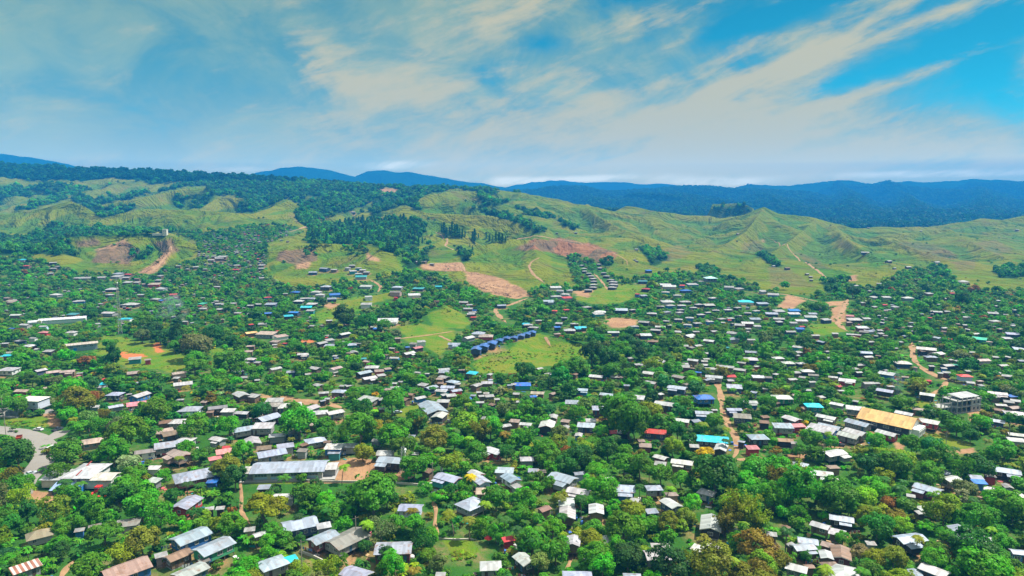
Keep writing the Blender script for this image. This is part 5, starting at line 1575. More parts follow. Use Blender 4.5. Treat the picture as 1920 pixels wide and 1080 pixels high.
part('fence_frame', mb.mesh('fence_frame', MAT_STEEL), t)

# shop with the blue awning and the red slide in front of it
t, mpp = thing('shop_building', 'rambling white roofed shop with blue awning above a bare slope', 'shop', 163, 890, 3.0, 0.0, 110, 45, phrase='the shop with the blue awning')
w_, r_ = gable_part(t, 9.6, 13.0, 0.5, 4.6, 14, (0.46, 0.47, 0.49), 'w', kind='h', ov=0.8)
mb = MB(); mb.box((0, 0, 0), (0.5, 9.6, 0.12)); o = part('ridge_cap', mb.mesh('ridge_cap', MAT_REDTRIM), r_); o.location = (-0.2, -1.0, 5.95); o.rotation_euler = (0.18, 0, 0)
gable_part(t, 9.5, 6.4, 0.5, 3.9, 15, (0.55, 0.52, 0.45), 'w', cx=8.2, cy_=-3.6, wname='east_wall', rname='east_roof')
gable_part(t, 9.0, 6.5, 0.5, 3.4, 9, (0.42, 0.43, 0.44), 'w', kind='s', cx=-8.6, cy_=-2.6, wname='west_wall', rname='west_roof')
gable_part(t, 9.4, 3.4, -1.2, 1.6, 16, (0.30, 0.42, 0.66), (0.10, 0.11, 0.13), kind='s', cx=-1.6, cy_=-9.0, wname='shopfront', rname='awning')
for a in (-3.3, -1.1, 1.1, 3.3):
    window_part(t, (a, -6.56, 3.5), 0, (1.5, 1.3))
mb = MB()
mb.box((3.3, -9.0, 0.9), (0.3, 3.4, 4.2)); part('side_panel', mb.mesh('side_panel', MAT_WALL), t, (0.02, 0.16, 0.45))
t2, mpp = thing('playground_slide', 'red spiral playground slide with red frame beside the blue shop panel', 'slide', 190, 921, 1.5, 0.0, 26, 18)
mb = MB()
for a, b in ((-2.2, 0), (-0.6, 0), (-2.2, 1.6), (-0.6, 1.6)):
    mb.box((a, b, 1.2), (0.16, 0.16, 4.0))
mb.box((-1.4, 0.8, 1.6), (1.9, 1.9, 0.15)); mb.box((-1.4, 0.8, 3.0), (2.1, 2.1, 0.18))
MAT_RED = plain('red_paint', (0.55, 0.025, 0.02), 0.4, var=0.1)
part('deck', mb.mesh('deck', MAT_RED), t2)
mb = MB()
pts = [(-1.4 + 1.5 * math.cos(q), -0.9 + 1.1 * math.sin(q), 1.9 - q * 0.30) for q in np.linspace(0, 6.0, 22)]
mb.tube(pts, [0.42] * 22, 8); part('chute', mb.mesh('chute', MAT_RED, True), t2)
mb = MB(); mb.tube([(1.6, 0.4, 2.6), (2.3, -0.8, 1.2), (2.6, -2.2, 0.1)], [0.45, 0.45, 0.5], 8); part('tube_slide', mb.mesh('tube_slide', MAT_RED, True), t2)

# unfinished concrete building
t, mpp = thing('concrete_building', 'unfinished three storey concrete frame building with open floors and bare columns', 'building', 1802, 762, 2.0, math.radians(20), 82, 40, phrase='the unfinished concrete building')
mb = MB()
for z in (0.2, 3.3, 6.4):
    mb.box((0, 0, z), (17, 8.5, 0.3))
for a in np.linspace(-8, 8, 6):
    for b in (-3.9, 0, 3.9):
        mb.box((a, b, 3.9), (0.4, 0.4, 7.2))
mb.box((-13, 1, 3.3), (8, 6.5, 0.28))
for a in (-16.5, -14, -11.5, -9.5):
    for b in (-1.9, 3.9):
        mb.box((a, b, 2.6), (0.35, 0.35, 5.4))
mb.box((-13, -1.9, 5.2), (8, 0.3, 0.35))
part('frame', mb.mesh('frame', MAT_CONC), t)
mb = MB()
mb.box((8.3, 0, 1.75), (0.25, 7.4, 2.75)); mb.box((8.3, 0, 4.85), (0.25, 7.4, 2.75)); mb.box((5.0, -3.9, 1.75), (6.0, 0.25, 2.75)); mb.box((5.0, -3.9, 4.85), (6.0, 0.25, 2.75))
part('wall', mb.mesh('wall', MAT_WALL), t, (0.46, 0.46, 0.47))
for z in (1.9, 5.0):
    for b in (-2.3, 0.1, 2.4):
        window_part(t, (8.45, b, z), math.pi / 2, (1.1, 1.2), mats=[MAT_DARK, MAT_CONC])
    for a in (3.4, 6.2):
        window_part(t, (a, -4.06, z), 0, (1.2, 1.2), mats=[MAT_DARK, MAT_CONC])
rb = MB(); roof_shell(rb, 12.5, 6.5, 7.6, math.radians(4), 's', ov=0.3, cx=1.0)
part('roof', rb.mesh('roof', MAT_ROOF), t, ROOFS['w'][0])

# long low barrack on the sports field, long white school, timber stilt house, tower
t, mpp = thing('barrack', 'long grey brown roofed block with blue doors at the edge of the sports field', 'building', 153, 651, 2.0, math.radians(33), 50, 22, phrase='the long block by the sports field')
gable_part(t, 19, 7, 0.2, 4.6, 12, (0.46, 0.40, 0.34), (0.27, 0.31, 0.37), ov=0.6)
for a in (-6, -2, 2, 6):
    window_part(t, (a, -3.56, 3.2), 0, (2.2, 0.9))
o = part('door', DOOR_MESH, t, (0.02, 0.22, 0.55)); o.location = (-4, -3.56, 1.4); o.scale = (2.4, 1, 1)
t, mpp = thing('long_school', 'very long white roofed building with three pale wings beside dense trees', 'school', 118, 599, 3.0, math.radians(26), 92, 20, phrase='the very long white roof')
gable_part(t, 34, 8.5, 0.3, 3.8, 13, (0.66, 0.64, 0.68), 'w')
gable_part(t, 9, 8, 0.3, 3.4, 13, (0.62, 0.62, 0.66), 'w', cx=-19, cy_=-4, wname='wing_wall', rname='wing_roof')
t, mpp = thing('stilt_house', 'tall timber house on many poles with pale teal hip roof below grassy slope', 'house', 1326, 524, 6.0, 0.05, 44, 22, phrase='the tall timber house on poles')
gable_part(t, 13, 11, 4.0, 8.2, 17, (0.42, 0.66, 0.62), (0.20, 0.18, 0.185), kind='h', cx=4.0, ov=1.3)
mb = MB()
for a in np.linspace(-14, 10, 13):
    for b in (-5.2, -1.7, 1.7, 5.2):
        mb.box((a, b, 1.6 if a > -3 else 2.6), (0.22, 0.22, 5.6 if a > -3 else 7.4))
mb.box((-2, 0, 3.9), (25, 11, 0.2))
part('stilt_frame', mb.mesh('stilt_frame', plain('grey_timber', (0.26, 0.245, 0.23))), t)
for a in (0.5, 4.0, 7.5):
    window_part(t, (a, -5.56, 6.2), 0, (1.6, 1.5), mats=[MAT_DARK, MAT_POST])
t, mpp = thing('concrete_tower', 'square pale concrete tower standing on the flat topped knoll', 'tower', 310, 441, 0.3, 0.1, 10, 14, phrase='the pale concrete tower')
mb = MB(); mb.box((0, 0, 4.2), (6.2, 6.2, 9.6)); mb.box((0, 0, 9.2), (7.0, 7.0, 0.6))
part('shaft', mb.mesh('shaft', plain('pale_render', (0.58, 0.54, 0.45))), t)
mb = MB(); mb.box((0, 0, 1.6), (14, 5, 3.6)); o = part('annex', mb.mesh('annex', plain('cream_render', (0.55, 0.52, 0.42))), t); o.location = (-12, 1, 0)
for b in (-1.5, 1.5):
    window_part(t, (b, -3.14, 6.8), 0, (0.9, 1.2))


def lattice(name, label, px, py, H, wb_, wt_, r, phrase):
    t, mpp = thing(name, label, 'mast', px, py, 0, 0.6, 12, 50, phrase=phrase, clear=False)
    mb = MB()
    n = max(6, int(H / (wb_ * 1.0)))
    P = []
    for i in range(n + 1):
        f = i / n
        w = (wb_ * (1 - f) + wt_ * f) / 2
        P.append([Vector((sx * w, sy * w, f * H)) for sx, sy in ((-1, -1), (1, -1), (1, 1), (-1, 1))])
    for i in range(n):
        for k in range(4):
            mb.tube([P[i][k], P[i + 1][k]], [r, r], 4, cap=False)
            mb.tube([P[i][k], P[i + 1][(k + 1) % 4]], [r * .6] * 2, 4, cap=False)
            mb.tube([P[i][(k + 1) % 4], P[i + 1][k]], [r * .6] * 2, 4, cap=False)
            mb.tube([P[i + 1][k], P[i + 1][(k + 1) % 4]], [r * .6] * 2, 4, cap=False)
    part('lattice_frame', mb.mesh('lattice_frame', MAT_STEEL), t)
    mb = MB()
    mb.tube([(0, 0, H), (0, 0, H * 1.09)], [r, r * .5], 5)
    part('aerial', mb.mesh('aerial', MAT_STEEL), t)
    for k, z in enumerate((0.93, 0.84)):
        mb = MB()
        mb.tube([(0, 0, 0), (0.25, 0, 0), (0.3, 0, 0)], [wt_ * .5, wt_ * .55, 0.05], 12)
        o = part('dish', mb.mesh('dish', MAT_WHITE, True), t); o.location = (0.3, -wt_ * .7, z * H); o.rotation_euler = (0, 0, -1.2 + k)


lattice('lattice_mast', 'short grey steel lattice mast beside the dark walled house near the court', 757, 893, 11.5, 2.1, 1.2, 0.075, 'the short lattice mast')
lattice('lattice_mast', 'tall slender grey lattice mast rising from trees above the sports field', 226, 627, 44, 2.4, 0.9, 0.10, 'the tall lattice mast')


def vehicle(px, py, rz, kind, col, label):
    t, mpp = thing({'pickup': 'pickup_truck', 'van': 'parked_van', 'car': 'parked_car', 'skip': 'truck_trailer'}[kind], label, {'pickup': 'pickup', 'van': 'van', 'car': 'car', 'skip': 'trailer'}[kind], px, py, 0.25, math.radians(rz), 18, 8, group='vehicles standing on the roads')
    paint = plain('car_paint', col, 0.3, 0.1, 0.04)
    if kind == 'skip':
        mb = MB()
        mb.box((0, 0, 0.75), (4.6, 2.2, 0.2))
        for s in (-1, 1):
            mb.box((0, s * 1.05, 1.25), (4.6, 0.1, 0.85)); mb.box((s * 2.25, 0, 1.25), (0.1, 2.0, 0.85))
        part('tray', mb.mesh('tray', paint), t)
        L = 4.6
    else:
        L, W = (4.9, 1.75) if kind != 'car' else (4.3, 1.7)
        prof = {'car': [(-2.15, .35), (-2.1, .85), (-1.5, .95), (1.0, .95), (2.05, .78), (2.15, .35)], 'van': [(-2.4, .35), (-2.4, 1.0), (1.5, 1.0), (2.35, .85), (2.45, .35)], 'pickup': [(-2.45, .4), (-2.45, .98), (-0.55, .98), (1.1, 1.0), (2.35, .9), (2.45, .4)]}[kind]
        cab = {'car': [(-1.6, .93), (-1.15, 1.4), (0.35, 1.42), (1.05, .93)], 'van': [(-2.38, .98), (-2.3, 1.95), (1.0, 1.95), (1.75, .98)], 'pickup': [(-0.6, .96), (-0.45, 1.6), (0.6, 1.6), (1.25, .96)]}[kind]
        for nm, pr, w2, mats in (('body', prof, W, paint), ('cabin', cab, W * 0.86, None)):
            mb = MB()
            n = len(pr)
            a = [(p[0], -w2 / 2, p[1]) for p in pr]; b = [(p[0], w2 / 2, p[1]) for p in pr]
            mb.poly(a, 0); mb.poly(b[::-1], 0)
            for i in range(n):
                j = (i + 1) % n
                mb.poly([a[j], a[i], b[i], b[j]], 1 if nm == 'cabin' and i == 1 else 0)
            part(nm, mb.mesh(nm, [paint] if mats else [MAT_GLASS, paint]), t)
        if kind == 'pickup':
            mb = MB(); mb.box((-1.5, 0, 0.96), (1.7, 1.45, 0.06)); part('tray', mb.mesh('tray', MAT_DARK), t)
        for s in (-1, 1):
            mb = MB(); mb.box((2.12 if kind == 'car' else 2.4, s * 0.62, 0.72), (0.08, 0.3, 0.16)); part('headlight', mb.mesh('headlight', MAT_WHITE), t)
    tyre = plain('tyre_rubber', (0.02, 0.02, 0.02))
    for a in (-1.35, 1.35):
        for s in (-1, 1):
            mb = MB(); mb.tube([(a, s * 0.68, .33), (a, s * 0.9, .33)], [0.33, 0.33], 12)
            w = part('wheel', mb.mesh('wheel', tyre), t)
            mb = MB(); mb.tube([(a, s * 0.89, .33), (a, s * 0.92, .33)], [0.18, 0.16], 8); part('rim', mb.mesh('rim', MAT_STEEL), w)


vehicle(72, 806, 170, 'car', (0.70, 0.70, 0.70), 'white car driving round the wide road bend by the grass strip')
vehicle(36, 824, 120, 'skip', (0.30, 0.06, 0.03), 'rusty red empty trailer standing on the inner verge of the road')
vehicle(98, 843, 80, 'van', (0.72, 0.72, 0.72), 'white van parked under trees on the outer edge of the road')
vehicle(58, 889, 60, 'car', (0.50, 0.53, 0.58), 'silver grey car parked at the lower end of the wide road')
vehicle(108, 806, 70, 'pickup', (0.06, 0.07, 0.09), 'dark pickup half hidden under the big bright tree by the road')
vehicle(1486, 850, 150, 'car', (0.52, 0.03, 0.03), 'red car standing behind a white one on the earth yard')
vehicle(1503, 848, 170, 'car', (0.70, 0.70, 0.70), 'white car standing next to the red one on the earth yard')
vehicle(1572, 835, 165, 'pickup', (0.07, 0.075, 0.09), 'dark pickup parked beside the terrace of grey walled houses')
vehicle(1347, 853, 175, 'pickup', (0.66, 0.66, 0.64), 'white pickup parked below the black walled house at the dirt road bend')
vehicle(1781, 715, 160, 'pickup', (0.20, 0.13, 0.07), 'brown pickup on the dirt road below the red hip roof')
vehicle(746, 774, 20, 'car', (0.45, 0.5, 0.55), 'pale blue car on the grass clearing near the large grey roof')
vehicle(815, 794, 30, 'pickup', (0.12, 0.2, 0.2), 'dark teal pickup parked among trees below the large grey roof')


def tank(px, py, r, h, col, label):
    t, mpp = thing('water_tank', label, 'tank', px, py, 0.2, 0, 10, 10, group='water tanks beside houses')
    mb = MB(); mb.tube([(0, 0, -0.2), (0, 0, h * .86), (0, 0, h), (0, 0, h * 1.04)], [r, r, r * .7, r * .2], 16)
    m = plain('tank_plastic', col, 0.5, var=0.05)
    part('drum', mb.mesh('drum', m, False), t)
    mb = MB(); mb.tube([(0, 0, h * 1.0), (0, 0, h * 1.1)], [r * .25, r * .25], 10); part('lid', mb.mesh('lid', m), t)


tank(772, 1051, 0.85, 1.9, (0.62, 0.62, 0.58), 'white round water tank at the end of the maroon walled house')
tank(692, 1003, 0.8, 1.5, (0.62, 0.16, 0.22), 'pink round water tank beside the big grey gabled house')
tank(1086, 786, 0.9, 1.9, (0.02, 0.28, 0.24), 'green round water tank on the grass by narrow grey roofs')
tank(405, 905, 1.6, 2.6, (0.02, 0.06, 0.30), 'dark blue tarpaulin covered tank beside the pale hip roof')
tank(515, 833, 0.8, 1.8, (0.02, 0.36, 0.38), 'turquoise water tank behind the grey terrace near the school')
tank(935, 1078, 1.0, 1.8, (0.02, 0.08, 0.30), 'dark blue water tank at the very bottom below the small pale hip roof')
tank(828, 883, 0.5, 2.4, (0.68, 0.68, 0.68), 'slim white tank standing behind the teal walled house')
t, mpp = thing('garden_umbrella', 'round bright red umbrella among banana leaves', 'umbrella', 916, 1012, 1.4, 0, 12, 10)
mb = MB(); mb.tube([(0, 0, 1.9), (0, 0, 2.35), (0, 0, 2.7)], [1.35, 0.8, 0.05], 12); part('canopy', mb.mesh('canopy', MAT_RED), t)
mb = MB(); mb.tube([(0, 0, -0.1), (0, 0, 2.6)], [0.035, 0.03], 6); part('pole', mb.mesh('pole', MAT_STEEL), t)
t, mpp = thing('market_umbrella', 'pale pink umbrella beside the lattice mast and bushes', 'umbrella', 768, 897, 1.2, 0, 12, 10)
mb = MB(); mb.tube([(0, 0, 1.8), (0, 0, 2.2), (0, 0, 2.5)], [1.5, 0.9, 0.05], 12); part('canopy', mb.mesh('canopy', plain('pink_cloth', (0.60, 0.30, 0.24))), t)
mb = MB(); mb.tube([(0, 0, -0.1), (0, 0, 2.4)], [0.035, 0.03], 6); part('pole', mb.mesh('pole', MAT_STEEL), t)


def low_wall(pts, h, label, name='low_wall', posts=False):
    q = smooth_line(pts, 24)
    x, y, z = hit(q[:, 0], q[:, 1])
    x, y = smooth_line(np.stack([x, y], -1), 24).T
    g = ground_z(x, y)
    o = obj(name, None, label=label, category='fence' if posts else 'wall')
    mb = MB()
    for i in range(len(x) - 1):
        a = Vector((x[i], y[i], g[i])); b = Vector((x[i + 1], y[i + 1], g[i + 1]))
        d = (b - a); L = d.length; rz = math.atan2(d.y, d.x); c = (a + b) / 2
        if posts:
            mb.box((c.x, c.y, c.z + h), (L, 0.28, 0.16), rz=rz)
            mb.box((a.x, a.y, a.z + h / 2 - 0.2), (0.14, 0.14, h + 0.4), rz=rz)
        else:
            mb.box((c.x, c.y, c.z + h / 2 - 0.2), (L + 0.05, 0.35, h + 0.4), rz=rz)
    part('rail' if posts else 'coping', mb.mesh('rail' if posts else 'coping', plain('pale_wall', (0.46, 0.42, 0.36))), o)


low_wall([(446, 886), (485, 892), (553, 902), (592, 907)], 1.1, 'pale rail on posts running below the long school block', 'fence_rail', True)
low_wall([(600, 905), (660, 905), (745, 907), (800, 912)], 0.8, 'low pale wall along the lower edge of the bare court')
low_wall([(732, 927), (750, 934), (770, 941)], 0.7, 'short pale garden wall behind the small pale blue walled house')
low_wall([(562, 1036), (585, 1044), (608, 1055)], 0.8, 'pale garden wall curving beside the lawn below grey gabled house')
low_wall([(820, 1011), (855, 1013), (892, 1012)], 0.5, 'row of whitewashed stones edging the garden below dark banana leaves')
low_wall([(24, 925), (48, 913), (66, 900)], 1.0, 'dark rail fence by the lower end of the wide road', 'fence_rail', True)


def pole(px, py, h, label):
    t, mpp = thing('utility_pole', label, 'pole', px, py, 0, random.uniform(0, 1), 6, 30, clear=False)
    mb = MB(); mb.tube([(0, 0, -0.3), (0, 0, h)], [0.16, 0.11], 7); part('post', mb.mesh('post', plain('pole_timber', (0.30, 0.26, 0.22))), t)
    mb = MB(); mb.box((0, 0, h - 0.6), (2.2, 0.12, 0.14)); part('crossarm', mb.mesh('crossarm', MAT_POST), t)


for a in ((11, 815, 9, 'utility pole on the inner verge of the road bend'), (6, 782, 10, 'tall grey pole beside the grey transformer'), (1100, 880, 9, 'utility pole under tall trees below the rusty crown'), (1773, 842, 8, 'thin pole at the edge of the lawn below the mustard roof'),
          (1217, 905, 8, 'utility pole standing behind the blue walled long house'), (668, 1020, 9, 'thin pole in front of the grey gabled house'), (811, 905, 8, 'utility pole beside the teal walled house'), (1891, 828, 9, 'tall pole between the pale roofs beside a thin tree'), (1543, 862, 7, 'white pole at the end of the two part roof above the woods'), (566, 1062, 8, 'thin pole on the lawn below the red walled house')):
    pole(*a)


def smoke(px, py, w, h, dens, lean):
    x, y, g, mpp = spot(px, py)
    bpy_me = bpy.data.meshes.new('smoke')
    mb = MB()
    W, H = w * mpp, h * mpp
    n = 9
    pts = [(lean * W * (i / n) ** 1.5, 0, H * i / n) for i in range(n + 1)]
    mb.tube(pts, [W * (0.18 + 0.4 * i / n) * (1 if i < n else 0.3) for i in range(n + 1)], 12)
    m = bpy.data.materials.new('smoke_air'); m.use_nodes = True; m.node_tree.nodes.clear()
    nt = NT(m.node_tree)
    out = nt.n('ShaderNodeOutputMaterial'); v = nt.n('ShaderNodeVolumePrincipled')
    v.inputs['Color'].default_value = (0.62, 0.78, 0.95, 1)
    nz = nt.noise(geo_pos(nt), 2.2 / W * 2, 4, 0.6)
    nt.t.links.new(nt.m('MULTIPLY', nt.ramp(nz, 0.42, 0.72), dens), v.inputs['Density'])
    nt.t.links.new(v.outputs[0], out.inputs['Volume'])
    o = obj('smoke', mb.mesh('smoke', m, True), kind='stuff', label='thin drift of blue smoke rising among the trees')
    o.location = (x, y, g)


smoke(1684, 755, 26, 60, 0.07, -0.3)
smoke(345, 606, 60, 40, 0.028, -0.6)

# ------------------------------------------------------------------ what must stay in sight: roofs and open ground, by distance
QW, QH = 960, 540      # half-size picture grid, reaching 20 % past the frame
SHOW = np.zeros((QH + 60, QW + 200), np.float32)
KIND = np.zeros((QH + 60, QW + 200), np.int8)


def q_box(x0, y0, x1, y1):
    a = lambda v, o, m: int(min(max(v / 2 + o, 0), m))
    return a(x0, 100, QW + 199), a(y0, 0, QH + 59), a(x1, 100, QW + 199), a(y1, 0, QH + 59)


_yy, _xx = np.mgrid[0:QH + 60, 0:QW + 200]
_fx, _fy = (_xx - 100) * 2.0 + 1, _yy * 2.0 + 1
for polys, kd in ((LAWNS, 2), (SOILS, 2), (REDSOILS, 2)):
    for p in polys:
        m = inpoly(_fx, _fy, p)
        if m.any():
            X, Y, Z = hit(_fx[m], _fy[m])
            SHOW[m] = np.nan_to_num(Y); KIND[m] = kd
for P2, wd in ROAD_PX:
    g = ground_z(P2[:, 0], P2[:, 1])
    a, b, dep = project(P2[:, 0], P2[:, 1], g)
    r = wd / dep * 1280 / 2
    for i in range(len(P2)):
        x0, y0, x1, y1 = q_box(a[i] - r[i], b[i] - r[i] * .45, a[i] + r[i], b[i] + r[i] * .45)
        SHOW[y0:y1 + 1, x0:x1 + 1] = P2[i, 1]; KIND[y0:y1 + 1, x0:x1 + 1] = 2
FOOT = []            # footprints nothing grows in: x, y, radius
for r in HOUSE_REC:
    w = r['w']
    hh = w * (0.30 if r['typ'] != 's' else 0.20) + (7 if w > 30 else 0)
    x0, y0, x1, y1 = q_box(r['px'] - w * .46, r['py'] - w * .2, r['px'] + w * .46, r['py'] + hh * 0.9)
    SHOW[y0:y1 + 1, x0:x1 + 1] = np.maximum(SHOW[y0:y1 + 1, x0:x1 + 1] * (KIND[y0:y1 + 1, x0:x1 + 1] == 1), r['y'] - 1); KIND[y0:y1 + 1, x0:x1 + 1] = 1
    FOOT.append((r['x'], r['y'], max(r['L'], r['D']) * 0.55 + 0.5))
for r in FAR_REC:
    w = r['w']
    x0, y0, x1, y1 = q_box(r['px'] - w * .45, r['py'] - 2.5, r['px'] + w * .45, r['py'] + 2.5)
    SHOW[y0:y1 + 1, x0:x1 + 1] = r['y'] - 2; KIND[y0:y1 + 1, x0:x1 + 1] = 1
    FOOT.append((r['x'], r['y'], r['L'] * 0.6))
for px, py, w, top, y, x in THINGS:
    x0, y0, x1, y1 = q_box(px - w * .5, py - top, px + w * .5, py + 3)
    SHOW[y0:y1 + 1, x0:x1 + 1] = y - 6; KIND[y0:y1 + 1, x0:x1 + 1] = 1
    FOOT.append((x, y, w * 0.5 * y / 1280 * 0.85 + 1))
CELL = 14.0
_fg = {}
for i, (x, y, r) in enumerate(FOOT):
    n = int(r // CELL) + 1
    for a in range(-n, n + 1):
        for b in range(-n, n + 1):
            _fg.setdefault((int(x // CELL) + a, int(y // CELL) + b), []).append((x, y, r))


def blocked(x, y, pad):
    for a, b, r in _fg.get((int(x // CELL), int(y // CELL)), ()):
        if (a - x) ** 2 + (b - y) ** 2 < (r + pad) ** 2:
            return True
    return False


def covers(x, y, z0, z1, r, strict=1.0):
    """share of a plant's outline that would hide roofs or open ground behind it"""
    px, p0, dep = project(x, y, z0)
    _, p1, _ = project(x, y, z1)
    w = r / dep * 1280
    a, b, c, d = q_box(px - w * .85, p1, px + w * .85, p0)
    S_, K_ = SHOW[b:d + 1, a:c + 1], KIND[b:d + 1, a:c + 1]
    if S_.size == 0:
        return 0
    m = S_ > y + 0.5
    return (np.count_nonzero(m & (K_ == 1)) * 1.0 + np.count_nonzero(m & (K_ == 2)) * 0.8) / S_.size


def on_open(x, y, z):
    px, py, _ = project(x, y, z)
    wob = min(1.0, 300 / y)
    px += 16 * wob * (math.sin(x * 0.19) + math.sin(x * 0.53 + y * 0.31)); py += 9 * wob * (math.sin(y * 0.17 + 1) + math.sin(y * 0.47 + x * 0.37))
    i, j = int(py / 2), int(px / 2) + 100
    return 0 <= i < SHOW.shape[0] and 0 <= j < SHOW.shape[1] and KIND[i, j] == 2 and abs(SHOW[i, j] - y) < max(6, y * .04)


# ------------------------------------------------------------------ trees that stand out, by their place, crown width, colour and habit
BIG = """
116 990 38 b r;110 1017 42 m r;115 1032 40 d r;172 1056 78 b r;268 1017 66 o r;196 998 68 m b;265 945 66 m r;235 925 46 d r;100 947 66 o o;40 935 58 y o;25 912 48 m o;20 985 50 d r;52 962 42 d t;15 1050 40 m r;0 1008 40 y o;433 986 54 b r;366 962 34 d r;386 966 24 y r;
498 940 94 y b;575 922 58 m r;596 925 22 d t;530 1008 42 b r;562 1012 28 d r;470 1062 50 b r;562 1066 46 y o;612 1068 62 y o;700 916 92 m r;672 925 52 m r;725 930 50 d r;715 988 60 g o;742 982 40 m r;775 982 46 m r;805 966 16 y t;805 1002 40 b r;803 1040 38 b r;735 1062 60 m r;
682 1022 30 d r;722 1042 38 d r;900 985 40 b o;930 1000 38 b r;846 920 34 d r;873 912 36 b r;930 930 58 m r;975 960 46 b r;1035 993 48 b r;1042 1030 62 m r;1010 1055 46 g r;1113 990 46 m r;1132 918 58 b r;1095 940 36 m r;1170 990 76 m r;1186 955 50 y r;1254 980 48 y r;1200 1046 30 m r;
1256 1052 86 d r;1130 1062 56 b r;1095 1062 26 b r;1300 945 40 b r;1340 1055 90 o r;1430 1060 56 y r;1458 1050 52 o r;1500 955 48 m o;1549 948 34 y r;1450 930 60 m r;1500 915 84 m r;1570 925 80 m r;1590 950 40 m r;1400 908 60 b r;1580 1010 30 b r;1510 1046 26 d r;1620 930 50 y r;1640 913 58 b r;
1667 943 36 r r;1630 955 40 y r;1680 968 40 o r;1645 988 62 d r;1690 985 44 y r;1640 1046 46 y r;1676 1046 52 o r;1770 958 68 y r;1775 1000 52 b b;1760 1032 60 m r;1826 1030 84 d r;1850 1062 96 b r;1880 1020 42 m r;1870 930 60 b r;1900 950 62 m r;1810 914 46 g r;1900 1060 40 m r;
125 776 40 b r;146 752 60 o r;165 786 44 g o;196 774 28 o o;237 808 80 b r;212 846 58 b r;241 863 46 w r;126 845 58 m r;110 880 50 b o;32 850 66 d r;8 825 24 m o;235 915 50 m r;290 762 64 m r;265 780 40 d r;30 760 40 m r;20 892 48 o o;42 908 42 m r;310 890 30 b o;
365 800 58 m r;430 800 40 b r;455 843 46 b r;425 875 60 o r;440 896 50 d r;350 840 38 b r;492 768 40 d r;552 768 42 m r;560 790 68 m r;610 800 48 m r;563 895 20 b r;592 905 22 d t;672 805 72 m r;681 846 42 y r;755 836 50 m r;735 810 58 b r;782 785 48 m r;815 820 58 o r;850 824 46 b r;
870 790 58 y r;845 862 50 y r;892 850 50 m r;920 802 48 m r;866 750 38 b r;920 882 32 b r;761 890 22 m r;680 760 40 d r;735 752 50 m r;776 870 58 m r;950 850 32 d r;985 765 36 b r;1051 812 36 g r;1093 838 46 y r;1085 858 54 d r;1061 844 22 r o;1140 840 46 d r;1170 845 34 b r;1030 852 54 m r;
1062 868 48 d r;1180 782 86 m r;1150 768 56 m r;1190 802 40 d r;1220 770 48 y r;1270 808 40 d r;1120 880 48 b b;1170 868 58 m r;1200 872 58 m r;1240 888 48 m r;1030 905 32 b r;1085 770 40 b o;1341 788 38 m r;1322 848 36 Y b;1520 820 44 m r;1345 885 88 d r;1385 905 50 y r;1420 880 68 m r;
1462 885 58 m r;1480 902 76 o r;1440 755 32 m r;1395 755 30 m o;1500 846 28 m r;1560 832 28 m r;1645 825 44 m r;1710 830 46 b r;1748 836 42 t r;1760 860 58 m r;1795 795 46 m r;1840 790 38 b r;1680 870 58 m r;1630 868 50 d r;1880 846 50 m r;1830 870 58 d r;1820 816 30 d r;1660 852 42 y r;1895 786 32 m r;
285 613 40 d r;266 628 30 g r;300 628 34 d r;332 630 36 d t;326 650 26 m r;366 640 62 g r;400 625 40 d r;365 672 38 b r;430 668 60 m r;213 668 36 d t;348 640 36 d r;455 690 40 m r;138 726 52 b r;168 742 40 r o;60 712 30 m r;100 715 30 g r;1110 660 50 d r;1140 668 44 d r;1165 655 40 b r;1080 678 40 m r;
1050 690 34 m r;985 690 40 d r;1150 690 40 m r;645 590 44 d r;690 600 40 d r;600 565 20 d r;720 610 30 m r;530 580 26 m r;475 590 24 d r;270 600 40 m r;770 520 26 m r;860 540 26 m r;905 560 26 m r;1180 640 36 t r;1010 575 22 m r;1540 575 26 m r;1740 540 18 d r;1805 560 30 d r;1470 535 16 m r;880 478 16 d r;
1140 495 13 d r;1072 488 11 d r;1165 522 13 m r;1250 505 9 d r;1765 512 18 d r;1600 545 26 d r;1560 540 22 d r;640 645 26 b r;620 655 26 b r;590 620 22 m r;560 620 20 m r;430 575 20 m r;390 515 16 d r;405 500 14 d r;450 520 14 m r;430 540 22 b r;90 580 24 m r;30 575 26 m r;205 640 24 m r;
"""
PALM_AT = [(1010, 985), (1000, 1000), (1060, 925), (1055, 958), (880, 965), (885, 880), (945, 965), (610, 950), (690, 965), (1440, 975), (1395, 975), (1335, 1035), (1375, 1040), (1660, 890), (1700, 895), (1720, 1000), (1860, 985), (1560, 1062), (1620, 1062), (775, 1060), (740, 1030), (350, 900), (375, 902), (120, 890), (150, 900),
           (1880, 912), (1250, 905), (1790, 835), (1090, 925), (850, 955), (1690, 905), (560, 960), (530, 850), (1360, 820), (1475, 985), (960, 985), (1825, 930), (300, 800), (905, 930), (1750, 920), (1200, 905), (640, 870)]
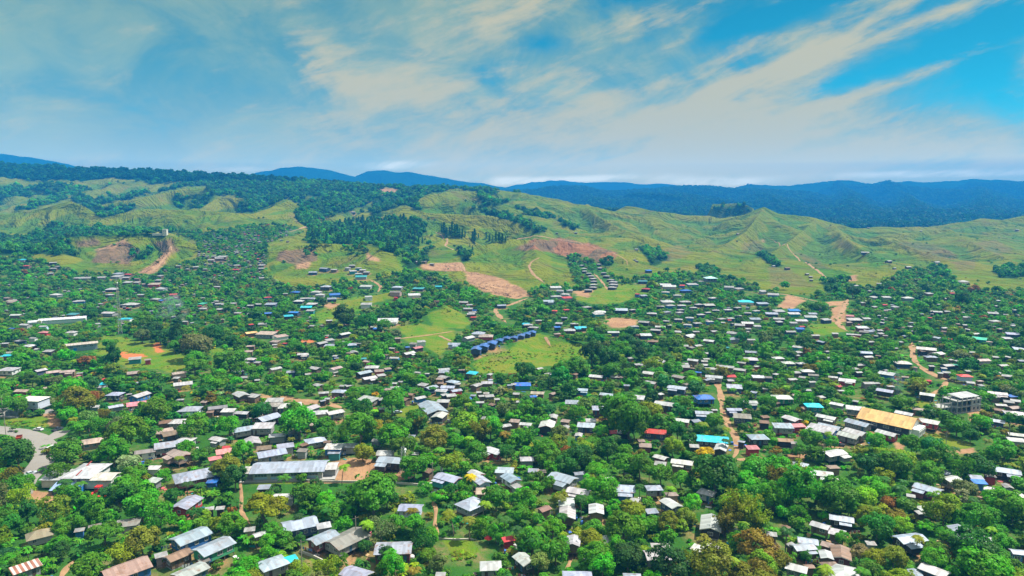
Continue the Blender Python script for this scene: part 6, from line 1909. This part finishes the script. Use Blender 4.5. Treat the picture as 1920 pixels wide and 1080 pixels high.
BANANA_AT = [(840, 950, 26), (850, 985, 22), (865, 970, 20), (830, 975, 16), (890, 975, 20), (915, 985, 18), (400, 925, 26), (420, 935, 26), (440, 940, 20), (395, 945, 18), (610, 945, 20), (630, 950, 20), (595, 960, 14), (490, 975, 22), (475, 1010, 26), (500, 1020, 26), (520, 1030, 20), (455, 1050, 20), (380, 1058, 14), (970, 975, 18), (965, 1000, 18), (985, 1005, 16),
             (430, 820, 16), (500, 822, 18), (515, 818, 16), (560, 835, 20), (580, 845, 20), (600, 848, 18), (545, 828, 16), (700, 835, 14), (790, 850, 22), (800, 856, 20), (50, 1030, 24), (80, 1030, 22), (100, 1060, 20), (1700, 1060, 26), (1620, 1070, 22), (1860, 985, 24), (1850, 1000, 22), (1875, 1005, 20), (1390, 1020, 24), (1410, 1015, 22), (1370, 1025, 18), (1540, 1068, 18),
             (1080, 955, 16), (1040, 975, 14), (710, 960, 18), (690, 975, 18), (340, 985, 12), (1240, 915, 14), (1420, 850, 14), (1095, 815, 12), (1110, 775, 12), (60, 1075, 18), (15, 1072, 18), (170, 1005, 16), (945, 1010, 18), (1000, 1020, 16), (1480, 1005, 16), (1690, 935, 14), (1560, 850, 14), (345, 860, 12), (300, 905, 14), (330, 965, 12)]
BAMBOO_AT = [(1390, 965, 84, 'y'), (1360, 985, 60, 'o'), (1420, 985, 60, 'y'), (1345, 1060, 66, 'o'), (1290, 1065, 60, 'y'), (900, 815, 54, 'o'), (870, 808, 46, 'm'), (780, 800, 44, 'o'), (1490, 895, 60, 'y'), (1455, 905, 56, 'o'), (985, 830, 44, 'm'), (1530, 925, 54, 'm')]
PINE_AT = [(828, 428, 20), (833, 430, 24), (838, 431, 28), (843, 432, 26), (848, 432, 30), (853, 432, 26), (857, 433, 24), (862, 433, 28), (867, 433, 26), (872, 434, 20), (886, 441, 24), (890, 442, 26), (897, 440, 16), (912, 440, 16), (918, 442, 18), (924, 443, 20), (930, 444, 22), (936, 444, 18), (942, 445, 22), (948, 446, 16),
           (881, 458, 10), (886, 466, 10), (1252, 508, 14), (792, 448, 20), (785, 452, 24), (778, 445, 22), (1168, 490, 12)]
TREE_REC, COVER = [], []      # individual trees to build, and the points of the general cover


def ang():
    return random.uniform(0, 2 * math.pi)


for q in parse(BIG, 5):
    px, py, w = float(q[0]), float(q[1]), float(q[2])
    d0 = float(hit(px, py)[1][0])
    r = w * d0 / 1280 / 2
    x, y, z = hit(px, py, r * 1.05)
    if np.isnan(y[0]):
        continue
    x, y = float(x[0]), float(y[0])
    TREE_REC.append(dict(px=px, py=py, w=w, x=x, y=y, r=w * y / 1280 / 2, tint=q[3], hab=q[4], fixed=True))
_tg = {}


def crowded(x, y, r, k=0.62):
    n = 2
    cx, cy_ = int(x // 8), int(y // 8)
    for a in range(-n, n + 1):
        for b in range(-n, n + 1):
            for X, Y, R in _tg.get((cx + a, cy_ + b), ()):
                if (X - x) ** 2 + (Y - y) ** 2 < ((R + r) * k) ** 2:
                    return True
    return False


def note(x, y, r):
    _tg.setdefault((int(x // 8), int(y // 8)), []).append((x, y, r))


for t in TREE_REC:
    note(t['x'], t['y'], t['r'])
for px, py, w, tn in BAMBOO_AT:
    x, y, g, mpp = spot(px, py + w * 0.35)
    note(x, y, w * mpp * .4)

# trees over the whole town, wherever the photograph shows green between the roofs
rs = np.random.default_rng(21)
N = 50000
cy_ = np.sqrt(rs.uniform(120 ** 2, 1650 ** 2, N)); cu = rs.uniform(-1.0, 1.0, N); cx_ = cu * cy_
cg = ground_z(cx_, cy_)
cpx, cpy, _ = project(cx_, cy_, cg)
okT = inpoly(cpx, np.minimum(cpy, 1490), TOWN)
grass_hill = np.zeros(N, bool)
for p in LAWNS + SOILS + REDSOILS:
    okT &= ~inpoly(cpx, cpy, p)
thin = fbm(cx_, cy_, 45, 3)
patch = fbm(cx_ + 700, cy_, 60, 3)
order = np.argsort(rs.random(N))
bright_zone = lambda px, py: 1.0 if py > 760 else 0.6
for i in order:
    if not okT[i]:
        continue
    x, y, g, px, py = cx_[i], cy_[i], cg[i], cpx[i], cpy[i]
    big = rs.random()
    D = 4.2 + 6.0 * big ** 1.6 + (4.5 if rs.random() < 0.10 else 0)
    if y > 520:
        D *= 0.72
    if py > 860 and px > 1250:
        D *= 1.15
    r = D / 2
    if crowded(x, y, r, 0.56):
        continue
    if blocked(x, y, r * 0.45):
        continue
    hab = 'r'
    q = rs.random()
    hab = 'r' if q < 0.62 else 'b' if q < 0.72 else 't' if q < 0.86 else 'o'
    good = False
    for k in range(5):
        top = g + 2 * r * (1.0 if hab != 't' else 1.25)
        c = covers(x, y, g + 0.3 * r, top, r)
        if c < (0.085 if y < 520 else 0.045):
            good = True
            break
        r *= 0.74
        if r < 1.25:
            break
    if not good or on_open(x, y, g):
        continue
    note(x, y, r)
    zone = patch[i] + rs.normal() * 0.10
    pal = 'bbmbmyb' if zone > 0.56 else 'mmdmbdmo' if zone > 0.44 else 'dmmtdmg'
    if py < 640:
        pal = 'dmtmmdgm' if zone < 0.56 else 'mmbmy'
    if px > 1250 and py > 850:
        pal = 'ymombyym' if zone > 0.45 else 'mmdoym'
    tn = pal[rs.integers(len(pal))]
    if rs.random() < 0.02:
        tn = rs.choice(['r', 'w', 'g', 'o'])
    TREE_REC.append(dict(px=px, py=py, w=2 * r / y * 1280, x=x, y=y, r=r, tint=tn, hab=hab, fixed=False))

for t in TREE_REC:
    t['g'] = float(ground_z(t['x'], t['y'])[0])
    t['inview'] = -t['w'] * .3 < t['px'] < 1920 + t['w'] * .3 and t['py'] < 1080 + t['w'] * 0.9
_cand = sorted([t for t in TREE_REC if t['inview']], key=lambda t: -t['w'] * (1.6 if t['fixed'] else 1.0))
SINGLE = _cand[:296]
_ids = {id(t) for t in SINGLE}
REST = [t for t in TREE_REC if id(t) not in _ids]

# ------------------------------------------------------------------ single trees
PLANT_REC = []


def plant_root(name, cat, x, y, g, px, py, w, tn, look, group):
    o = obj(name, None, category=cat)
    o['group'] = group
    o.location = (x, y, g)
    PLANT_REC.append(dict(o=o, px=px, py=py, w=w, tint=tn, look=look, x=x, y=y))
    return o


for t in SINGLE:
    hab = t['hab']
    D = 1.76 * t['r']
    look = {'r': 'rounded', 'b': 'broad flat topped', 't': 'tall narrow', 'o': 'open airy'}[hab]
    cat = 'tree'
    o = plant_root('broadleaf_tree', cat, t['x'], t['y'], t['g'], t['px'], t['py'], t['w'], t['tint'], look, 'broadleaf trees among the houses')
    s = random.uniform(0.9, 1.12)
    cr = obj('crown', random.choice(CROWNS[hab]), o)
    cr.scale = (D, D * random.uniform(0.9, 1.08), D * s)
    zc = 0.60 if hab != 't' else 0.72
    cr.location = (0, 0, D * zc * s)
    cr.rotation_euler = (0, 0, ang())
    cr['tint'] = tint_of(t['tint'])
    tr = obj('trunk', TALLTRUNK if hab == 't' else random.choice(TRUNKS), o)
    tr.scale = (D, D, D * s)
    tr.rotation_euler = (0, 0, ang())
for i, (px, py) in enumerate(PALM_AT):
    h = random.uniform(0.75, 1.1)
    x, y, z = hit(px, py, 8.5 * h)
    if np.isnan(y[0]):
        continue
    x, y = float(x[0]), float(y[0]); g = float(ground_z(x, y)[0])
    fm, tm = PALMS[i % 3]
    dry = (px, py) in ((885, 880), (880, 965), (775, 1060), (1060, 925))
    o = plant_root('coconut_palm', 'palm', x, y, g, px, py, 30, 'Y' if (px, py) == (885, 880) else 'o' if dry else random.choice('mdy'), 'palm', 'coconut palms among the houses')
    f = obj('frond_crown', fm, o); s = h * (0.8 if y < 300 else 0.9); f.scale = (s,) * 3
    tk = obj('trunk', tm, o); tk.scale = (s,) * 3
    f['tint'] = tint_of(PLANT_REC[-1]['tint']); o.rotation_euler = (0, 0, ang())
for i, (px, py, w) in enumerate(BANANA_AT):
    x, y, z = hit(px, py, 2.2)
    x, y = float(x[0]), float(y[0]); g = float(ground_z(x, y)[0])
    lm, sm = BANANAS[i % 3]
    tn = random.choice('mdbmtm')
    o = plant_root('banana_plant', 'banana plant', x, y, g, px, py, w, tn, 'banana', 'banana plants in the gardens')
    s = w * y / 1280 / 4.4
    f = obj('leaves', lm, o); f.scale = (s, s, s * 1.05); f['tint'] = tint_of(tn, .14)
    st = obj('stem', sm, o); st.scale = (s, s, s * 1.05)
    o.rotation_euler = (0, 0, ang())
for i, (px, py, w, tn) in enumerate(BAMBOO_AT):
    x, y, g, mpp = spot(px, py + w * 0.35)
    fm, cm = BAMBOOS[i % 2]
    o = plant_root('bamboo_clump', 'bamboo', x, y, g, px, py, w, tn, 'bamboo', 'bamboo clumps')
    s = w * mpp * 0.82
    f = obj('foliage', fm, o); f.scale = (s, s, s); f['tint'] = tint_of(tn, .1)
    c = obj('culm', cm, o); c.scale = (s, s, s)
    o.rotation_euler = (0, 0, ang())
for i, (px, py, hpx) in enumerate(PINE_AT):
    x, y, g, mpp = spot(px, py + hpx * .5)
    cm, tm = PINES[i % 3]
    o = plant_root('pine_tree', 'pine', x, y, g, px, py, hpx * .4, 'd', 'pine', 'dark pines on the grassy hills')
    s = hpx * mpp * random.uniform(0.6, 1.1)
    f = obj('crown', cm, o); f.scale = (s * random.uniform(.9, 1.7),) * 2 + (s,); f['tint'] = tint_of('d', .1)
    tk = obj('trunk', tm, o); tk.scale = (s, s, s)


# ------------------------------------------------------------------ cover too dense to count: one object each, leaves instanced on points
def cover(name, label, pts, scale, tint, kinds, protos):
    """PTS (n,3), SCALE (n,3), TINT (n,3), KINDS (n,) index into PROTOS"""
    n = len(pts)
    col = bpy.data.collections.new(name + '_sources')
    for k, me in enumerate(protos):
        o = bpy.data.objects.new('%s_source_%02d' % (name, k), me)
        col.objects.link(o)
    me = bpy.data.meshes.new(name)
    me.vertices.add(n)
    me.vertices.foreach_set('co', np.asarray(pts, np.float32).ravel())
    for nm, tp, key, arr in (('size', 'FLOAT_VECTOR', 'vector', scale), ('tint', 'FLOAT_VECTOR', 'vector', tint), ('kind', 'INT', 'value', kinds), ('turn', 'FLOAT', 'value', RNG.uniform(0, 6.28, n))):
        at = me.attributes.new(nm, tp, 'POINT')
        at.data.foreach_set(key, np.asarray(arr, np.int32 if tp == 'INT' else np.float32).ravel())
    o = obj(name, me, kind='stuff', label=label)
    ng = bpy.data.node_groups.new(name, 'GeometryNodeTree')
    ng.interface.new_socket('Geometry', in_out='INPUT', socket_type='NodeSocketGeometry')
    ng.interface.new_socket('Geometry', in_out='OUTPUT', socket_type='NodeSocketGeometry')
    N = ng.nodes
    gi, go = N.new('NodeGroupInput'), N.new('NodeGroupOutput')
    ci = N.new('GeometryNodeCollectionInfo'); ci.inputs['Collection'].default_value = col
    ci.inputs['Separate Children'].default_value = True; ci.inputs['Reset Children'].default_value = True
    iop = N.new('GeometryNodeInstanceOnPoints'); iop.inputs['Pick Instance'].default_value = True

    def named(nm, tp):
        a = N.new('GeometryNodeInputNamedAttribute'); a.data_type = tp; a.inputs['Name'].default_value = nm
        return [s for s in a.outputs if s.enabled][0]
    comb = N.new('ShaderNodeCombineXYZ')
    ng.links.new(named('turn', 'FLOAT'), comb.inputs[2])
    e2r = N.new('FunctionNodeEulerToRotation')
    ng.links.new(comb.outputs[0], e2r.inputs[0])
    ng.links.new(gi.outputs[0], iop.inputs['Points'])
    ng.links.new(ci.outputs[0], iop.inputs['Instance'])
    ng.links.new(named('kind', 'INT'), iop.inputs['Instance Index'])
    ng.links.new(e2r.outputs[0], iop.inputs['Rotation'])
    ng.links.new(named('size', 'FLOAT_VECTOR'), iop.inputs['Scale'])
    ng.links.new(iop.outputs[0], go.inputs[0])
    md = o.modifiers.new('scatter', 'NODES')
    md.node_group = ng
    return o


P_, S_, T_, K_ = [], [], [], []
for t in REST:
    D = 2 * t['r']
    far = t['y'] > 620
    mid_idx = {'r': [0, 1], 't': [2], 'o': [3], 'b': [4]}[t['hab']]
    k = random.choice(mid_idx) if not far else 5 + random.randrange(3)
    s = random.uniform(0.9, 1.1)
    P_.append((t['x'], t['y'], t['g'] + D * 0.52 * s)); S_.append((D * 1.05, D * 1.05, D * s)); T_.append(tint_of(t['tint'])); K_.append(k)
for i in range(0, len(P_)):
    q = rs.random()
    if REST[i]['y'] < 600 and q < 0.10:
        s = rs.uniform(0.55, 0.95); P_[i] = (REST[i]['x'], REST[i]['y'], REST[i]['g'] - rs.uniform(0, 2.5)); S_[i] = (s, s, s); K_[i] = 8 + rs.integers(0, 3); T_[i] = tint_of('mdyo'[rs.integers(4)], .2)
cover('tree_cover', 'dense mixed tree canopy filling the gaps between houses', P_, S_, T_, K_, LOD_MID + LOD_FAR + [p[0] for p in PALMS])

# shrubs and garden plants under and between them
N2 = 60000
y2 = np.sqrt(rs.uniform(120 ** 2, 1300 ** 2, N2)); u2 = rs.uniform(-0.98, 0.98, N2); x2 = u2 * y2
g2 = ground_z(x2, y2)
px2, py2, _ = project(x2, y2, g2)
ok2 = inpoly(px2, np.minimum(py2, 1490), TOWN)
dens2 = fbm(x2 + 55, y2, 26, 3)
P_, S_, T_, K_ = [], [], [], []
for i in range(N2):
    if not ok2[i]:
        continue
    x, y, g = x2[i], y2[i], g2[i]
    if dens2[i] < 0.36 and rs.random() < 0.7:
        continue
    if on_open(x, y, g) or blocked(x, y, 1.2 if (int(x * 0.11) + int(y * 0.07)) % 2 else -0.2):
        continue
    D = rs.uniform(1.6, 4.2)
    if covers(x, y, g, g + D * 0.8, D / 2) > 0.10:
        D *= 0.55
        if covers(x, y, g, g + D * 0.8, D / 2) > 0.12:
            continue
    k = rs.integers(0, 3)
    if rs.random() < 0.32 and y < 460:
        k = 3 + rs.integers(0, 3)
        s = D / 4.2
        P_.append((x, y, g)); S_.append((s, s, s))
    else:
        P_.append((x, y, g + D * 0.2)); S_.append((D, D, D * rs.uniform(.7, 1.2)))
    T_.append(tint_of('bmmbydmo'[rs.integers(8)] if rs.random() < .985 else rs.choice(['r', 'Y', 'w']), .25)); K_.append(k)
for poly in LAWNS:
    P = np.array(poly)
    for _ in range(int(26 + 0.05 * np.ptp(P[:, 0]) * np.ptp(P[:, 1]))):
        a, b = rs.uniform(P[:, 0].min(), P[:, 0].max()), rs.uniform(P[:, 1].min(), P[:, 1].max())
        if not inpoly(np.array([a]), np.array([b]), poly)[0]:
            continue
        x, y, z = hit(a, b)
        if np.isnan(y[0]):
            continue
        x, y = float(x[0]), float(y[0]); g = float(ground_z(x, y)[0])
        if blocked(x, y, 1.0) or fbm(np.array([x]), np.array([y]), 18, 2)[0] < 0.52:
            continue
        D = rs.uniform(0.5, 1.5) * (1.8 if rs.random() < .12 else 1)
        P_.append((x, y, g + D * .1)); S_.append((D, D, D * .6)); T_.append(tint_of('yomoym'[rs.integers(6)], .2)); K_.append(rs.integers(0, 3))
cover('undergrowth', 'thick shrubs and garden plants covering the ground', P_, S_, T_, K_, BUSHES + [b[0] for b in BANANAS])

# woods on the hills
P_, S_, T_, K_ = [], [], [], []
N3 = 60000
y3 = np.sqrt(rs.uniform(850 ** 2, 2440 ** 2, N3)); u3 = rs.uniform(-0.95, 0.95, N3); x3 = u3 * y3
g3 = ground_z(x3, y3)
mf = bil(M_for, u3, y3, UG, YG)
fp = fbm(x3, y3, 120, 3)
for i in np.nonzero(mf > 0.5)[0]:
    D = rs.uniform(6, 12) * (1.0 if y3[i] > 1300 else 0.8)
    if rs.random() < 0.05:
        D *= 1.4
    P_.append((x3[i], y3[i], g3[i] + D * 0.42)); S_.append((D, D, D * rs.uniform(.9, 1.35)))
    T_.append(tint_of('ddtdm'[rs.integers(5)] if fp[i] < 0.6 else 'dmmtb'[rs.integers(5)], .22)); K_.append(rs.integers(0, 3))
# scattered bushes on open slopes and in the gullies
N4 = 9000
y4 = np.sqrt(rs.uniform(850 ** 2, 2300 ** 2, N4)); u4 = rs.uniform(-0.95, 0.95, N4); x4 = u4 * y4
g4 = ground_z(x4, y4)
ho = bil(M_hollow, u4, y4, UG, YG)
lu = bil(M_lush, u4, y4, UG, YG)
tw = bil(M_town, u4, y4, UG, YG)
cl4 = fbm(x4, y4, 90, 3)
for i in range(N4):
    if tw[i] > 0.3:
        continue
    if rs.random() < 0.02 + 0.55 * max(0, cl4[i] - 0.56) + 0.22 * ho[i] * (cl4[i] > 0.5) + 0.3 * lu[i]:
        D = rs.uniform(2, 5)
        P_.append((x4[i], y4[i], g4[i] + D * .3)); S_.append((D, D, D * .8)); T_.append(tint_of('ddmo'[rs.integers(4)], .2)); K_.append(rs.integers(0, 3))
cover('hill_woods', 'dark green woods on the hills and bushes in the gullies', P_, S_, T_, K_, LOD_FAR)
# the plantation of dark pines in the dip
P_, S_, T_, K_ = [], [], [], []
pp = FORESTS[1]
for _ in range(820):
    a, b = rs.uniform(575, 800), rs.uniform(413, 478)
    if not inpoly(np.array([a]), np.array([b]), pp)[0]:
        continue
    x, y, z = hit(a, b)
    if np.isnan(y[0]):
        continue
    h = rs.uniform(6, 15) if rs.random() < .8 else rs.uniform(14, 19)
    P_.append((float(x[0]), float(y[0]), float(ground_z(x, y)[0]) - 1)); S_.append((h * 2.0, h * 2.0, h)); T_.append(tint_of('dtdm'[rs.integers(4)], .2)); K_.append(rs.integers(0, 3))
for _ in range(500):
    a, b = rs.uniform(570, 815), rs.uniform(410, 482)
    if inpoly(np.array([a]), np.array([b]), pp)[0] and rs.random() > .5:
        continue
    x, y, z = hit(a, b)
    if np.isnan(y[0]) or bil(M_town, x / y, y, UG, YG)[0] > 0.3:
        continue
    if not inpoly(np.array([a]), np.array([b + rs.normal() * 5]), pp)[0] and rs.random() > .12:
        continue
    D = rs.uniform(5, 10)
    P_.append((float(x[0]), float(y[0]), float(ground_z(x, y)[0]) + D * .4)); S_.append((D, D, D)); T_.append(tint_of('mdtm'[rs.integers(4)], .2)); K_.append(3 + rs.integers(0, 3))
cover('pine_woods', 'dense dark pine plantation below the grassy ridge', P_, S_, T_, K_, [p[0] for p in PINES] + LOD_FAR)
# forest over the near face of the blue mountains
N5 = 110000
y5 = np.sqrt(rs.uniform(2440 ** 2, 6800 ** 2, N5)); u5 = rs.uniform(-0.85, 0.85, N5); x5 = u5 * y5
g5 = ground_z(x5, y5)
_, p5, _ = project(x5, y5, g5)
keep = ((u5 > -0.1) & (p5 < 432)) | ((u5 <= -0.1) & (y5 < 3300) & (g5 > 60))
D5 = rs.uniform(10, 24, N5)
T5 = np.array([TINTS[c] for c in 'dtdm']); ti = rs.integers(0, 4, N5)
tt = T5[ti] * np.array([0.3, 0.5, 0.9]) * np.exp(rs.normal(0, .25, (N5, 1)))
cover('mountain_woods', 'continuous forest on the blue mountain slopes', np.stack([x5, y5, g5 + D5 * .3], -1)[keep], np.stack([D5, D5, D5 * rs.uniform(.8, 1.2, N5)], -1)[keep], tt[keep], rs.integers(0, 3, N5)[keep], LOD_FAR)

# ------------------------------------------------------------------ labels: each says what the thing looks like and what it stands by
LANDMARKS += [(350, 938, 'the red walled house'), (358, 1001, 'the blue walled house'), (401, 1020, 'the green walled house'), (606, 1003, 'the maroon walled house'), (650, 1005, 'the big grey gabled house'), (770, 948, 'the small pale blue house'), (738, 1023, 'the wide maroon walled house'), (75, 997, 'the brown thatched hip roof'),
              (48, 1060, 'the red striped roof'), (543, 1046, 'the small turquoise roof'), (563, 978, 'the long navy house'), (361, 888, 'the wide pale hip roof'), (953, 1008, 'the red lean-to'), (1229, 806, 'the bright red roof'), (1336, 820, 'the longest turquoise roof'), (1433, 865, 'the slanting turquoise roof'), (1525, 757, 'the turquoise hip roof'),
              (1320, 742, 'the bright blue hip roof'), (980, 718, 'the wide bright blue roof'), (1809, 702, 'the red hip roof'), (813, 765, 'the large grey roof in the clearing'), (945, 637, 'the dark blue terrace'), (1010, 660, 'the grassy meadow'), (270, 670, 'the sports field'), (80, 840, 'the wide road bend'), (1380, 845, 'the dirt road bend'),
              (670, 882, 'the bare court'), (1322, 848, 'the golden yellow tree'), (885, 880, 'the golden palm'), (1706, 1003, 'the two part roof under the palm'), (1740, 912, 'the long roof on the small lawn'), (1888, 879, 'the big dark house near the blue lean-to'), (886, 698, 'the turquoise roof above the houses'), (1398, 564, 'the turquoise roofed white house'),
              (1770, 825, 'the mown lawn'), (235, 597, 'the small turquoise hip roof'), (84, 622, 'the pink roof'), (782, 651, 'the pink gable roof'), (1836, 634, 'the green roofed teal house'), (745, 547, 'the upper hill houses'), (1062, 440, 'the burnt hillside'), (700, 916, 'the great mango tree'), (1562, 874, 'the thatched hut'), (1577, 1032, 'the rusty gable roof'),
              (1515, 1015, 'the cluster of joined roofs'), (1813, 997, 'the wide blue and white roof'), (1240, 1028, 'the pair of low pale roofs'), (145, 752, 'the big olive crown by the road'), (1285, 870, 'the low pale roofs by the woods'), (1060, 958, 'the pair of steep pale gables')]
# the one house that a landmark phrase names keeps the phrase as its own label's core
ORD = ['first', 'second', 'third', 'fourth', 'fifth', 'sixth', 'seventh', 'eighth', 'ninth', 'tenth', 'eleventh', 'twelfth', 'thirteenth', 'fourteenth', 'fifteenth', 'sixteenth', 'seventeenth', 'eighteenth', 'nineteenth', 'twentieth']


def relate(px, py, skip=None):
    best = None
    for lx, ly, ph in LANDMARKS:
        dx, dy = px - lx, (py - ly) * 1.6
        d = math.hypot(dx, dy)
        if d < 9 and skip:
            continue
        if best is None or d < best[0]:
            best = (d, dx, dy, ph)
    d, dx, dy, ph = best
    if abs(dx) > abs(dy):
        rel = 'left of' if dx < 0 else 'right of'
    else:
        rel = 'behind' if dy < 0 else 'in front of'
    return d, rel, ph


def give_labels(recs, look_of):
    buckets = {}
    for r in recs:
        d, rel, ph = relate(r['px'], r['py'], True)
        buckets.setdefault((look_of(r), rel, ph), []).append((d, r))
    for (look, rel, ph), lst in buckets.items():
        lst.sort(key=lambda t: t[0])
        for i, (d, r) in enumerate(lst):
            full = ('%s %s %s' % (look, rel, ph)) if len(lst) == 1 else ('%s %s %s %s' % (ORD[min(i, 19)], look, rel, ph))
            for drop in ('roofed', 'tiny', 'small', 'wide', 'timber', 'with long leaves', 'concrete'):
                if len(full.split()) > 16 and (' ' + drop + ' ') in ' ' + full:
                    full = (' ' + full).replace(' ' + drop + ' ', ' ', 1).strip()
            if len(full.split()) > 16 and ' with ' in full and ' walls ' in full:
                a, b = full.split(' with ', 1)
                full = a + ' ' + b.split(' walls ', 1)[1]
            r['o']['label'] = full


def house_look(r):
    size = 'tiny' if r['w'] < 16 else 'small' if r['w'] < 24 else 'wide' if r['w'] > 42 else ''
    noun = 'shed' if r['w'] < 15 else 'house'
    return ' '.join(v for v in (size, ROOFS[r['rc']][1], SHAPE_WORD[r['typ']], noun, 'with', WALLS[r['wc']][1], 'walls') if v)


give_labels(HOUSE_REC, house_look)
for r in HOUSE_REC:
    r['o']['category'] = 'shed' if r['w'] < 13 else 'house'
    r['o']['group'] = 'houses among the trees'
    if r['rc'] == 'N':
        r['o']['group'] = 'dark blue roofed row houses'


def plant_look(r):
    if r['look'] == 'palm':
        return '%s coconut palm' % TINT_WORD[r['tint']]
    if r['look'] == 'banana':
        return '%s banana plant with long leaves' % TINT_WORD[r['tint']]
    if r['look'] == 'bamboo':
        return '%s feathery bamboo clump' % TINT_WORD[r['tint']]
    if r['look'] == 'pine':
        return 'dark slender pine tree on grassy slope'
    size = 'huge' if r['w'] > 64 else 'large' if r['w'] > 46 else 'small' if r['w'] < 26 else 'medium'
    return '%s %s %s tree' % (size, TINT_WORD[r['tint']], r['look'])


for kind in ('palm', 'banana', 'bamboo', 'pine'):
    give_labels([r for r in PLANT_REC if r['look'] == kind], plant_look)
give_labels([r for r in PLANT_REC if r['look'] not in ('palm', 'banana', 'bamboo', 'pine')], plant_look)

_seen = {}
for _r in HOUSE_REC + PLANT_REC:
    _seen.setdefault(_r['o']['label'], []).append(_r)
for _k, _v in _seen.items():
    for _i, _r in enumerate(sorted(_v, key=lambda q: q['px'])):
        if len(_v) > 1:
            _r['o']['label'] = ORD[_i] + ' from the left, ' + _k.replace('with long leaves ', '')

# ------------------------------------------------------------------ air between here and the mountains
def haze_box():
    me = bpy.data.meshes.new('haze')
    x0, x1, y0, y1, z0, z1 = -12500, 12500, -60, 9700, -60, 600
    v = [(x, y, z) for z in (z0, z1) for y in (y0, y1) for x in (x0, x1)]
    me.from_pydata(v, [], [(0, 2, 3, 1), (4, 5, 7, 6), (0, 1, 5, 4), (1, 3, 7, 5), (3, 2, 6, 7), (2, 0, 4, 6)])
    m = bpy.data.materials.new('haze_air')
    m.use_nodes = True
    m.node_tree.nodes.clear()
    nt = NT(m.node_tree)
    out = nt.n('ShaderNodeOutputMaterial')
    v = nt.n('ShaderNodeVolumePrincipled')
    v.inputs['Color'].default_value = (0.03, 0.36, 1.0, 1)
    v.inputs['Density'].default_value = HAZE
    v.inputs['Anisotropy'].default_value = 0.0
    m.node_tree.links.new(v.outputs[0], out.inputs['Volume'])
    me.materials.append(m)
    obj('haze', me, kind='stuff', label='thin blue air haze towards the mountains')


HAZE = 0.000148
haze_box()
